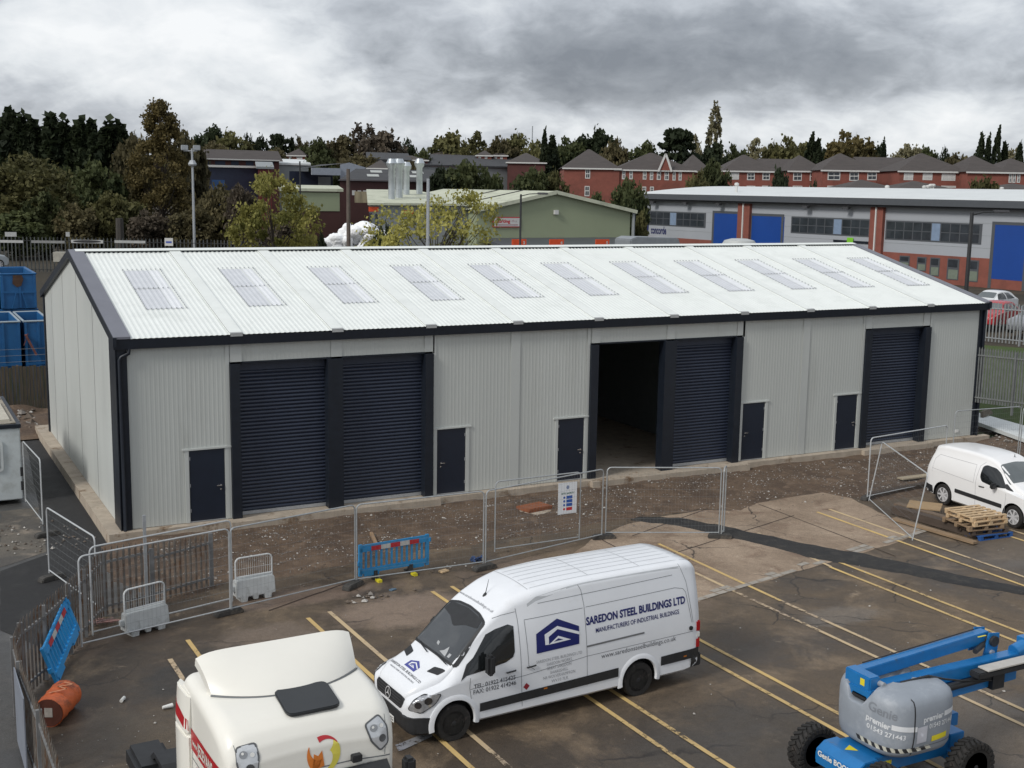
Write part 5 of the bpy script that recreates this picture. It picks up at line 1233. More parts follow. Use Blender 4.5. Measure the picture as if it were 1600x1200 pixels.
BB = plastic_barrier('blue plastic barrier with red and white band and yellow-tipped feet, in front of the soil', d.length, M_bb); BB.location = (p.x, p.y, G); BB.rotation_euler = (0, 0, math.atan2(d.y, d.x))
p = gz(84, 1077); q = gz(130, 1019); d = q-p; d0 = d.normalized(); p = p+Vector((-d0.y, d0.x, 0))*-.12
B2 = plastic_barrier('bright blue plastic barrier leaning against the rusty palisade above the orange drum', 1.9, M_bb2, False); B2.location = (p.x, p.y, G+.0)
d = (q-p).normalized(); up_l = (Vector((-d.y, d.x, 0))*.26+Vector((0, 0, 1))).normalized(); nrm = d.cross(up_l); slope = Vector((d.x, d.y, .22)).normalized()
yv = up_l.cross(slope).normalized(); zv = slope.cross(yv)
B2.rotation_euler = Matrix((slope, yv, zv)).transposed().to_euler()
# white water-filled barriers with a steel hoop
M_wb = mat('barrier_white', (.50, .52, .52), .5, var=.1, vs=5, dirt=(.32, .33, .32), ds=3, dt=.52, dw=.15)
def hoop_barrier(label, a, b):
    d = b-a; W_ = d.length
    o = empty('hoop_barrier', (a.x, a.y, G), math.atan2(d.y, d.x), label=label, cat='barrier', group='white barriers with steel hoops')
    mb = MB(); mb.prism([(0, .12), (0, .52), (W_*.04, .55), (W_*.96, .55), (W_, .52), (W_, .12), (W_*.90, .12), (W_*.88, .0), (W_*.72, .0), (W_*.70, .12), (W_*.56, .12), (W_*.54, .03), (W_*.42, .03), (W_*.40, .12), (W_*.28, .12), (W_*.26, .0), (W_*.1, .0), (W_*.08, .12)], 'y', -.19, .19)
    mb.v = [(x, y*(1-.45*min(1, z/.55)), z) for x, y, z in mb.v]
    mb.box(-.1, .02, -.05, .05, .26, .4); mb.build('base', M_wb, o, bevel=.015, smooth=30)
    r = .12; h = 1.08; pts = [(.03, 0, .5), (.03, 0, h-r)]
    for k in range(1, 5): t = k/5*math.pi/2; pts.append((.03+r-r*math.cos(t), 0, h-r+r*math.sin(t)))
    pts += [(.03+r, 0, h), (W_-.03-r, 0, h)]
    for k in range(1, 5): t = k/5*math.pi/2; pts.append((W_-.03-r+r*math.sin(t), 0, h-r+r*math.cos(t)))
    pts += [(W_-.03, 0, h-r), (W_-.03, 0, .5)]
    mb = MB(); mb.tube(pts, .022, 6); mb.tube([(.03, 0, .6), (W_-.03, 0, .6)], .02, 6); mb.build('hoop', mat('hoop_white', (.62, .64, .64), .4, var=.05), o, smooth=50)
    mb = MB(); n = 17
    for k in range(1, n): x = .03+(W_-.06)*k/n; mb.tube([(x, 0, .6), (x, 0, h-.02)], .004, 4, cap=False)
    mb.tube([(.03, 0, .8), (W_-.03, 0, .8)], .004, 4); mb.build('mesh_infill', MATS['hoop_white'], o, fix=False)
hoop_barrier('white barrier with a wire hoop, nearer the camera, in front of the overlapping panels', gz(194, 995), gz(260, 977))
hoop_barrier('white barrier with a wire hoop at the soil edge, left of the blue barrier', gz(367, 940), gz(427, 929))
# orange steel drum lying on its side
DR = empty('steel_drum', (-3.22, -11.25, G+.29), 0, label='battered orange steel drum lying on its side against the palisade', cat='drum')
mb = MB(); prof = [(.001, -.44), (.27, -.44), (.285, -.455), (.295, -.44), (.29, -.42), (.285, -.18), (.30, -.15), (.285, -.12), (.285, .12), (.30, .15), (.285, .18), (.29, .42), (.295, .44), (.27, .45), (.001, .44)]
mb.lathe(prof, 'y', (0, 0, 0), 32); mb.v = [(x*(1+.03*math.sin(3*y*6)), y, z-(.02 if z > .2 else 0)) for x, y, z in mb.v]
mb.build('shell', mat('drum_orange', (.62, .13, .035), .5, var=.18, vs=3, dirt=(.25, .07, .03), ds=2.5, dt=.54, dw=.1), DR, smooth=40)
mb = MB(); mb.lathe([(.001, -.462), (.268, -.462), (.268, -.44)], 'y', (0, 0, 0), 28); mb.build('lid', mat('drum_rust', (.10, .028, .016), .8, var=.3, vs=5), DR)
mb = MB(); mb.box(-.07, .08, -.470, -.464, -.08, .10); mb.build('label', mat('drum_label', (.42, .38, .34), .7, var=.2, vs=12), DR)
decal('chalk_mark', strip([(-.2, -.15), (.0, .1), (.1, -.1), (.22, .15), (.3, -.05)], .035), ((0, 0, 0), (0, 1, 0), (1, 0, 0), (.3, 0, 1)), None, .30, mat('chalk', (.66, .30, .16), .8), DR, 0)
DR.rotation_euler = (0, 0, R_(-28))
# palisade fence on the left, weathered steel pales
M_pal = mat('palisade_weathered', (.17, .15, .13), .7, metal=.1, var=.35, vs=5, dirt=(.13, .065, .03), ds=3.2, dt=.5, dw=.12, world=True)
M_palr = mat('palisade_rail', (.20, .20, .20), .6, metal=.2, var=.25, vs=4, world=True)
def palisade(name, label, pts, h, m=M_pal, mr=M_palr, sp=.155, pw=.07, base=G, post=2.75, cat='fence', tfn=None, group=None):
    root = empty(name, (pts[0][0], pts[0][1], base), 0, label=label, cat=cat, group=group); X0, Y0 = pts[0]
    mb = MB(); posts = []; acc = 0
    tot_ = sum((Vector(b)-Vector(a)).length for a, b in zip(pts[:-1], pts[1:]))
    sdist = 0; npale = 0
    for a, b in zip(pts[:-1], pts[1:]):
        a = Vector(a); b = Vector(b); d = (b-a); L_ = d.length; d.normalize(); n = Vector((-d.y, d.x)); t = acc
        while t < L_:
            p = a+d*t; zb = (tfn(p.x, p.y)-base) if tfn else 0; k = (sdist+t)/tot_; hh = (h(k) if callable(h) else h)+.02*mnoise.noise(Vector((p.x*3, p.y*3, 0)))
            w2 = pw/2; q = [p-d*w2-Vector((X0, Y0)), p-d*w2*.3+n*.022-Vector((X0, Y0)), p+d*w2*.3+n*.022-Vector((X0, Y0)), p+d*w2-Vector((X0, Y0))]
            lo = [mb.V((v.x, v.y, zb+.04)) for v in q]; hi = [mb.V((v.x, v.y, zb+hh-(.06 if i in (0, 3) else .0))) for i, v in enumerate(q)]
            lo2 = [mb.V((v.x+n.x*.004, v.y+n.y*.004, zb+.04)) for v in q]
            for k2 in range(3): mb.F(lo[k2], lo[k2+1], hi[k2+1], hi[k2])
            tip = mb.V(((p.x-X0)+n.x*.02, (p.y-Y0)+n.y*.02, zb+hh+.05)); mb.F(hi[0], hi[1], tip); mb.F(hi[1], hi[2], tip); mb.F(hi[2], hi[3], tip)
            t += sp
        acc = t-L_; sdist += L_
    mb.build('pales', m, root, fix=False)
    sdist = 0
    for a, b in zip(pts[:-1], pts[1:]):
        a = Vector(a); b = Vector(b); L_ = (b-a).length; k0 = sdist/tot_; hh = h(k0+.5*L_/tot_) if callable(h) else h
        za = (tfn(a.x, a.y)-base) if tfn else 0; zb = (tfn(b.x, b.y)-base) if tfn else 0
        for z in (.25, hh-.3):
            mb = MB(); mb.bar((a.x-X0, a.y-Y0, z+za), (b.x-X0, b.y-Y0, z+zb), .04, .05); mb.build('rail', mr, root)
        n_ = max(1, round(L_/post))
        for k in range(n_+1):
            if k == 0 and sdist > 0: continue
            p = a.lerp(b, k/n_); zp = (tfn(p.x, p.y)-base) if tfn else 0; mb = MB(); mb.box(p.x-X0-.05, p.x-X0+.05, p.y-Y0-.03, p.y-Y0+.03, zp-.3, zp+hh-.05); mb.build('post', mr, root)
        sdist += L_
    return root
palisade('palisade_fence', 'rusty steel palisade fence bending round the left edge of the car park', [(1.3, -4.9), (-.3, -5.6), (-1.5, -6.0), (-2.1, -7.2), (-2.55, -8.1), (-3.2, -9.3), (-3.72, -10.15), (-3.92, -10.9), (-3.95, -12.2), (-3.88, -14.5), (-3.8, -24)], lambda k: 1.35+.3*min(1, k/.12))
mb = MB(); mb.box(-.035, .035, -.03, .03, 0, 2.35); gp = mb.build('steel_post', M_galv); gp.location = (-.52, -6.0, G); tag(gp, 'tall galvanised steel post standing in the palisade near the building corner', 'post')
mb = MB(); mb.box(0, .02, -1.5, 0, .1, 1.5); sp_ = mb.build('steel_sheet', mat('sheet_bluegrey', (.20, .22, .26), .55, var=.1, vs=2)); sp_.location = (-4.04, -12.2, G); tag(sp_, 'blue-grey flat sheet fixed to the outside of the palisade', 'panel')
# pallets, boards and planks by the small van
def wood(n, c, v=.25): return mat(n, c, .8, var=v, vs=3, stretch=(.5, 3, 3), bump=.2, bs=30)
W_new = wood('wood_new', (.55, .40, .24)); W_old = wood('wood_weathered', (.16, .115, .08)); W_dk = wood('wood_dark', (.075, .055, .042)); W_bl = wood('wood_blue', (.015, .08, .27)); W_mid = wood('wood_mid', (.26, .18, .11))
pc = gz(1524, 834); pang = R_(-6)
def pallet(label, z, m, dx=0, dy=0, rot=0, sx=1.3, sy=1.2, nb=5):
    o = empty('wooden_pallet', (pc.x+dx, pc.y+dy, z), pang+rot, label=label, cat='pallet', group='stacked wooden pallets')
    for k in range(nb): mb = MB(); y = -sy/2+(sy-.11)*k/(nb-1); mb.box(-sx/2, sx/2, y, y+.11, .122, .144); mb.build('deck_board', m, o)
    for k in range(3): mb = MB(); x = -sx/2+(sx-.12)*k/2; mb.box(x, x+.1, -sy/2, sy/2, .098, .1215); mb.build('stringer', m, o)
    for i in range(3):
        for j in range(3): mb = MB(); x = -sx/2+(sx-.13)*i/2; y = -sy/2+(sy-.13)*j/2; mb.box(x, x+.12, y, y+.12, .0225, .0975); mb.build('block', m, o)
    for k in range(3): mb = MB(); y = -sy/2+(sy-.11)*k/2; mb.box(-sx/2, sx/2, y, y+.10, 0, .022); mb.build('base_board', m, o)
    return o
pallet('blue-painted pallet at the bottom of the stack', G+.01, W_bl, .15, -.10, .05)
pallet('dark weathered pallet, second from the bottom of the stack', G+.15, W_dk, .05, .0, -.06)
pallet('weathered brown pallet under the two pale ones', G+.29, W_mid, -.12, .02, -.03)
pallet('pale new pallet under the topmost one', G+.43, W_new, -.0, .0, .03)
pallet('pale new pallet on top of the stack', G+.56, W_new, -.02, .04, .0, nb=6)
def plank(label, p, q, w_, th, m, z=None, cat='plank', nm='plank', dz=0):
    a = gz(*p); b = gz(*q); d = b-a; z = (G+.02 if z is None else z); mb = MB(); mb.box(0, d.length, -w_/2, w_/2, 0, th); o = mb.build(nm, m); o.location = (a.x, a.y, z); o.rotation_euler = (0, -math.atan2(dz, d.length), math.atan2(d.y, d.x)); tag(o, label, cat)
plank('long dark railway-sleeper timber under the pallet stack', (1397, 803), (1530, 842), .30, .24, W_dk, G+.03)
plank('second dark timber beside the long one, partly under the pallets', (1400, 797), (1500, 826), .26, .22, W_old, G+.03)
plank('thin brown plank lying nearest the camera in front of the dark timbers', (1396, 814), (1524, 852), .22, .07, W_mid, G+.04)
plank('pale plywood sheet lying on the timbers left of the pallets', (1418, 800), (1470, 806), .95, .03, wood('ply', (.34, .235, .13), .12), G+.26, 'sheet', 'plywood_sheet')
plank('pale scaffold board lying on the soil behind the leaning panel', (1406, 755), (1462, 748), .30, .05, wood('board_pale', (.38, .32, .23), .12), G+.14)
plank('dark timber baulk on the soil behind the rear wheel of the small van', (1360, 778), (1470, 757), .25, .16, W_dk, G+.02)
plank('short timber offcut sticking up behind the blue barrier', (588, 858), (580, 840), .09, .07, wood('offcut', (.30, .20, .12)), G+.10)
plank('flat piece of timber on the mud right of the blue barrier', (688, 896), (699, 893), .16, .04, W_new)
# manhole cover on its concrete surround
c = gz(835, 795, G+.12); MH = empty('manhole_cover', (c.x, c.y, G+.06), R_(12), label='rusty square manhole cover on a pale concrete surround in the soil', cat='manhole cover')
mb = MB(); mb.lathe([(.001, .06), (.62, .06), (.72, .03), (.75, -.1)], 'z', (.02, -.02, 0), 18); mb.v = [(x*(1+.08*math.sin(y*7)), y*.75, z) for x, y, z in mb.v]; mb.build('surround', M_conc, MH, smooth=60)
mb = MB(); mb.box(-.48, .48, -.32, .32, .062, .16); mb.box(-.44, .44, -.28, .28, .16, .172); mb.build('lid', mat('rust_plate', (.25, .085, .035), .8, var=.3, vs=6, dirt=(.12, .04, .02), ds=6), MH, bevel=.01)
# odd litter
def litter(nm, label, cat, px, py, mk, m, rz=0, z=G+.012):
    p = gz(px, py); mb = MB(); mk(mb); o = mb.build(nm, m, smooth=40); o.location = (p.x, p.y, z); o.rotation_euler = (0, 0, rz); tag(o, label, cat)
can = lambda mb: mb.lathe([(.001, -.09), (.035, -.09), (.035, .08), (.02, .10), (.001, .10)], 'x', (0, 0, .035), 10)
litter('drinks_can', 'crushed white drinks can on the dark asphalt right of the drum', 'can', 192, 1096, can, M_plate, R_(60)); litter('paper_cup', 'white paper cup lying near the front of the lorry cab', 'cup', 262, 1108, lambda mb: mb.lathe([(.001, -.1), (.03, -.1), (.045, .1), (.001, .1)], 'x', (0, 0, .045), 10), M_plate, R_(8))
litter('glove', 'blue glove dropped on the mud in front of the blue barrier', 'glove', 613, 923, lambda mb: (mb.box(-.07, .07, -.05, .05, 0, .03), mb.box(.06, .12, -.04, -.01, 0, .02), mb.box(.06, .13, .0, .03, 0, .02)), mat('glove_blue', (.10, .16, .22), .8), .4)
litter('rag_heap', 'small heap of blue and dark rags at a fence foot behind the van', 'rags', 745, 878, lambda mb: [mb.bar((rnd.uniform(-.15, .15), rnd.uniform(-.1, .1), .02), (rnd.uniform(-.2, .2), rnd.uniform(-.12, .12), .14), .06, .04) for _ in range(9)], mat('rag_blue', (.04, .07, .16), .9, var=.5, vs=14), 0)
litter('tape_tangle', 'tangle of red and white tape by the left palisade', 'tape', 162, 975, lambda mb: [mb.tube([(rnd.uniform(-.4, .4), rnd.uniform(-.2, .2), .02+.1*rnd.random()) for _ in range(5)], .014, 4) for _ in range(7)], mat('tape_pink', (.35, .20, .18), .7, var=.5, vs=9), 0)
pts = []
for (px, py, n, r) in ((65, 850, 60, .9), (20, 830, 40, .8), (700, 890, 12, .5), (578, 935, 26, .35), (1540, 705, 40, 1.2)):
    p = gz(px, py)
    for _ in range(n): pts.append((p.x+rnd.gauss(0, r), p.y+rnd.gauss(0, r*.5), G+.03))
stones('debris', pts, M_st, .02, .06, 'broken stone and litter beside the portable cabin and fence feet', 'debris')
pts = []
for _ in range(260): pts.append((rnd.uniform(-5, 0), rnd.uniform(17, 21.5), G+.12+.1*rnd.random()))
stones('spoil', pts, M_st, .05, .16, 'lumpy spoil heap at the foot of the timber fence', 'spoil')
pts = []
for _ in range(300): pts.append((rnd.uniform(34.5, 38), rnd.uniform(-3, 6), 0)); 
pts = [(x, y, max(terrain(x, y), soil_h(x, y) if y < -.3 else -9)+.05) for x, y, z in pts]
stones('rubble', pts, M_st, .03, .09, 'rubble on the bank beyond the right gable', 'rubble')
# portable cabin on the left
CB = empty('portable_cabin', (-5.0, 5.6, G+.15), 0, label='dirty white portable cabin with a barred window at the left edge', cat='cabin')
M_cab = mat('cabin_white', (.50, .54, .55), .6, var=.1, vs=1.5, dirt=(.36, .38, .37), ds=1.3, dt=.52, dw=.2)
mb = MB(); mb.box(-3.0, 2.95, 0, 5.5, 0, 2.30); mb.build('cabin_wall', M_cab, CB, bevel=.03)
mb = MB(); mb.box(-3.05, 2.98, -.04, 5.55, 2.30, 2.42); mb.build('roof_edge', M_navy, CB)
mb = MB(); mb.box(-2.9, 2.85, .1, 5.4, 2.421, 2.45); mb.build('roof_deck', mat('cabin_roof', (.34, .31, .26), .9, var=.3, vs=2, dirt=(.15, .13, .10), ds=2, dt=.5), CB)
mb = MB(); mb.box(1.2, 2.75, 4.6, 4.9, 2.45, 2.75); mb.box(2.3, 2.7, .4, 3.8, 2.45, 2.52); mb.box(.5, 1.4, 1.2, 2.4, 2.45, 2.60); mb.build('roof_clutter', mat('clutter_pale', (.50, .47, .40), .8, var=.2), CB)
mb = MB(); pw = smooth_poly([(.95, .95), (2.42, .95), (2.42, 1.95), (.95, 1.95)], .12); mb.prism(pw, 'y', -.05, -.001); w_ = mb.build('window_frame', mat('cabin_frame', (.55, .58, .58), .5), CB, smooth=40)
mb = MB(); mb.prism(smooth_poly([(1.03, 1.03), (2.32, 1.03), (2.32, 1.87), (1.03, 1.87)], .09), 'y', -.06, -.051); mb.build('pane', mat('cabin_glass', (.05, .06, .055), .2, var=.3), w_)
mb = MB(); mb.bar((1.45, -.07, 1.05), (2.18, -.07, 1.85), .015); mb.bar((2.18, -.07, 1.05), (1.45, -.07, 1.85), .015); mb.build('window_bar', MATS['cabin_frame'], w_)
for z in (.3, .75): mb = MB(); mb.box(2.90, 2.99, -.03, .01, z, z+.28); mb.build('hinge', M_plas, CB)
# timber fence and skips behind the building's left corner
TF = empty('timber_fence', (-14, 22.3, G), 0, label='weathered close-boarded timber fence left of the unit below the blue skips', cat='fence')
mb = MB(); x = 0
while x < 17:
    ww = rnd.uniform(.13, .17); hh = 2.0+rnd.uniform(-.05, .05); mb.box(x, x+ww-.012, -.02+rnd.uniform(-.008, .008), .01, .02, hh); x += ww
mb.build('board_panel', mat('fence_boards', (.085, .070, .050), .9, var=.35, vs=2.5, stretch=(4, 1, .4), dirt=(.05, .055, .03), ds=1.5, dt=.5), TF)
for k in range(7): mb = MB(); mb.box(k*2.7, k*2.7+.1, .02, .12, 0, 2.05); mb.build('post', W_old, TF)
for k in range(3): mb = MB(); mb.tube([(0, .05, 2.2+k*.28), (17, .05, 2.2+k*.28)], .008, 4); mb.build('wire', M_wire, TF)
M_sk = mat('skip_blue', (.012, .10, .26), .5, var=.15, vs=1.2, dirt=(.05, .045, .04), ds=1.1, dt=.60, dw=.12)
M_sk2 = mat('skip_inside', (.035, .030, .026), .9, var=.4, vs=3)
def skip(label, x0, x1, y0, y1, z0, z1, inside=M_sk2, lip=M_hgal):
    o = empty('waste_skip', ((x0+x1)/2, y0, z0), 0, label=label, cat='skip', group='blue roll-on skips'); w2 = (x1-x0)/2; d = y1-y0; h = z1-z0
    mb = MB(); mb.box(-w2, w2, 0, .08, 0, h); mb.box(-w2, w2, d-.08, d, 0, h); mb.box(-w2, -w2+.08, .08, d-.08, 0, h); mb.box(w2-.08, w2, .08, d-.08, 0, h); mb.build('skip_body', M_sk, o)
    mb = MB(); mb.box(-w2+.081, w2-.081, .081, d-.081, .1, h*.55); mb.build('load', inside, o)
    mb = MB(); r = .05; mb.tube([(-w2, 0, h), (w2, 0, h)], r, 6); mb.tube([(-w2, 0, h), (-w2, d, h)], r, 6); mb.tube([(w2, 0, h), (w2, d, h)], r, 6); mb.tube([(-w2, d, h), (w2, d, h)], r, 6); mb.build('rim', lip, o, smooth=50)
    for x in (-w2+.02, 0, w2-.12): mb = MB(); mb.box(x, x+.1, -.05, -.001, .05, h-.05); mb.build('rib', M_sk, o)
    mb = MB(); mb.box(-w2, w2, -.06, -.051, h*.45, h*.45+.1); mb.build('waist_rail', M_sk, o)
    return o
M_gal2 = mat('skip_lip', (.34, .40, .44), .5, metal=.2, var=.1)
a = gy(-30, 640, 25); 
def sx(px, Y): return gy(px, 500, Y).x
def sz(px, py, Y): return gy(px, py, Y).z
skip('lower blue skip with an ochre load, left of its neighbour, above the timber fence', sx(-28, 25), sx(31, 25), 25, 29.5, G, sz(15, 503, 25), mat('ochre_load', (.22, .16, .07), .9, var=.3), M_gal2)
skip('lower blue skip partly hidden by the gable, with a red scrap bracket', sx(37, 25.05), sx(78, 25.05), 25.05, 29.5, G, sz(50, 502, 25), M_sk2, M_gal2)
s3 = skip('upper blue skip stacked on the lower ones, its end wall rusted at the top', sx(4, 31), sx(59, 31), 31, 36, sz(30, 482, 31), sz(30, 428, 31), M_sk2, M_sk)
mb = MB(); w2 = (sx(59, 31)-sx(4, 31))/2; h = sz(30, 428, 31)-sz(30, 482, 31)
for s in (-1, 1): mb.bar((s*.18*w2, -.09, h*.45), (s*.42*w2, -.09, .02), .07, .04)
mb.build('lifting_leg', M_sk, s3)
mb = MB(); mb.poly([(-w2*.35, -.062, h*.72), (-w2*.1, -.062, h*.62), (w2*.15, -.062, h*.66), (w2*.28, -.062, h*.85), (w2*.2, -.062, h*.97), (-w2*.3, -.062, h*.97)]); mb.build('rust_patch', mat('rust_brown', (.075, .04, .025), .9, var=.4, vs=4), s3, fix=False)
skip('lower rear blue skip carrying the stacked one', sx(2, 31), sx(60, 31), 31.1, 36, G, sz(30, 484, 31)-.02, M_sk2, M_sk)
skip('blue skip cut off by the left edge behind the stacked one', sx(-60, 31.5), sx(0, 31.5), 31.5, 36, G+1.5, sz(0, 432, 31), M_sk2, M_gal2)
mb = MB(); mb.bar((0, 0, 0), (.42, -.02, -.95), .32, .10); mb.bar((.1, -.03, .05), (-.1, -.04, -.5), .03, .03); br = mb.build('scrap_bracket', mat('bracket_red', (.16, .06, .05), .7, var=.5, vs=5)); br.location = gy(40, 523, 24.8); tag(br, 'rusty red and grey steel bracket hanging from the lower skip', 'bracket')
# ================================================================== buildings beyond the yard
M_brick = mat('red_brick', (.22, .072, .052), .85, var=.14, vs=1.2, world=True, dirt=(.15, .055, .04), ds=.5, dt=.5, dw=.2)
M_brickd = mat('dark_brick', (.085, .030, .026), .85, var=.15, vs=1.0, world=True)
M_tile = mat('roof_tile', (.062, .052, .048), .8, var=.2, vs=2, world=True, bump=.4, bs=5, stretch=(.4, .4, 3))
M_frame = mat('frame_white', (.60, .60, .58), .5, var=.04)
M_pane = mat('pane_dark', (.035, .042, .05), .12, var=.4, vs=.8, world=True)
M_blind = mat('blind_pale', (.50, .50, .49), .6)
M_silver = mat('silver_cladding', (.35, .37, .40), .45, var=.04, vs=.4, world=True)
M_dgrey = mat('fascia_grey', (.075, .082, .092), .5, var=.06, world=True)
M_wroof = mat('pale_roof', (.66, .69, .69), .5, var=.05, vs=.3, world=True)
M_door = mat('door_blue', (.008, .055, .27), .45, var=.06, vs=.5)
M_green = mat('green_cladding', (.29, .33, .215), .55, var=.04, vs=.3, world=True)
M_cream = MATS['cab_paint']
M_groof = mat('cream_roof', (.52, .54, .42), .6, var=.07, vs=.4, world=True, dirt=(.40, .42, .32), ds=.6, dt=.5)
M_orange = mat('sign_orange', (.72, .085, .02), .5)
M_gclad = mat('grey_cladding', (.25, .27, .275), .55, var=.05, vs=.3, world=True)
M_maroon = mat('maroon_cladding', (.060, .022, .020), .7, var=.15, vs=.8, world=True)
M_slate = mat('slate_roof', (.045, .046, .050), .75, var=.2, vs=.6, world=True)
M_navyw = mat('navy_wall', (.016, .024, .050), .6, var=.2, vs=.5, world=True)
def wallbox(root, name, A, B, depth, z0, z1, m, bevel=0, dirn=None):
    """box whose front face runs from A to B (world xy), going back by depth"""
    A = Vector(A[:2]); B = Vector(B[:2]); d = (B-A).normalized(); n = Vector((-d.y, d.x)) if dirn is None else Vector(dirn); o = Vector((root.location.x, root.location.y)); zr = root.location.z
    c = [A-o, B-o, B-o+n*depth, A-o+n*depth]; mb = MB(); i0 = [mb.V((p.x, p.y, z0-zr)) for p in c]; i1 = [mb.V((p.x, p.y, z1-zr)) for p in c]
    mb.F(*i0); mb.F(*i1[::-1])
    for k in range(4): mb.F(i0[k], i0[(k+1) % 4], i1[(k+1) % 4], i1[k])
    return mb.build(name, m, root, bevel=bevel)
class Wall:
    """vertical wall through two points; u runs along it, used to set windows where the photograph shows them"""
    def __init__(s, A, B): s.A = Vector((A[0], A[1], 0)); s.B = Vector((B[0], B[1], 0)); s.d = (s.B-s.A).normalized(); s.n = Vector((s.d.y, -s.d.x, 0))
    def uv(s, px, py): p = hitp(px, py, s.n, s.A); return ((p-s.A).dot(s.d), p.z)
    def rect(s, root, name, px0, py0, px1, py1, m, out=.03, th=.06, parent=None, pad=0):
        u0, z1 = s.uv(px0, py0); u1, z0 = s.uv(px1, py1); return s.box(root, name, u0-pad, u1+pad, z0-pad, z1+pad, m, out, th, parent)
    def box(s, root, name, u0, u1, z0, z1, m, out=.03, th=.06, parent=None):
        mb = MB(); o = Vector(root.location); P = []
        for (u, z) in ((u0, z0), (u1, z0), (u1, z1), (u0, z1)):
            p = s.A+s.d*u; P.append(Vector((p.x, p.y, z))-o)
        f = [mb.V(p+s.n*out) for p in P]; b = [mb.V(p+s.n*(out-th)) for p in P]; mb.F(*f); mb.F(*b[::-1])
        for k in range(4): mb.F(f[k], b[k], b[(k+1) % 4], f[(k+1) % 4])
        return mb.build(name, m, parent or root)
def hip_house(label, px0, px1, ye, yr, D, ybase=None, wm=None, depth=9, group=None, wins=(), name='brick_house', gable=False, zlow=None, overhang=.3, cat='house'):
    """house facing the camera: eaves at ye, ridge at yr (photograph rows), at distance D"""
    A = at(px0, ye, D); B = at(px1, ye, D); ze = (A.z+B.z)/2; A2 = Vector((A.x, A.y)); B2 = Vector((B.x, B.y)); d = (B2-A2).normalized(); n = Vector((-d.y, d.x))
    if n.dot(Vector((fh_x, fh_y))) < 0: n = -n
    mid = (A2+B2)/2+n*depth/2; Dm = D+depth/2; zr_ = at((px0+px1)/2, yr, Dm).z; W_ = (B2-A2).length
    zb = terrain(mid.x, mid.y)-.5 if zlow is None else zlow
    root = empty(name, (A2.x, A2.y, zb), 0, label=label, cat=cat, group=group)
    wallbox(root, 'wall', A2, B2, depth, zb, ze, wm or M_brick, dirn=n)
    mb = MB(); o = A2; L_ = lambda p, z: (p.x-o.x, p.y-o.y, z-zb); h = overhang
    c = [A2-d*h-n*h, B2+d*h-n*h, B2+d*h+n*(depth+h), A2-d*h+n*(depth+h)]; ins = 0 if gable else min(W_*.48, depth*.5)
    r0 = A2+d*(ins if not gable else -h)+n*depth/2; r1 = B2-d*(ins if not gable else -h)+n*depth/2
    ci = [mb.V(L_(p, ze+.02)) for p in c]; q0, q1 = mb.V(L_(r0, zr_)), mb.V(L_(r1, zr_))
    mb.F(ci[0], ci[1], q1, q0); mb.F(ci[1], ci[2], q1); mb.F(ci[2], ci[3], q0, q1); mb.F(ci[3], ci[0], q0); mb.F(*ci[::-1])
    mb.build('roof', M_tile, root)
    w = Wall(A2, B2); w.n = Vector((-n.x, -n.y, 0)); w.box(root, 'eaves_board', -h, W_+h, ze-.16, ze+.04, M_frame, h+.02, .05)
    for q in wins:
        f = w.rect(root, 'window', q[0]-.4, q[1]-.4, q[2]+.4, q[3]+.6, M_frame, .04, .06); qm = (q[0]+q[2])/2
        for (a_, b_) in ((q[0]+.7, qm-.45), (qm+.45, q[2]-.7)):
            for (c_, e_) in ((q[1]+.9, q[1]+(q[3]-q[1])*.42), (q[1]+(q[3]-q[1])*.52, q[3]-1.0)): w.rect(root, 'pane', a_, c_, b_, e_, M_blind if len(q) > 4 else M_pane, .055, .012, parent=f)
    return root, w
def reparent(f, root): return f
fh_x, fh_y = math.sin(yaw), math.cos(yaw)
# ---- silver trade unit with blue doors, a long wall facing left
A = Vector((72.3, 81.6)); B = Vector((76.3, 35.0)); dv = (B-A).normalized(); A_ = A-dv*0; B_ = B+dv*16
zg = 2.2; TU = empty('trade_unit', (A.x, A.y, zg), 0, label='long silver-clad trade unit with brick piers, blue roller doors and a shallow white roof', cat='building')
w = Wall(A_, B_); w.n = -w.n if w.n.x > 0 else w.n
uu = lambda px, py: w.uv(px, py)
zt = uu(1300, 318)[1]; zt2 = (uu(1003, 309)[1]+uu(1555, 325.7)[1])/2
nb = Vector((-w.n.x, -w.n.y)); Lw = (B_-A_).length
wallbox(TU, 'wall', A_, B_, 16, zg-1, zt2, M_silver, dirn=nb)
w.box(TU, 'brick_plinth', .01, Lw, zg-.9, w.uv(1470, 399)[1], M_brick, .04, .06)
w.box(TU, 'eaves_fascia', -.9, Lw, zt2-.02, zt2+.55, M_dgrey, .95, 1.2); w.box(TU, 'soffit_edge', -.9, Lw, zt2-.22, zt2-.025, M_slate, .7, .9)
mb = MB(); o = Vector(TU.location)
for k in range(12):
    t0, t1 = k/12, (k+1)/12; pa = []
    for (t, L0) in ((t0, -.9), (t0, Lw), (t1, Lw), (t1, -.9)):
        p = A_+dv*L0+nb*(-.95+t*18); pa.append((p.x-o.x, p.y-o.y, zt2+.56+1.0*math.sin(min(1, t*1.0)*math.pi*.62)-zg))
    mb.poly(pa)
mb.build('roof', M_wroof, TU, fix=False)
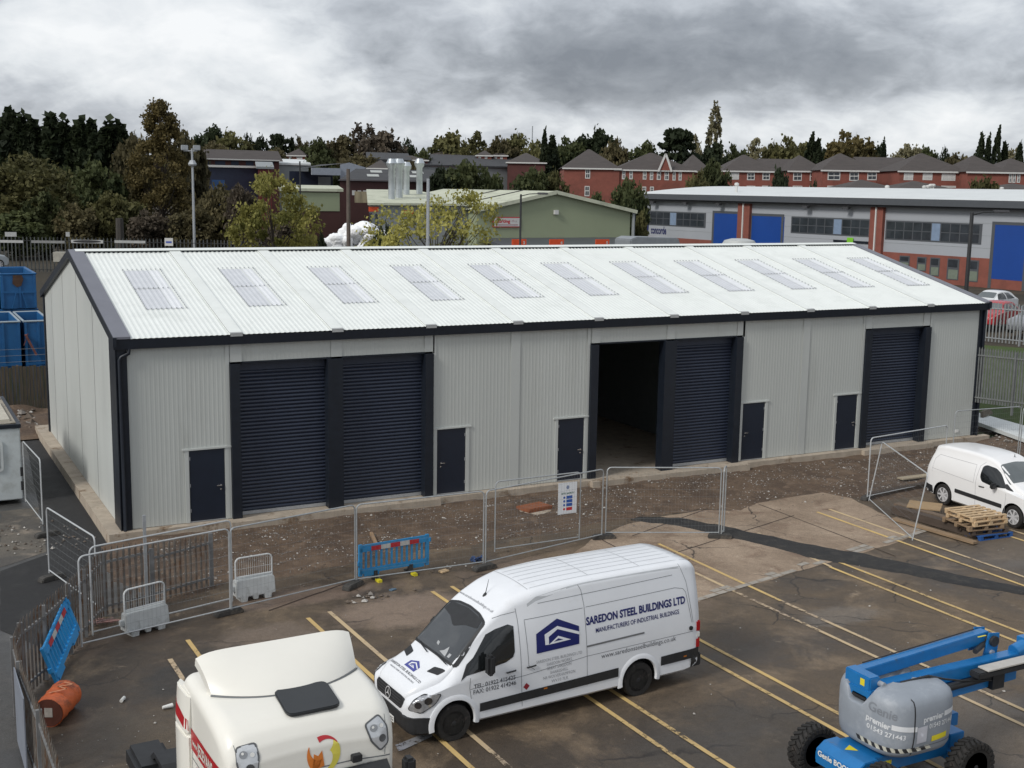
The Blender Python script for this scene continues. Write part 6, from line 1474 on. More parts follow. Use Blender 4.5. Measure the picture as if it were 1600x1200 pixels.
for k, (a, b, yt) in enumerate(((1117, 1154, 333), (1176, 1222, 337), (1556, 1605, 351))):
    f = w.rect(TU, 'roller_door', a, yt, b, 440 if k == 2 else 420, M_door, .05, .08); u0 = uu(a, yt)[0]; u1 = uu(b, yt)[0]; ztp = uu(a, yt)[1]
    w.box(TU, 'door_frame', u0-.3, u0, zg, ztp+.25, M_dgrey, .06, .08); w.box(TU, 'door_frame', u1, u1+.3, zg, ztp+.25, M_dgrey, .06, .08); w.box(TU, 'door_frame', u0, u1, ztp, ztp+.25, M_dgrey, .06, .08)
for (a, b) in ((1156.5, 1175), (1364, 1384)):
    u0, u1 = uu(a, 330)[0], uu(b, 330)[0]; w.box(TU, 'brick_pier', u0, u1, zg, zt2-.23, M_brick, .35, .36); um = (u0+u1)/2; w.box(TU, 'rainwater_pipe', um-.07, um+.07, zg, zt2-.25, M_frame, .47, .12)
for (px0, py0, px1, py1, n_, gap) in ((1006, 329, 1103.5, 351, 9, 4), (1237, 338, 1362, 364, 9, 5), (1385, 344, 1536, 375, 10, 5)):
    u0, z1 = uu(px0, py0); u1 = uu(px1, py0)[0]; z0 = uu(px0, py1-1 if px0 > 1300 else py1)[1]
    hh = z1-z0; f = w.box(TU, 'window_band', u0, u1, z0, z1, M_dgrey, .03, .06)
    for k in range(n_):
        a = u0+.15+(u1-u0-.3)*k/n_; b = u0+.15+(u1-u0-.3)*(k+1)/n_-.12
        if k == gap: w.box(TU, 'infill_panel', a, b, z0+.12, z1-.12, mat('infill_blue', (.20, .27, .38), .5), .045, .02); continue
        for (za, zb) in ((z0+.12, (z0+z1)/2-.04), ((z0+z1)/2+.04, z1-.12)): w.box(TU, 'pane', a, b, za, zb, M_pane, .045, .02, parent=f)
for z in (.25, .5, .75):
    zz = zt2-.3-(zt2-zg)*.62*z; w.box(TU, 'panel_joint', 0, Lw, zz, zz+.025, M_gclad, .012, .02)
for (a, b, y0, y1) in ((1406.5, 1421, 399, 420), (1434, 1447, 401, 424), (1454.5, 1467.5, 402, 432), (1481.5, 1497.5, 403.5, 438), (1514.5, 1528, 406, 441)):
    f = w.rect(TU, 'ground_window', a, y0, b, y1, M_dgrey, .06, .06); w.rect(TU, 'pane', a+1.2, y0+2, b-1.2, y0+(y1-y0)*.42, M_pane, .075, .02, parent=f); w.rect(TU, 'pane', a+1.2, y0+(y1-y0)*.5, b-1.2, y1-1.5, mat('blind_green', (.16, .19, .15), .6), .075, .02, parent=f)
f = w.rect(TU, 'shop_sign', 1303, 374.5, 1357, 381, M_navy, .1, .08); w.rect(TU, 'sign_emblem', 1325, 371, 1334, 381, mat('emblem_green', (.20, .55, .03), .5), .13, .02, parent=f)
fr = lambda px, py, out: (w.A+w.d*uu(px, py)[0]+Vector((0, 0, uu(px, py)[1]))+w.n*out-o, w.d, (0, 0, 1), w.n)
M_conc_t = mat('letter_navy', (.02, .025, .10), .5)
u0 = uu(1017, 366)[0]; u1 = uu(1041, 367)[0]
decal('sign_lettering', [text_on('concorde', (0, 0), (u1-u0, 0), .85, .03)], fr(1017, 364.5, .02), None, 0, M_conc_t, TU, 0)
decal('sign_emblem', [P1([(-1.3, .1), (-.35, 1.3), (-.5, -.5)])], fr(1017, 364.5, .02), None, 0, M_conc_t, TU, 0); decal('sign_underline', [P1([(0, -.6), (u1-u0, -.6), (u1-u0, -.42), (0, -.42)])], fr(1017, 364.5, .02), None, 0, M_conc_t, TU, 0)
for px in (1028, 1079, 1131, 1268, 1332): u, z = uu(px, 313); w.box(TU, 'floodlight', u-.3, u+.3, zt2-.5, zt2-.28, M_slate, .9, .4)
# ---- green unit with the skirting sign: gable towards the camera
YG = 62.7; gxx = lambda px, py=330: gy(px, py, YG)
xl, xr, xm = gxx(745).x, gxx(985).x, gxx(866).x; zap = gxx(866, 299.5).z; zev = gxx(985, 328.5).z; zb = gxx(866, 373).z
GU = empty('green_unit', (xm, YG, zg), 0, label='sage green clad unit with a low cream gable roof and a white and red sign', cat='building')
def LG(x, y, z): return (x-xm, y-YG, z-zg)
mb = MB(); mb.prism([(xl-xm, -3), (xr-xm, -3), (xr-xm, zev-zg), (0, zap-zg), (xl-xm, zev-zg)], 'y', 0, 24); mb.build('wall', M_green, GU)
mb = MB()
for s_ in (-1, 1):
    xe = (xl if s_ < 0 else xr)-xm; e = (zap-zev)/abs(xe); x2 = xe+s_*.5; z2 = zev-zg-.5*e
    for (z_, ) in ((.06,),): mb.poly([(0, -.4, zap-zg+z_), (x2, -.4, z2+z_), (x2, 24.4, z2+z_), (0, 24.4, zap-zg+z_)])
mb.build('roof', M_groof, GU, fix=False)
for s_ in (-1, 1):
    mb = MB(); xe = (xl if s_ < 0 else xr)-xm; mb.bar((0, -.42, zap-zg-.05), (xe+s_*.5, -.42, zev-zg-.15), .12, .32); mb.build('verge', M_groof, GU)
for k in (6, 11): mb = MB(); e = (zap-zev)/(xm-xl); mb.bar((-.1, k, zap-zg+.08), (xl-xm, k, zev-zg+.10), .25, .04); mb.build('roof_strip', M_slate, GU)
mb = MB(); mb.tube([(xr-xm+.25, -.2, zev-zg-.1), (xr-xm+.25, -.2, -1)], .15, 6); mb.build('downpipe', M_gclad, GU)
mb = MB(); mb.box(xl-xm+.4, xr-xm+.5, -5.5, -.02, zb-zg-.15, zb-zg+.1); mb.v = [(x, y, z+(.10*(y+.02))) for x, y, z in mb.v]; mb.build('canopy', M_dgrey, GU)
mb = MB(); mb.box(xl-xm+.4, xr-xm+.1, -4.8, -.03, -1, zb-zg-.72); mb.build('brick_front', M_brick, GU)
for i_, (a, b) in enumerate(((800, 822), (858.5, 880.5), (930.5, 951.5), (984, 1004))):
    p0, p1 = gy(a, 382, YG-5.0), gy(b, 382, YG-5.0); mb = MB(); mb.box(p0.x-xm, p1.x-xm, -5.05, -4.95, p0.z-zg-.1, p0.z-zg+.45); f = mb.build('unit_number_sign', M_orange, GU)
    decal('unit_number', [text_on('32 5 5 6'.split()[i_] if False else str(3+i_), (p1.x-xm-.35, p0.z-zg+.03), (p1.x-xm-.15, p0.z-zg+.03), .26, .03)], ((0, -5.06, 0), (1, 0, 0), (0, 0, 1), (0, -1, 0)), None, .005, M_frame, f, 0)
a, b = gxx(769.5, 339), gxx(812, 355); mb = MB(); mb.box(a.x-xm, b.x-xm, -.12, -.02, b.z-zg, a.z-zg); sg = mb.build('sign_board', mat('sign_red_edge', (.55, .02, .03), .5), GU)
mb = MB(); mb.box(a.x-xm+.08, b.x-xm-.08, -.14, -.121, b.z-zg+.08, a.z-zg-.08); mb.build('sign_face', M_frame, sg)
hS = a.z-b.z; decal('sign_lettering', [text_on('Skirting', (a.x-xm+.25, b.z-zg+hS*.45), (a.x-xm+(b.x-a.x)*.62, b.z-zg+hS*.45), hS*.32, .03)], ((0, -.15, 0), (1, 0, 0), (0, 0, 1), (0, -1, 0)), None, .0, MATS['sign_red_edge'], sg, 0)
decal('sign_subtext', [text_on('4u', (a.x-xm+(b.x-a.x)*.66, b.z-zg+hS*.5), (a.x-xm+(b.x-a.x)*.86, b.z-zg+hS*.5), hS*.26, .0), P1([(a.x-xm+.25, b.z-zg+hS*.18), (b.x-xm-.25, b.z-zg+hS*.18), (b.x-xm-.25, b.z-zg+hS*.30), (a.x-xm+.25, b.z-zg+hS*.30)])], ((0, -.15, 0), (1, 0, 0), (0, 0, 1), (0, -1, 0)), None, .0, mat('sign_pinkgrey', (.42, .30, .32), .5), sg, 0)
p = gxx(867.5, 331.5); mb = MB(); mb.box(p.x-xm-.2, p.x-xm+.2, -.3, -.01, p.z-zg-.2, p.z-zg+.2); mb.build('wall_light', M_frame, GU)
# ---- grey annexe with four flues
YA = 64.5; ga = lambda px, py: gy(px, py, YA)
pa, pb_ = ga(577, 314), ga(745, 322); zba = 1.4
AN = empty('grey_annexe', (pa.x, YA, zba), 0, label='plain grey annexe with orange signs and four tall steel flues on its roof', cat='building')
SH = ray(577, 330).x/ray(577, 330).y
mb = MB(); mb.box(0, pb_.x-pa.x-.1, 0, 14, 0, pa.z-zba-.4); mb.v = [(x+(y*SH if x < 1 else 0), y, z) for x, y, z in mb.v]; mb.build('wall', M_gclad, AN)
mb = MB(); i0 = [mb.V(q) for q in ((-.3, -.4, pa.z-zba-.35), (pb_.x-pa.x, -.4, pa.z-zba-.35), (pb_.x-pa.x, 14, pa.z-zba+.75), (-.3+14*SH, 14, pa.z-zba+.75))]; mb.F(*i0)
i1 = [mb.V(q) for q in ((-.3, -.4, pa.z-zba-.15), (pb_.x-pa.x, -.4, pa.z-zba-.15), (pb_.x-pa.x, 14, pa.z-zba+.95), (-.3+14*SH, 14, pa.z-zba+.95))]; mb.F(*i1)
for k in range(4): mb.F(i0[k], i0[(k+1) % 4], i1[(k+1) % 4], i1[k])
mb.build('roof', M_groof, AN)
for (a, b, y0, y1) in ((576, 591, 323, 330.5), (631, 646, 328.5, 335)):
    p0, p1 = ga(a, y0), ga(b, y1); mb = MB(); mb.box(p0.x-pa.x, p1.x-pa.x, -.1, -.01, p1.z-zba, p0.z-zba); mb.build('unit_sign', M_orange, AN)
for (a, b, y0, y1) in ((577, 581, 333, 362), (586, 590, 334, 362)):
    p0, p1 = ga(a, y0), ga(b, y1); mb = MB(); mb.box(p0.x-pa.x, p1.x-pa.x, -.08, -.01, p1.z-zba, p0.z-zba); mb.build('side_door', M_pane, AN)
M_flue = mat('flue_steel', (.50, .54, .57), .32, metal=.55, var=.12, vs=1.5)
for (px, yt, yb_, yy, r) in ((612, 248, 311, 68, .30), (623.5, 248, 310, 69.5, .34), (635, 253, 300, 73, .30), (655.5, 248, 296, 74, .30)):
    top = gy(px, yt, yy); zf = pa.z-.2; h_ = top.z-zf; mb = MB()
    mb.lathe([(r, 0), (r, h_*.3), (r*1.06, h_*.3), (r*1.06, h_*.31), (r, h_*.31), (r, h_*.78), (r*1.5, h_*.84), (r*1.65, h_*.90)], 'z', (0, 0, 0), 16)
    f = mb.build('flue', M_flue, AN, smooth=40); f.location = (top.x-pa.x, yy-YA, zf-zba)
    mb = MB(); mb.lathe([(r*1.65, h_*.90), (r*1.0, h_), (r*.9, h_)], 'z', (0, 0, 0), 16); mb.build('cowl', M_flue, f, smooth=40)
# ---- left: green box building over maroon brick, maroon works behind, grey canopy building
def frontbox(name, label, px0, px1, yt, yb_, Y, depth, m, roof=None, zb0=1.3, cat='building', rt=.3, rise=0, band=None):
    a = gy(px0, yt, Y); b = gy(px1, yt, Y); z1 = (a.z+b.z)/2
    r = empty(name, (a.x, Y, zb0), 0, label=label, cat=cat); sh = ray(px0, yt).x/ray(px0, yt).y; mb = MB(); mb.box(0, b.x-a.x, 0, depth, -.5, z1-zb0); mb.v = [(x+y*sh, y, z) for x, y, z in mb.v]; mb.build('wall', m, r)
    if roof:
        mb = MB(); W_ = b.x-a.x; T_ = [(-.3, -.3, z1-zb0+.01), (W_+.3, -.3, z1-zb0+.01), (W_+.3+depth*sh, depth+.3, z1-zb0+.01+rise), (-.3+depth*sh, depth+.3, z1-zb0+.01+rise)]; i0 = [mb.V(q) for q in T_]; i1 = [mb.V((q[0], q[1], q[2]+rt)) for q in T_]
        mb.F(*i0[::-1]); mb.F(*i1)
        for k in range(4): mb.F(i0[k], i0[(k+1) % 4], i1[(k+1) % 4], i1[k])
        mb.build('roof', roof, r)
    return r, a, b
def addrect(r, name, px0, py0, px1, py1, Y, m, out=.05, dz=0):
    a = gy(px0, py0, Y); b = gy(px1, py1, Y); o_ = r.location; mb = MB(); mb.box(a.x-o_.x, b.x-o_.x, Y-o_.y-out, Y-o_.y-.005, b.z-o_.z, a.z-o_.z); return mb.build(name, m, r)
r, a, b = frontbox('green_store', 'low green-clad store over maroon brick with a cream roof edge', 440, 531, 299, 358, 92, 8, M_maroon, M_groof, rise=.35)
addrect(r, 'green_cladding', 441, 300, 530.5, 330, 92, M_green, .06); addrect(r, 'brown_door', 469, 333, 491, 346, 92, mat('door_brown', (.12, .07, .06), .6), .08)
for px, py in ((459, 339), (512, 341)): pass
r, a, b = frontbox('maroon_works', 'long maroon brick works with a dark sheet roof and pale rooflights', 531, 700, 282, 356, 108, 16, M_maroon)
mb = MB(); zt_ = a.z-1.3; W_ = b.x-a.x; n0 = gy(560, 263.5, 116).z-1.3; sh = ray(531, 290).x/ray(531, 290).y; mb.poly([(-.4, -.4, zt_), (W_, -.4, zt_), (W_+8*sh, 8, n0), (2.2+8*sh, 8, n0)]); mb.poly([(W_+16*sh, 16, zt_), (-.4+16*sh, 16, zt_), (2.2+8*sh, 8, n0), (W_+8*sh, 8, n0)]); mb.poly([(-.4+16*sh, 16, zt_), (-.4, -.4, zt_), (2.2+8*sh, 8, n0)]); mb.build('roof', M_slate, r, fix=False)
for (x0, k0) in ((.22, .3), (.22, .65), (.42, .3), (.42, .65), (.62, .3), (.62, .65)):
    mb = MB(); y0 = 8*k0; x_ = W_*x0+k0*1.5+y0*sh; zf_ = lambda y: zt_+(n0-zt_)*(y+.4)/8.4+.05; mb.poly([(x_, y0, zf_(y0)), (x_+1.6, y0, zf_(y0)), (x_+2.1, y0+1.6, zf_(y0+1.6)), (x_+.5, y0+1.6, zf_(y0+1.6))]); mb.build('roof_light', mat('rooflight_pale', (.42, .44, .42), .5), r, fix=False)
for k in range(8): addrect(r, 'window', 550+k*8.6, 297.5, 555.5+k*8.6, 305, 108, M_frame, .05)
addrect(r, 'stained_screen', 554, 299, 592, 317, 100, mat('stained_cream', (.34, .29, .19), .8, var=.35, vs=.6, stretch=(3, 1, .5)), .1)
r, a, b = frontbox('canopy_building', 'grey and dark blue building with a deep canopy and pale gable end', 452, 520, 268, 296, 128, 12, M_navyw)
addrect(r, 'grey_bay', 497, 276, 516.5, 293, 128, M_gclad, .06); addrect(r, 'canopy_face', 486, 262, 531.5, 274, 124, mat('canopy_pale', (.30, .33, .38), .5), .3)
mb = MB(); o_ = r.location; P = [gy(452, 266, 124), gy(486, 261, 124), gy(531, 256, 124), gy(545, 254.5, 138), gy(500, 257, 138)]; mb.poly([tuple(q-o_) for q in P]); mb.build('roof', M_slate, r, fix=False)
P = [gy(531.5, 296, 124), gy(531.5, 257, 124), gy(546, 254, 124), gy(572, 262, 124), gy(560, 270, 124), gy(548, 296, 124)]; mb = MB(); mb.poly([tuple(q-o_) for q in P]); mb.build('gable_face', MATS['canopy_pale'], r, fix=False)
for i_, (px0, px1, yt, Y, dp, m, rf, lb, nm, rs) in enumerate((
    (318, 436, 249.5, 150, 12, M_brickd, None, 'long low brick and blue office block with a dark pitched roof', 'office_block', 0),
    (325, 408, 262, 140, 3, M_navyw, M_frame, 'navy flat-roofed workshop with a white fascia', 'workshop', 0),
    (403, 424, 264, 134, 6, mat('red_hut', (.16, .03, .028), .7, var=.1), M_gclad, 'small red cabin with a pale lean-to roof', 'red_hut', .8),
    (331, 351, 281, 128, 2, mat('tarp_blue', (.02, .07, .19), .6, var=.2), None, 'bright blue container at the foot of the navy workshop', 'storage_container', 0),
    (432, 482, 258, 155, 18, M_gclad, M_wroof, 'low building with a broad white roof', 'white_roofed_shed', 1.0),
    (575, 640, 252, 165, 12, M_gclad, M_slate, 'glazed-roof factory bay behind the maroon works', 'factory_bay', 1.5),
    (650, 860, 262, 165, 14, M_gclad, M_slate, 'long grey works with a dark sheet roof beyond the flues', 'long_works', 2.2))):
    r, a, b = frontbox(nm, lb, px0, px1, yt, 290, Y, dp, m, rf, zb0=2.0, rise=rs)
    if i_ == 0:
        W_ = b.x-a.x; zt_ = a.z-2; n0 = gy(360, 234, 156).z-2; mb = MB(); sh = .2; mb.poly([(-.5, -.5, zt_), (W_+.5, -.5, zt_), (W_+.5+6*sh, 6, n0), (-.5+6*sh, 6, n0)]); mb.poly([(-.5+12*sh, 12.5, zt_), (-.5+6*sh, 6, n0), (W_+.5+6*sh, 6, n0), (W_+.5+12*sh, 12.5, zt_)]); mb.build('roof', M_tile, r, fix=False)
        addrect(r, 'eaves_board', 314, 248.5, 437, 250.2, 149.5, M_frame, .1)
        for (u0_, u1_) in ((318, 330), (336, 352), (361, 373), (384, 396), (409, 428)): addrect(r, 'window', u0_, 251.5, u1_, 259, 150, M_navyw, .05)
a = gy(615, 262, 160); mb = MB(); mb.poly([(0, 0, 0), (9, 0, 0), (9, 0, 3.2), (5.5, 0, 4.2), (3, 0, 3.9)]); g_ = mb.build('brick_gable', mat('gable_orange', (.22, .07, .04), .8, var=.1), fix=False); g_.location = gy(572, 262.5, 155)
bpy.data.objects.remove(g_)
hip_house('old works gable in orange brick behind the maroon roof', 573, 605, 263, 250, 168, wm=mat('gable_orange', (.22, .07, .04), .8, var=.1), depth=10, name='works_gable', cat='building', overhang=.1)
# skyline houses
hip_house('semi-detached white-windowed house on the left skyline below the trees', 447, 476, 243, 232, 235, wins=[(452, 238+5, 455, 248), (464, 243.5, 468, 248), (469, 243.5, 472, 248), (451, 252-2, 456, 256), (458, 250, 461, 256)], depth=9)
hip_house('terraced roof below the olive trees, left of centre', 668, 722, 243, 236, 235, wins=[(690, 238+6, 693, 248)], depth=9)
hip_house('small brick house with pale gable under the central trees', 745, 768, 243, 235, 230, wins=[(748, 244.5, 751, 249), (758, 244.5, 761, 249)], depth=8)
hip_house('terraced brick house right of the pale gable', 770, 792, 243, 237, 232, wins=[(773, 244.5, 776, 249), (782, 244.5, 785, 249)], depth=8)
hip_house('wide dark-roofed hall beyond the flues', 793, 852, 254, 239, 205, depth=16, wm=M_brickd)
hip_house('low brick row below the central olive trees', 610, 668, 250, 243, 215, depth=9, wm=M_brickd)
# three storey brick block, two stepped wings
W3 = [(915, 265, 921.5, 278.5), (914, 291, 920.5, 306)]
hip_house('three-storey red brick block end with hipped roof and white windows', 881.5, 968, 263, 233.5, 176, wins=W3, depth=16, group='three-storey brick block')
wn = [(972.5, 266.5, 976.5, 279.5), (984, 267, 988, 279.5), (971, 292, 976, 306), (983, 292, 988, 306), (1005, 268, 1009.5, 280), (1016, 268.5, 1020, 280.5), (1027, 267, 1032, 280.5), (1039, 267.5, 1044.5, 281), (1051.5, 269, 1055, 281.5), (1061, 269.5, 1064.5, 281.5), (1004, 292, 1009, 300), (1016, 292, 1021, 300)]
r, w3 = hip_house('long brick wing with a white-edged gablet over its eaves', 962, 1085, 266, 239, 176.3, wins=wn, depth=12, group='three-storey brick block')
u0, z0 = w3.uv(1028, 266); u1, _ = w3.uv(1049, 266); um, z1 = w3.uv(1039.5, 247)
mb = MB(); o_ = Vector(r.location); 
def wp(u, z, out): p = w3.A+w3.d*u+w3.n*out; return (p.x-o_.x, p.y-o_.y, z-o_.z)
q = [wp(u0, z0, .35), wp(u1, z0, .35), wp(um, z1, .35)]; q2 = [wp(u0, z0, -3), wp(u1, z0, -3), wp(um, z1, -3)]; mb.poly(q); mb.poly([q[0], q[2], q2[2], q2[0]]); mb.poly([q[1], q[2], q2[2], q2[1]]); mb.build('gablet', M_brick, r, fix=False)
for (ua, ub) in ((u0, um), (u1, um)):
    mb = MB(); mb.bar(wp(ua, z0-.2, .45), wp(ub, z1+(.6 if ub == um else 0), .45), .12, .28); mb.build('bargeboard', M_frame, r)
wn = [(1097, 270, 1102, 282)]
hip_house('brick wing at the right end of the three-storey block', 1072, 1110, 268, 242, 177.5, wins=wn, depth=12, group='three-storey brick block')
# row of hipped brick houses to the right
rows_ = [(1130, 1215, 267.5, 242, 172, [(1138.5, 269.5, 1154, 280, 1), (1168, 270, 1178.5, 281), (1192, 270, 1202, 281)], 'brick house with a hipped roof at the left end of the right-hand row'),
 (1196, 1252, 268, 248.5, 179, [(1196, 270, 1203, 281)], 'low link house between the first two hipped roofs of the row'),
 (1233, 1290, 267.5, 243, 174, [(1240, 269.5, 1252, 282), (1266, 270, 1278, 282)], 'second hipped brick house of the row, right of a dark conifer'),
 (1285, 1370, 266.5, 240, 168, [(1294, 268.5, 1312, 281), (1328, 269, 1341, 282), (1356, 269, 1369, 281)], 'largest hipped brick house in the middle of the right-hand row'),
 (1352, 1425, 266.5, 246, 176, [(1386, 276, 1397, 279, 1)], 'recessed link house with white downpipes in the right-hand row'),
 (1405, 1512, 268, 240, 165, [(1413, 270, 1426, 281, 1), (1442.5, 270, 1456, 281, 1), (1472, 271, 1492, 282, 1)], 'broad hipped brick house with pale blinds in the right-hand row'),
 (1512, 1573, 269, 243.5, 162, [], 'plain-walled hipped brick house second from the right edge'),
 (1565, 1640, 270, 248, 168, [(1577, 272, 1580, 285), (1583, 272, 1586, 285), (1590, 272, 1593, 285)], 'brick house with narrow windows at the right edge')]
for (a, b, ye, yr, D, wn, lb) in rows_:
    hip_house(lb, a, b, ye, yr, D, gable='link' in lb, wins=wn+[(q[0]-1, 290.5, q[2]+1, 293) for q in wn], depth=11, group='hipped brick houses in a row')
hip_house('nearer low tiled roof in front of the row, with small white vents', 1322, 1400, 294.5, 281, 150, depth=9, name='bungalow', group='tiled roofs above the trade unit')
hip_house('nearer tiled roof with a white gable edge, right of the vents', 1400, 1492, 296, 283, 148, depth=9, name='bungalow', group='tiled roofs above the trade unit')
hip_house('low tiled roof with a small pale gable near the right edge', 1560, 1650, 297, 287, 146, depth=9, name='bungalow', group='tiled roofs above the trade unit')
for (px, py) in ((1386, 296), (1444, 296.5), (1449.5, 296), (1454, 294), (1458, 294), (1151, 292), (1565, 299)):
    p = at(px, py, 128); mb = MB(); mb.lathe([(.13, -3.5), (.13, .1), (.24, .18), (.24, .36), (.1, .45)], 'z', (0, 0, 0), 10); v_ = mb.build('roof_vent', M_frame, smooth=40); v_.location = p
    tag(v_, {1386: 'lone pale roof vent left of the group of four', 1444: 'first of four pale vents above the trade unit', 1449.5: 'second of four pale vents above the trade unit', 1454: 'taller third vent of the group of four', 1458: 'taller fourth vent of the group of four', 1151: 'pale vent above the first brick pier', 1565: 'pale vent near the right edge'}[px], 'vent', 'pale roof vents above the trade unit')
# ---- fences, lamps, poles, signs
def lamp_post(label, px, py_top, D, zb, arm, m, r=.07, head=True):
    top = at(px, py_top, D); h = top.z-zb; o = empty('street_lamp', (top.x, top.y, zb), 0, label=label, cat='street lamp'); mb = MB(); mb.tube([(0, 0, 0), (0, 0, 1.2), (0, 0, 1.25), (0, 0, h)], [r*1.5, r*1.5, r, r*.8], 8); mb.build('pole', m, o, smooth=40)
    d = rt0.normalized(); d = Vector((d.x, d.y, 0)).normalized()
    if arm: mb = MB(); mb.tube([(0, 0, h-.1), tuple(d*arm*.5+Vector((0, 0, h+.02))), tuple(d*arm+Vector((0, 0, h+.05)))], r*.4, 6); mb.build('arm', m, o); mb = MB(); c = d*(arm+.3)+Vector((0, 0, h+.06)); mb.bar(tuple(c-d*.32), tuple(c+d*.32), .26, .12); mb.build('lamp_head', MATS['slat_grey'] if m is M_plas else M_galv, o, bevel=.03)
    return o
lamp_post('tall black street lamp in front of the green unit', 814, 303.5, 70, .5, .95, M_plas, .075)
lamp_post('tall black street lamp beside the right gable of the new unit', 1519, 332, 52, .4, .95, M_plas, .10)
fl = empty('floodlight_mast', (at(300, 232, 105).x, at(300, 232, 105).y, 1.5), 0, label='tall grey floodlight mast in front of the big autumn tree', cat='floodlight mast'); h = at(300, 232, 105).z-1.5
mb = MB(); mb.tube([(0, 0, 0), (0, 0, h)], [.14, .09], 8); mb.build('pole', M_galv, fl)
dR = Vector((rt0.x, rt0.y, 0)).normalized()
mb = MB(); mb.bar(tuple(-dR*.75+Vector((0, 0, h-.2))), tuple(dR*.45+Vector((0, 0, h-.2))), .08, .08); mb.build('crossarm', M_galv, fl)
for s in (-.65, .4): mb = MB(); c = dR*s+Vector((0, 0, h)); mb.box(c.x-.28, c.x+.28, c.y-.2, c.y+.2, c.z-.15, c.z+.28); mb.build('floodlight', M_galv, fl, bevel=.04)
mb = MB(); mb.lathe([(.3, h-1.5), (.38, h-1.35), (.2, h-1.0)], 'z', (0, 0, 0), 8); mb.build('platform', M_galv, fl)
def pole(name, label, px, y0, D, zb, r, m, cat='pole'):
    t = at(px, y0, D); mb = MB(); mb.tube([(0, 0, 0), (0, 0, t.z-zb)], [r, r*.75], 8); o = mb.build(name, m, smooth=40); o.location = (t.x, t.y, zb); tag(o, label, cat); return o
M_pole = mat('pole_timber', (.11, .09, .075), .9, var=.25)
pole('telegraph_pole', 'brown timber pole standing in front of the white heap', 544, 264, 76, .6, .16, M_pole); pole('lamp_pole', 'pale grey pole in front of the sparse yellow tree', 669, 279, 72, .5, .13, M_galv)
pole('dark_pole', 'thin dark mast above the low store on the left', 468.5, 252, 118, 1.5, .1, M_plas)
tp = pole('timber_post', 'stout dark timber post behind the ridge at the left palisade', 186.5, 341, 104, 1.2, .42, mat('post_dark', (.05, .045, .04), .9)); 
palisade('palisade_fence', 'long dark palisade fence behind the new unit on the left', [(at(-30, 380, 101).x, at(-30, 380, 101).y), (at(150, 380, 101).x, at(150, 380, 101).y), (at(330, 380, 101).x, at(330, 380, 101).y), (at(480, 385, 98).x, at(480, 385, 98).y)], 2.95, mat('pale_steel', (.065, .072, .072), .6, metal=.1, var=.3, vs=3), M_plas, sp=.32, pw=.11, base=2.15)
palisade('palisade_fence', 'galvanised palisade fence on the grass bank by the parked cars', [(at(1515, 500, 66).x, at(1515, 500, 66).y), (at(1680, 520, 62).x, at(1680, 520, 62).y)], 2.15, mat('pale_galv', (.27, .285, .29), .5, metal=.15, var=.15, vs=5), M_galv, sp=.19, pw=.08, base=at(1570, 540, 64).z)
pl0 = at(1500, 560, 50); pl1 = at(1680, 575, 47)
palisade('palisade_fence', 'lower galvanised palisade fence between the grass bank and the new unit', [(pl0.x, pl0.y), (pl1.x, pl1.y)], 2.3, mat('pale_galv2', (.15, .16, .16), .5, metal=.15, var=.2, vs=5), mat('rail_galv', (.17, .18, .18), .55, metal=.2, var=.15), sp=.11, pw=.08, base=at(1570, 640, 49).z+.1)
# black vent flap signs on the far fence and pale boards
for (px0, px1, y0, y1, lb, c) in ((0, 36, 375, 379, 'white board with faint lettering on the fence at the far left', .42), (49, 101, 375.5, 379.5, 'grey-green board on the fence, second from the left', .22), (111, 161, 374.5, 379.5, 'white board with a dark oval on the far fence', .45), (179, 227, 375.5, 379.5, 'pale board on the fence right of the timber post', .40)):
    a, b = at(px0, y0, 99), at(px1, y0, 99); hh = (y1-y0)*99/F_PX; d = b-a; mb = MB(); mb.box(0, d.length, -.03, .03, -hh, 0); o = mb.build('fence_board', mat('board_%d' % int(c*100), (c, c*1.02, c), .6, var=.15)); o.location = a; o.rotation_euler = (0, 0, math.atan2(d.y, d.x)); tag(o, lb, 'board', 'pale boards on the far fence')
    if px0 == 111: mb = MB(); mb.prism([(d.length/2+d.length*.44*math.cos(t*.3927), -hh*.45+hh*.4*math.sin(t*.3927)) for t in range(16)], 'y', -.05, -.031); mb.build('dark_oval', M_plas, o)
for (px, py, w_, h_, lb, D) in ((17, 366, 18, 7, 'small grey notice board with unreadable lines at the far left', 98), (106, 366, 6, 7, 'tiny square sign on the far fence above a post', 98), (264, 378, 13, 12, 'white and blue notice standing just behind the ridge', 96)):
    a = at(px-w_/2, py+h_/2, D); mb = MB(); s_ = D/F_PX; mb.box(0, w_*s_, -.02, .02, 0, h_*s_); o = mb.build('small_sign', M_frame if px > 200 else mat('sign_greyed', (.35, .36, .36), .6, var=.2, vs=6)); o.location = a; o.rotation_euler = (0, 0, -yaw); tag(o, lb, 'sign')
    if px > 200: mb = MB(); mb.box(w_*s_*.15, w_*s_*.85, -.03, -.021, h_*s_*.35, h_*s_*.6); mb.build('sign_print', mat('print_blue', (.08, .12, .4), .5), o)
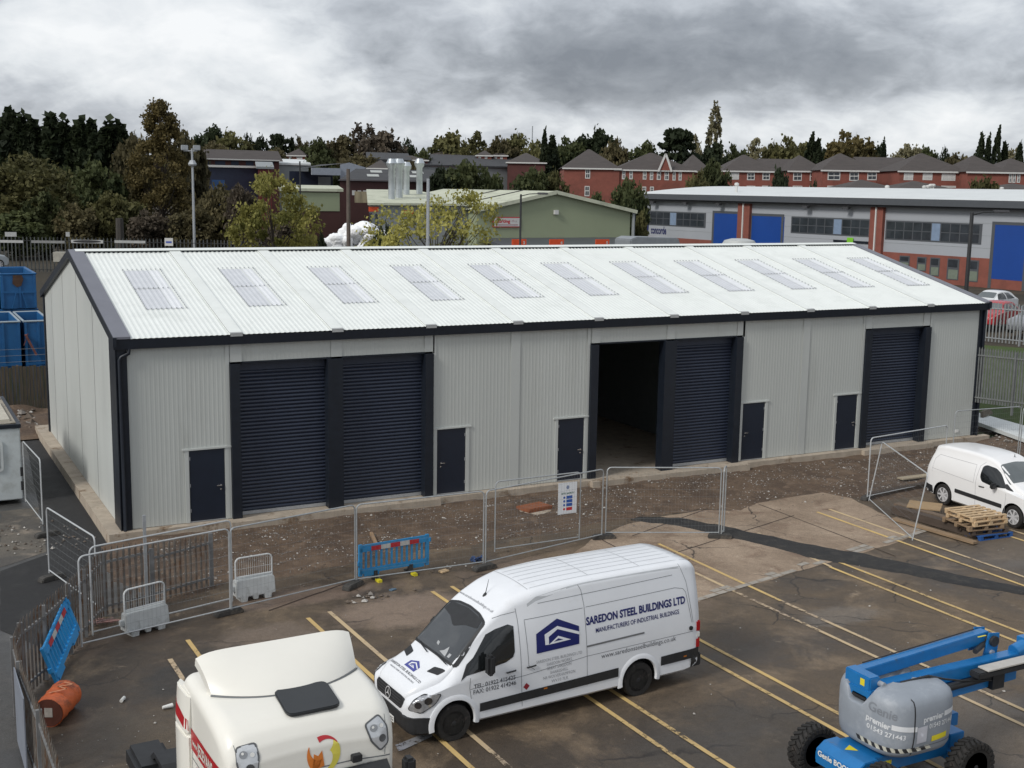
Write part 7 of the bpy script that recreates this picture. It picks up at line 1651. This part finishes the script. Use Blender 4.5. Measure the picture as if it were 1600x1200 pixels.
# white heap of sacks / foam
p = at(566, 392, 102); HP = empty('foam_heap', (p.x, p.y, 1.5), -yaw, label='heaped bright white foam waste behind the ridge', cat='heap')
mb = MB(); rr_ = random.Random(3)
bm = bmesh.new()
for k in range(190):
    x = rr_.uniform(-4.2, 3.0); hmax = 5.0*(1-abs((x+.3)/5.2)**1.8); z = max(.2, hmax)*rr_.random()**.35; r = rr_.uniform(.32, .62)
    bmesh.ops.create_icosphere(bm, subdivisions=2, radius=r, matrix=Matrix.Translation((x, rr_.uniform(-.8, .8), z)) @ Matrix.Diagonal((rr_.uniform(.8, 1.3), 1, rr_.uniform(.7, 1.1), 1)))
for v in bm.verts: v.co += Vector((1, 1, 1))*.10*mnoise.noise(v.co*2.3)
me = bpy.data.meshes.new('heap'); bm.to_mesh(me); bm.free(); me.materials.append(mat('foam_white', (.90, .91, .92), .8, var=.04)); o = bpy.data.objects.new('foam_pile', me); COL.objects.link(o); o.parent = HP
# white dish-like marquee top and grey lorry roof behind the ridge
p = at(1155, 383, 90); mb = MB(); mb.lathe([(1.35, -2.2), (1.33, .0), (1.1, .35), (.6, .48), (.001, .5)], 'z', (0, 0, 0), 20); o = mb.build('storage_tank', mat('tank_pale', (.45, .47, .46), .5, var=.05), smooth=40); o.location = p; tag(o, 'pale round-topped tank peeping over the ridge before the blue doors', 'tank')
LR = empty('box_lorry', (at(1015, 372, 98).x, at(1015, 372, 98).y, 1.6), 0, label='grey high-sided lorry partly hidden by the ridge', cat='lorry'); zt_ = at(1015, 369, 98).z-1.6
mb = MB(); prf = [(-2.6, .9), (2.3, .9), (2.3, zt_-.7), (2.0, zt_-.1), (-2.0, zt_), (-2.6, zt_-.2)]; mb.prism(prf, 'y', -1.2, 1.2); mb.build('cargo_body', mat('lorry_grey', (.23, .25, .27), .45, var=.1), LR, bevel=.08, smooth=40); mb = MB(); mb.box(-2.6, 2.6, -1.1, 1.1, .5, .88); mb.build('chassis', M_plas, LR)
for x in (-1.8, 1.7):
    for s in (-1, 1): make_wheel(LR, (x, s*1.0, .5), .5, .3, 'steel', s)
# ---- grass bank, kerb, sheets of cladding on the right
mb = MB(); P = []
for j in range(26):
    row = []
    for i in range(14):
        a = at(1505, 560, 50).lerp(at(1700, 575, 46), i/13); b = at(1495, 500, 66).lerp(at(1720, 520, 60), i/13); q = a.lerp(b, j/25); row.append((q.x, q.y, at(1570, 600, 49).z*0+terrain(q.x, q.y)+.06))
    P.append(row)
mb.grid(P); tag(mb.build('grass_bank', M_grass, smooth=60), kind='structure')
mb = MB(); P = []
for j in range(12):
    row = []
    for i in range(14):
        a = at(1512, 660, 44).lerp(at(1700, 690, 41), i/13); b = at(1505, 615, 50).lerp(at(1700, 640, 47), i/13); q = a.lerp(b, j/11); row.append((q.x, q.y, terrain(q.x, q.y)+.08))
    P.append(row)
mb.grid(P); tag(mb.build('grass_verge', M_grass, smooth=60), kind='structure')
def slab_quad(name, label, cat, pxs, D, th, m, kind=None):
    P = [gz(x, y, .12) for (x, y) in pxs]; c = P[0]; mb = MB(); i0 = [mb.V(p-c) for p in P]; i1 = [mb.V(p-c-Vector((0, 0, th))) for p in P]; mb.F(*i0); mb.F(*i1[::-1])
    for k in range(len(P)): mb.F(i0[k], i1[k], i1[(k+1) % len(P)], i0[(k+1) % len(P)])
    o = mb.build(name, m); o.location = c; tag(o, label, cat); return o
slab_quad('cladding_stack', 'flat stack of white cladding sheets lying beyond the right corner', 'sheets', [(1530, 645), (1640, 676), (1640, 700), (1527, 659)], [43.5, 42, 40.5, 42], .15, M_wroof)
p = gz(1541, 649, .15); mb = MB()
for k in range(6): mb.bar((-.5+k*.05, -.2+k*.05, .03*k), (.5, .15+k*.03, .03*k+.05), .12, .05)
o = mb.build('sack_roll', mat('sack_brown', (.16, .14, .11), .9, var=.3, vs=8)); o.location = p; tag(o, 'crumpled brown sacking on the white cladding stack', 'sacking')
# hedge-like bench of dark tarmac by the trade unit
A5 = [(at(1420, 452, 92)), (at(1700, 480, 80)), (at(1700, 505, 70)), (at(1500, 490, 76))]
mb = MB(); mb.poly([(q.x, q.y, terrain(q.x, q.y)+.09) for q in A5]); tag(mb.build('forecourt', M_black, fix=False), kind='structure')
# cars
CAR = [(0.00, .45, .58, .50, .52, .50, .4, .04), (0.06, .28, .72, .68, .64, .68, .5, .06), (0.3, .20, .86, .80, .76, .80, .66, .08), (.8, .18, .95, .85, .84, .84, .70, .09), (1.15, .18, 1.0, .86, .88, .85, .68, .08), (1.4, .18, 1.14, .865, .90, .86, .62, .10), (1.85, .18, 1.37, .87, .92, .86, .58, .13), (2.3, .18, 1.46, .87, .93, .86, .58, .14), (3.0, .18, 1.44, .87, .93, .86, .58, .14), (3.6, .20, 1.32, .86, .92, .85, .57, .13), (3.95, .24, 1.10, .84, .90, .83, .6, .10), (4.1, .30, .95, .80, .86, .79, .6, .05)]
def car(label, px, py, D, rz, col, ground=None):
    p = at(px, py, D); z = terrain(p.x, p.y)+.1 if ground is None else ground
    o = empty('parked_car', (p.x, p.y, z), rz, label=label, cat='car', group='parked cars'); b = body_loft(CAR, 40).build('car_body', mat('car_%s' % label.split()[0], col, .3, var=.02, coat=.4), o, smooth=35); bv = bvh_of(b)
    for s in (-1, 1):
        SF = ((0, 0, 0), (1, 0, 0), (0, 0, 1), (0, s, 0))
        for q in ([(1.42, .94), (1.85, 1.28), (2.42, 1.33), (2.42, .94)], [(2.52, .94), (2.52, 1.33), (3.1, 1.30), (3.5, .96)]): decal('side_window', [P1(smooth_poly(q, .05))], SF, bv, .012, M_glass, o, .1)
        for x in (.80, 3.30): make_wheel(o, (x, s*.76, .31), .31, .2, 'alloy', s)
        mb = MB(); mb.box(3.98, 4.09, s*.62-.1, s*.62+.1, .72, .86); mb.build('tail_light', M_red, o)
    decal('windscreen', [P1(smooth_poly([(-.62, .05), (.62, .05), (.52, .72), (-.52, .72)], .08))], (Vector((1.18, 0, 1.02)), (0, 1, 0), Vector((.87, 0, .48)), (-.48, 0, .87)), bv, .010, MATS['pale_screen'], o, .08)
    decal('rear_window', [P1(smooth_poly([(-.55, .05), (.55, .05), (.48, .5), (-.48, .5)], .06))], (Vector((3.98, 0, 1.08)), (0, 1, 0), Vector((-.8, 0, .5)), (.6, 0, .8)), bv, .010, M_glass, o, .08)
    return o
car('silver hatchback parked behind the blue skips at the left edge', 5, 420, 76, R_(-150), (.42, .45, .47), ground=at(15, 418, 76).z-.05)
car('red hatchback behind the galvanised palisade on the right', 1530, 520, 69, R_(20), (.42, .02, .025))
car('white hatchback with red tail lamps beyond the red car', 1520, 497, 77, R_(12), (.72, .73, .74))
car('crimson saloon mostly hidden behind the right gable verge', 1500, 492, 74, R_(60), (.36, .03, .03))
car('grey hatchback at the right edge behind the palisade', 1590, 515, 66, R_(14), (.22, .23, .25))
p = at(120, 409, 95); mb = MB(); mb.box(-1.7, 2.6, -.4, .4, 0, .75); o = mb.build('concrete_block_wall', mat('pale_block', (.33, .32, .28), .85, var=.25, vs=1.5)); o.location = p; o.rotation_euler = (0, 0, -yaw); tag(o, 'short pale concrete block wall left of the gable peak', 'wall')
for k, (px, w_) in enumerate(((27.5, 14),)):
    a = at(px, 352, 112)
def flatq(name, m, l, dz=.1, kind='structure'):
    mb = MB(); mb.poly([(q.x, q.y, terrain(q.x, q.y)+dz) for q in [at(x, y, D) for x, y, D in l]]); tag(mb.build(name, m, fix=False), kind=kind)
# ================================================================== trees
def leafmat(name, c1, c2, sc=.35):
    m = bpy.data.materials.new(name); m.use_nodes = True; N = m.node_tree.nodes; L = m.node_tree.links; b = N['Principled BSDF']; b.inputs['Roughness'].default_value = .75; b.inputs['Specular IOR Level'].default_value = .25
    tc_ = N.new('ShaderNodeTexCoord'); n = N.new('ShaderNodeTexNoise'); n.inputs['Scale'].default_value = sc; n.inputs['Detail'].default_value = 3; L.new(tc_.outputs['Object'], n.inputs['Vector'])
    n2 = N.new('ShaderNodeTexWhiteNoise'); n2.noise_dimensions = '3D'; g = N.new('ShaderNodeNewGeometry'); sn = N.new('ShaderNodeVectorMath'); sn.operation = 'SNAP'; L.new(tc_.outputs['Object'], sn.inputs[0]); sn.inputs[1].default_value = (.4, .4, .4); L.new(sn.outputs[0], n2.inputs['Vector'])
    a = N.new('ShaderNodeMath'); a.operation = 'MULTIPLY_ADD'; L.new(n2.outputs['Value'], a.inputs[0]); a.inputs[1].default_value = .35; L.new(n.outputs['Fac'], a.inputs[2])
    r = N.new('ShaderNodeMapRange'); r.inputs['From Min'].default_value = .42; r.inputs['From Max'].default_value = .92; L.new(a.outputs[0], r.inputs['Value'])
    mx = N.new('ShaderNodeMix'); mx.data_type = 'RGBA'; mx.inputs['A'].default_value = (*c1, 1); mx.inputs['B'].default_value = (*c2, 1); L.new(r.outputs[0], mx.inputs['Factor'])
    oi = N.new('ShaderNodeObjectInfo'); hs = N.new('ShaderNodeHueSaturation'); rr = N.new('ShaderNodeMapRange'); rr.inputs['To Min'].default_value = .78; rr.inputs['To Max'].default_value = 1.22; L.new(oi.outputs['Random'], rr.inputs['Value']); L.new(rr.outputs[0], hs.inputs['Value']); L.new(mx.outputs['Result'], hs.inputs['Color'])
    L.new(hs.outputs[0], b.inputs['Base Color']); tr = N.new('ShaderNodeBsdfTranslucent'); L.new(hs.outputs[0], tr.inputs['Color']); ms = N.new('ShaderNodeMixShader'); ms.inputs[0].default_value = .35; L.new(b.outputs[0], ms.inputs[1]); L.new(tr.outputs[0], ms.inputs[2]); L.new(ms.outputs[0], N['Material Output'].inputs['Surface']); return m
LM = {'dark': leafmat('leaf_dark', (.015, .024, .013), (.050, .064, .029)), 'olive': leafmat('leaf_olive', (.058, .062, .024), (.195, .182, .076)), 'brown': leafmat('leaf_brown', (.056, .052, .027), (.180, .152, .076)),
      'autumn': leafmat('leaf_autumn', (.054, .048, .020), (.22, .170, .066)), 'yellow': leafmat('leaf_yellow', (.13, .135, .035), (.50, .46, .14)), 'pale': leafmat('leaf_pale', (.12, .112, .066), (.34, .31, .18)), 'green': leafmat('leaf_green', (.032, .046, .019), (.120, .132, .054)), 'twig': leafmat('leaf_twig', (.058, .048, .036), (.16, .13, .095))}
M_bark = mat('bark', (.050, .040, .032), .9, var=.3, vs=4)
def crown_mesh(kind, seed, n, lf, aspect=1.0):
    """unit tree: crown between z=.0 and 1, width 1; leaves are small quads gathered in clumps"""
    r = random.Random(seed); mb = MB(); cl = []
    if kind == 'round':
        k = 120
        while len(cl) < k:
            x, y, z = r.uniform(-.5, .5), r.uniform(-.5, .5), r.uniform(.12, 1); f = math.sqrt((x/.5)**2+(y/.5)**2+((z-.55)/.45)**2)
            if f < .90+.14*mnoise.noise(Vector((x*5+seed, y*5, z*5))): cl.append((x, y, z, r.uniform(.07, .125)))
    elif kind == 'spread':
        k = 80
        while len(cl) < k:
            x, y, z = r.uniform(-.5, .5), r.uniform(-.5, .5), r.uniform(.25, 1); f = math.sqrt((x/.5)**2+(y/.5)**2+((z-.5)/.5)**2)
            if .45 < f < .88+.22*mnoise.noise(Vector((x*4+seed, y*4, z*4))): cl.append((x, y, z, r.uniform(.05, .10)))
    elif kind == 'cone':
        for _ in range(110):
            z = r.uniform(.02, .98)**1.15; rad = .5*min(1, (1-z)**.62)*(.82+.3*mnoise.noise(Vector((z*6, seed, 1)))); a = r.uniform(0, 6.28); q = math.sqrt(r.uniform(.3, 1)); cl.append((rad*q*math.cos(a), rad*q*math.sin(a), z, r.uniform(.06, .10)*(1.05-z*.5)))
    elif kind == 'column':
        for _ in range(70):
            z = r.uniform(.0, .97); rad = .45*(1-z**2.2)**.7; a = r.uniform(0, 6.28); q = math.sqrt(r.uniform(.3, 1)); cl.append((rad*q*math.cos(a), rad*q*math.sin(a), z, r.uniform(.04, .07)))
    elif kind == 'layer':
        for _ in range(80):
            lz = r.choice((.42, .55, .68, .80, .90, .97)); rad = .5*(1-(max(0, lz-.5)/.62)**2)*r.uniform(.5, 1); a = r.uniform(0, 6.28); q = math.sqrt(r.uniform(.05, 1)); cl.append((rad*q*math.cos(a), rad*q*math.sin(a), lz+r.uniform(-.03, .02), r.uniform(.07, .11)))
    for i in range(n):
        x, y, z, rad = r.choice(cl); g = lambda: r.gauss(0, .5)
        sz = 2.2 if kind == 'column' else 1; px, py, pz = x+g()*rad*1.0, y+g()*rad*1.0, z+g()*rad*(.35 if kind == 'layer' else .8)*sz*.8
        if pz < .0: continue
        s = lf*r.uniform(.6, 1.3); u = Vector((g(), g(), g()*.8)).normalized()*s; v = u.cross(Vector((g(), g(), g()+.3))).normalized()*s*.8; u.z *= aspect; v.z *= aspect; c = Vector((px, py, pz))
        mb.poly([c-u-v*.5, c+u*.2-v, c+u+v*.4, c-u*.3+v])
    me = mb.build('crown', LM['dark'], fix=False); d = me.data; bpy.data.objects.remove(me); return d, cl
TREES = {}
def base_tree(kind, seed, n, lf, limbs=14, aspect=1.0, trunk=.022):
    key = (kind, seed)
    if key in TREES: return TREES[key]
    cd_, cl = crown_mesh(kind, seed, n, lf, aspect); r = random.Random(seed+50); mb = MB()
    top = .9 if kind in ('cone', 'column') else .6
    mb.tube([(0, 0, -.05), (.004, .0, .2), (-.006, .004, .45), (0, 0, top)], [trunk, trunk*.8, trunk*.55, trunk*.15], 7)
    for k in range(limbs):
        x, y, z, q = r.choice(cl); z0 = max(.08, min(top*.9, z*r.uniform(.35, .7))); m1 = (x*.35+r.uniform(-.02, .02), y*.35+r.uniform(-.02, .02), z0+(z-z0)*.45); mb.tube([(0, 0, z0), m1, (x*.8, y*.8, z), (x*1.02, y*1.02, z+.04)], [trunk*.42, trunk*.26, trunk*.12, trunk*.04], 4, cap=False)
    t = mb.build('trunk', M_bark, fix=False); td = t.data; bpy.data.objects.remove(t); TREES[key] = (cd_, td); return TREES[key]
def tree(label, px, yt, wpx, D, kind='round', col='dark', seed=1, n=2600, lf=.030, group=None, cat='tree', name=None, zb=None, limbs=14, aspect=1.0, trunk=.022, rz=None, bushy=False):
    cd_, td = base_tree(kind, seed, n, lf, limbs, aspect, trunk); t = at(px, yt, D); z = terrain(t.x, t.y)-.2 if zb is None else zb; H = t.z-z; W_ = wpx*D/F_PX
    o = empty(name or {'column': 'conifer_tree', 'layer': 'cedar_tree'}.get(kind, 'broadleaf_tree'), (t.x, t.y, z), rnd.uniform(0, 6.28) if rz is None else rz, label=label, cat=cat, group=group); o.scale = (W_, W_, H)
    c = bpy.data.objects.new('crown', cd_); COL.objects.link(c); c.parent = o; c.material_slots[0].link = 'OBJECT'; c.material_slots[0].material = LM[col]
    k = bpy.data.objects.new('trunk', td); COL.objects.link(k); k.parent = o; return o
g1 = 'tall dark conifer screen on the left'
for i, (px, yt, w_, lb) in enumerate(((2, 194, 20, 'dark conifer cut by the left edge'), (15, 178, 24, 'tallest spiky dark conifer near the left edge'), (33, 190, 26, 'dark conifer right of the tallest one'), (53, 197, 24, 'dark conifer, fourth from the left edge'), (78, 187, 28, 'pointed dark conifer in the middle of the screen'), (99, 196, 26, 'dark conifer left of the twin pair'), (121, 198, 24, 'first of the twin dark conifers'), (142, 196, 24, 'second of the twin dark conifers beside the gap'), (172, 199, 30, 'broad dark conifer right of the gap in the screen'), (191, 204, 20, 'last dark conifer beside the autumn tree'))):
    tree(lb, px, yt, w_*2.6, 150, 'column', 'dark', 11+i % 3, 3600, .10, g1, aspect=.35)
tree('large olive willow-like bush at the left edge', 30, 238, 175, 122, 'round', 'olive', 21, 11000, .020, limbs=26)
for i, (px, yt, w_, D, c, lb) in enumerate(((105, 262, 80, 138, 'green', 'dark green shrub mass below the conifers'), (150, 252, 90, 136, 'green', 'second dark shrub below the conifers, left of the autumn tree'), (120, 318, 80, 118, 'brown', 'brown scrub behind the palisade left of the floodlight mast'), (180, 300, 90, 120, 'olive', 'mottled scrub at the foot of the autumn tree'), (20, 330, 120, 116, 'green', 'low dark scrub behind the palisade at the far left'), (345, 286, 66, 122, 'brown', 'dark thicket right of the autumn tree'), (378, 288, 60, 118, 'twig', 'brown thicket behind the yellow-green tree'), (66, 300, 70, 118, 'green', 'dark bush between the willow and the scrub'), (232, 330, 80, 117, 'twig', 'bramble thicket under the big autumn tree'), (300, 322, 80, 117, 'brown', 'low scrub right of the floodlight mast'), (440, 350, 90, 112, 'twig', 'brown bramble patch right of the yellow-green tree'))):
    tree(lb, px, yt, w_, D, 'round', c, 31+i % 3, 5200, .034, 'scrub behind the far palisade', cat='bush', name='scrub_bush')
tree('big pyramid-shaped autumn tree taller than everything on the left', 247, 152, 165, 124, 'cone', 'autumn', 41, 22000, .0125, trunk=.02, limbs=50, aspect=.8)
tree('brown tree behind the left shoulder of the autumn tree', 205, 208, 70, 140, 'round', 'brown', 31, 5200, .034); tree('russet tree behind the right shoulder of the autumn tree', 288, 205, 75, 142, 'round', 'brown', 32, 5200, .034)
tree('yellow-green rounded tree between the mast and the low store', 424, 256, 156, 94, 'spread', 'yellow', 51, 7000, .0150, limbs=46, aspect=1.0, trunk=.018)
tree('sparse yellow-leaved tree with bare limbs in front of the grey annexe', 683, 262, 240, 78, 'spread', 'yellow', 52, 6200, .0105, limbs=70, trunk=.013, zb=-1.2)
tree('small dark evergreen bush beside the white heap', 609, 352, 36, 80, 'round', 'dark', 33, 5200, .024, cat='bush', name='evergreen_bush'); tree('dark bush under the sparse yellow tree', 590, 356, 50, 82, 'round', 'green', 31, 5200, .024, cat='bush', name='evergreen_bush')
tree('low dark bush left of the white heap', 502, 366, 26, 86, 'round', 'dark', 32, 5200, .024, cat='bush', name='evergreen_bush')
SK = [(268+60, 196, 52, 250, 'round', 'dark', 'domed dark tree on the left skyline'), (362, 206, 60, 240, 'round', 'olive', 'olive tree right of the domed dark tree'), (386, 209, 28, 245, 'round', 'dark', 'small dark round tree on the left skyline'), (342, 222, 70, 225, 'round', 'brown', 'brown-green trees above the office roof'), (408, 214, 36, 250, 'round', 'dark', 'dark tree left of a layered cedar'), (436, 212, 44, 248, 'layer', 'dark', 'layered dark cedar on the left skyline'), (425, 232, 60, 215, 'round', 'brown', 'brown tree behind the white-windowed house'), (456, 220, 16, 250, 'column', 'dark', 'small pointed conifer left of the russet tree'), (470, 214, 28, 252, 'round', 'brown', 'russet tree on the skyline above the white-windowed house'), (492, 216, 50, 240, 'round', 'green', 'green tree right of the white-windowed house'), (533, 212, 62, 245, 'round', 'brown', 'broad dark brown tree left of the bare poplars'), (560, 196, 30, 255, 'column', 'twig', 'leafless tall poplar on the left of the pair'), (578, 198, 34, 252, 'column', 'twig', 'leafless tall poplar on the right of the pair'), (595, 206, 80, 235, 'round', 'twig', 'brown-grey leafless trees right of the poplars'), (638, 217, 30, 240, 'round', 'dark', 'small dark domed tree left of the white chimney'), (658, 232, 36, 220, 'round', 'green', 'green bush below the small domed tree'), (700, 208, 70, 240, 'round', 'olive', 'left half of the flat-topped olive clump'), (738, 207, 70, 240, 'spread', 'olive', 'right half of the flat-topped olive clump'), (785, 214, 50, 235, 'round', 'brown', 'brownish tree right of the olive clump'), (812, 209, 60, 238, 'round', 'olive', 'domed olive tree left of the dark twin conifers'), (842, 220, 50, 232, 'round', 'olive', 'olive tree behind the dark twin conifers'), (851, 209, 13, 205, 'column', 'dark', 'slim dark conifer left of the twin pair by the hall'), (863, 218, 24, 205, 'column', 'dark', 'broader dark conifer of the twin pair by the hall'), (890, 216, 60, 235, 'round', 'green', 'green tree left of the three-storey block'), (905, 211, 50, 250, 'round', 'dark', 'dark pine-like tree above the three-storey roof'), (940, 202, 56, 250, 'round', 'dark', 'highest dark round tree above the three-storey roof'), (962, 218, 46, 220, 'round', 'brown', 'tawny tree behind the first roof hip'), (1006, 220, 50, 225, 'round', 'green', 'dark green tree above the gablet roof'), (1060, 204, 78, 225, 'layer', 'dark', 'large layered dark cedar right of the gablet'), (1090, 212, 34, 240, 'spread', 'pale', 'pale bare tree between the cedar and the poplar'), (1119, 164, 30, 235, 'column', 'pale', 'tall pale poplar standing above the skyline'), (1116, 224, 50, 215, 'round', 'dark', 'dark tree at the foot of the tall poplar'), (1150, 226, 40, 225, 'round', 'green', 'dark green tree right of the tall poplar'), (1178, 218, 54, 235, 'spread', 'pale', 'pale yellowish tree above the first house of the row'), (1210, 224, 44, 232, 'round', 'olive', 'olive tree behind the first house of the row'), (1238, 214, 62, 228, 'round', 'olive', 'yellow-olive tree left of the dark conifer pair'), (1268, 217, 20, 222, 'column', 'dark', 'dark conifer left of the pair above the second house'), (1279, 222, 20, 222, 'column', 'dark', 'dark conifer right of the pair above the second house'), (1330, 207, 78, 228, 'round', 'autumn', 'broad golden-brown tree above the largest house'), (1300, 222, 40, 234, 'round', 'dark', 'dark tree left of the golden-brown tree'), (1372, 228, 34, 235, 'round', 'dark', 'small dark tree right of the golden-brown tree'), (1381, 225, 12, 230, 'column', 'dark', 'thin dark conifer above the recessed house'), (1420, 215, 54, 235, 'spread', 'pale', 'pale feathery tree above the broad house'), (1452, 231, 40, 228, 'round', 'green', 'dark green tree behind the broad roof'), (1478, 231, 22, 225, 'round', 'dark', 'small dark round tree over the broad roof'), (1500, 240, 50, 222, 'round', 'brown', 'brown tree in the gap before the tall conifers'), (1534, 213, 14, 215, 'column', 'dark', 'first slim tall conifer near the right edge'), (1545, 219, 13, 215, 'column', 'dark', 'second slim conifer near the right edge'), (1560, 208, 15, 214, 'column', 'dark', 'tallest slim conifer near the right edge'), (1570, 227, 16, 216, 'column', 'dark', 'short conifer beside the tallest slim one'), (1583, 221, 36, 228, 'spread', 'pale', 'pale tree behind the slim conifers'), (1594, 229, 16, 214, 'column', 'dark', 'dark conifer at the right edge'), (1524, 240, 26, 218, 'round', 'dark', 'dark low tree left of the slim conifers')]
for i, (px, yt, w_, D, k, c, lb) in enumerate(SK):
    sd = {'round': 31+i % 3, 'column': 11+i % 3, 'layer': 61, 'spread': 71+i % 2}[k]; n_ = {'round': 5200, 'column': 3600, 'layer': 3400, 'spread': 3800}[k]
    if c in ('twig', 'pale') and k == 'column': sd, n_ = 81, 1500
    tree(lb, px, yt, w_*(1.45 if k == 'column' else 1.22), D, k, c, sd, n_, {'round': .034, 'column': .10, 'layer': .042, 'spread': .026}[k] if sd != 81 else .06, 'trees on the skyline', aspect=.35 if k == 'column' else 1)
for i, (px, yt, w_, D, k, c, lb) in enumerate(((722, 250, 80, 152, 'round', 'green', 'dark green tree mass behind the cream roof'), (690, 262, 50, 150, 'round', 'dark', 'dark tree right of the flues'), (762, 262, 50, 155, 'round', 'green', 'green tree between the works and the green unit'), (830, 262, 70, 150, 'round', 'green', 'green trees behind the ridge of the green unit'), (868, 268, 46, 152, 'round', 'olive', 'olive tree left of the three-storey block wall'), (992, 283, 46, 122, 'round', 'green', 'dark tree in the gap between the green unit and the trade unit'), (975, 278, 40, 140, 'round', 'green', 'tree in front of the three-storey wing'), (935, 290, 30, 140, 'spread', 'green', 'slender tree before the three-storey block'), (1090, 268, 46, 150, 'round', 'olive', 'olive bush before the end wing of the block'), (1118, 250, 50, 165, 'round', 'green', 'green tree between the block and the row of houses'), (1220, 264, 40, 140, 'round', 'dark', 'dark conifer-like bush above the trade unit roof'), (1272, 284, 26, 136, 'round', 'dark', 'small dark bush right of the conifer-like one'), (1540, 276, 62, 138, 'round', 'olive', 'olive bush in front of the plain-walled house'), (640, 252, 40, 200, 'round', 'brown', 'brown bush behind the flues'), (500, 236, 60, 200, 'round', 'green', 'green tree above the canopy building'), (560, 240, 80, 205, 'round', 'brown', 'brown trees above the glazed roof'), (1002, 330, 22, 118, 'round', 'olive', 'narrow bush at the left end of the trade unit'))):
    sd = {'round': 31+i % 3, 'spread': 71}[k]; tree(lb, px, yt, w_*1.1, D, k, c, sd, 5200 if k == 'round' else 3800, .034 if k == 'round' else .026, 'trees between the buildings')
# distant wooded ridge
def wood(name, D0, D1, n, hmin, hmax, m, lb):
    mb = MB(); r = random.Random(5)
    for i in range(n):
        px = r.uniform(-150, 1750); D = r.uniform(D0, D1); p = at(px, 285, D); z = terrain(p.x, p.y); H = r.uniform(hmin, hmax); rad = H*.45
        for k in range(46):
            a = r.uniform(0, 6.28); q = r.uniform(.3, 1); zz = z+H*r.uniform(.15, 1); rr = rad*math.sqrt(max(.05, 1-((zz-z)/H-.5)**2*3.4))*q; c = Vector((p.x+rr*math.cos(a), p.y+rr*math.sin(a), zz)); s = r.uniform(.5, 1.1)
            u = Vector((r.gauss(0, 1), r.gauss(0, 1), r.gauss(0, 1))).normalized()*s; v = u.cross(Vector((r.gauss(0, 1), r.gauss(0, 1), r.gauss(0, 1)))).normalized()*s; mb.poly([c-u-v, c+u-v, c+u+v, c-u+v])
    o = mb.build(name, m, fix=False); tag(o, lb, 'woodland', kind='stuff')
wood('distant_wood', 250, 330, 620, 3.5, 6.5, LM['green'], 'far mixed wood filling in behind the houses'); wood('distant_wood', 300, 420, 380, 4, 7, LM['brown'], 'far brownish wood along the horizon')
pole('radio_mast', 'hairline radio mast on the skyline left of the dark conifers', 832, 197, 600, 8, .35, M_galv, 'mast')
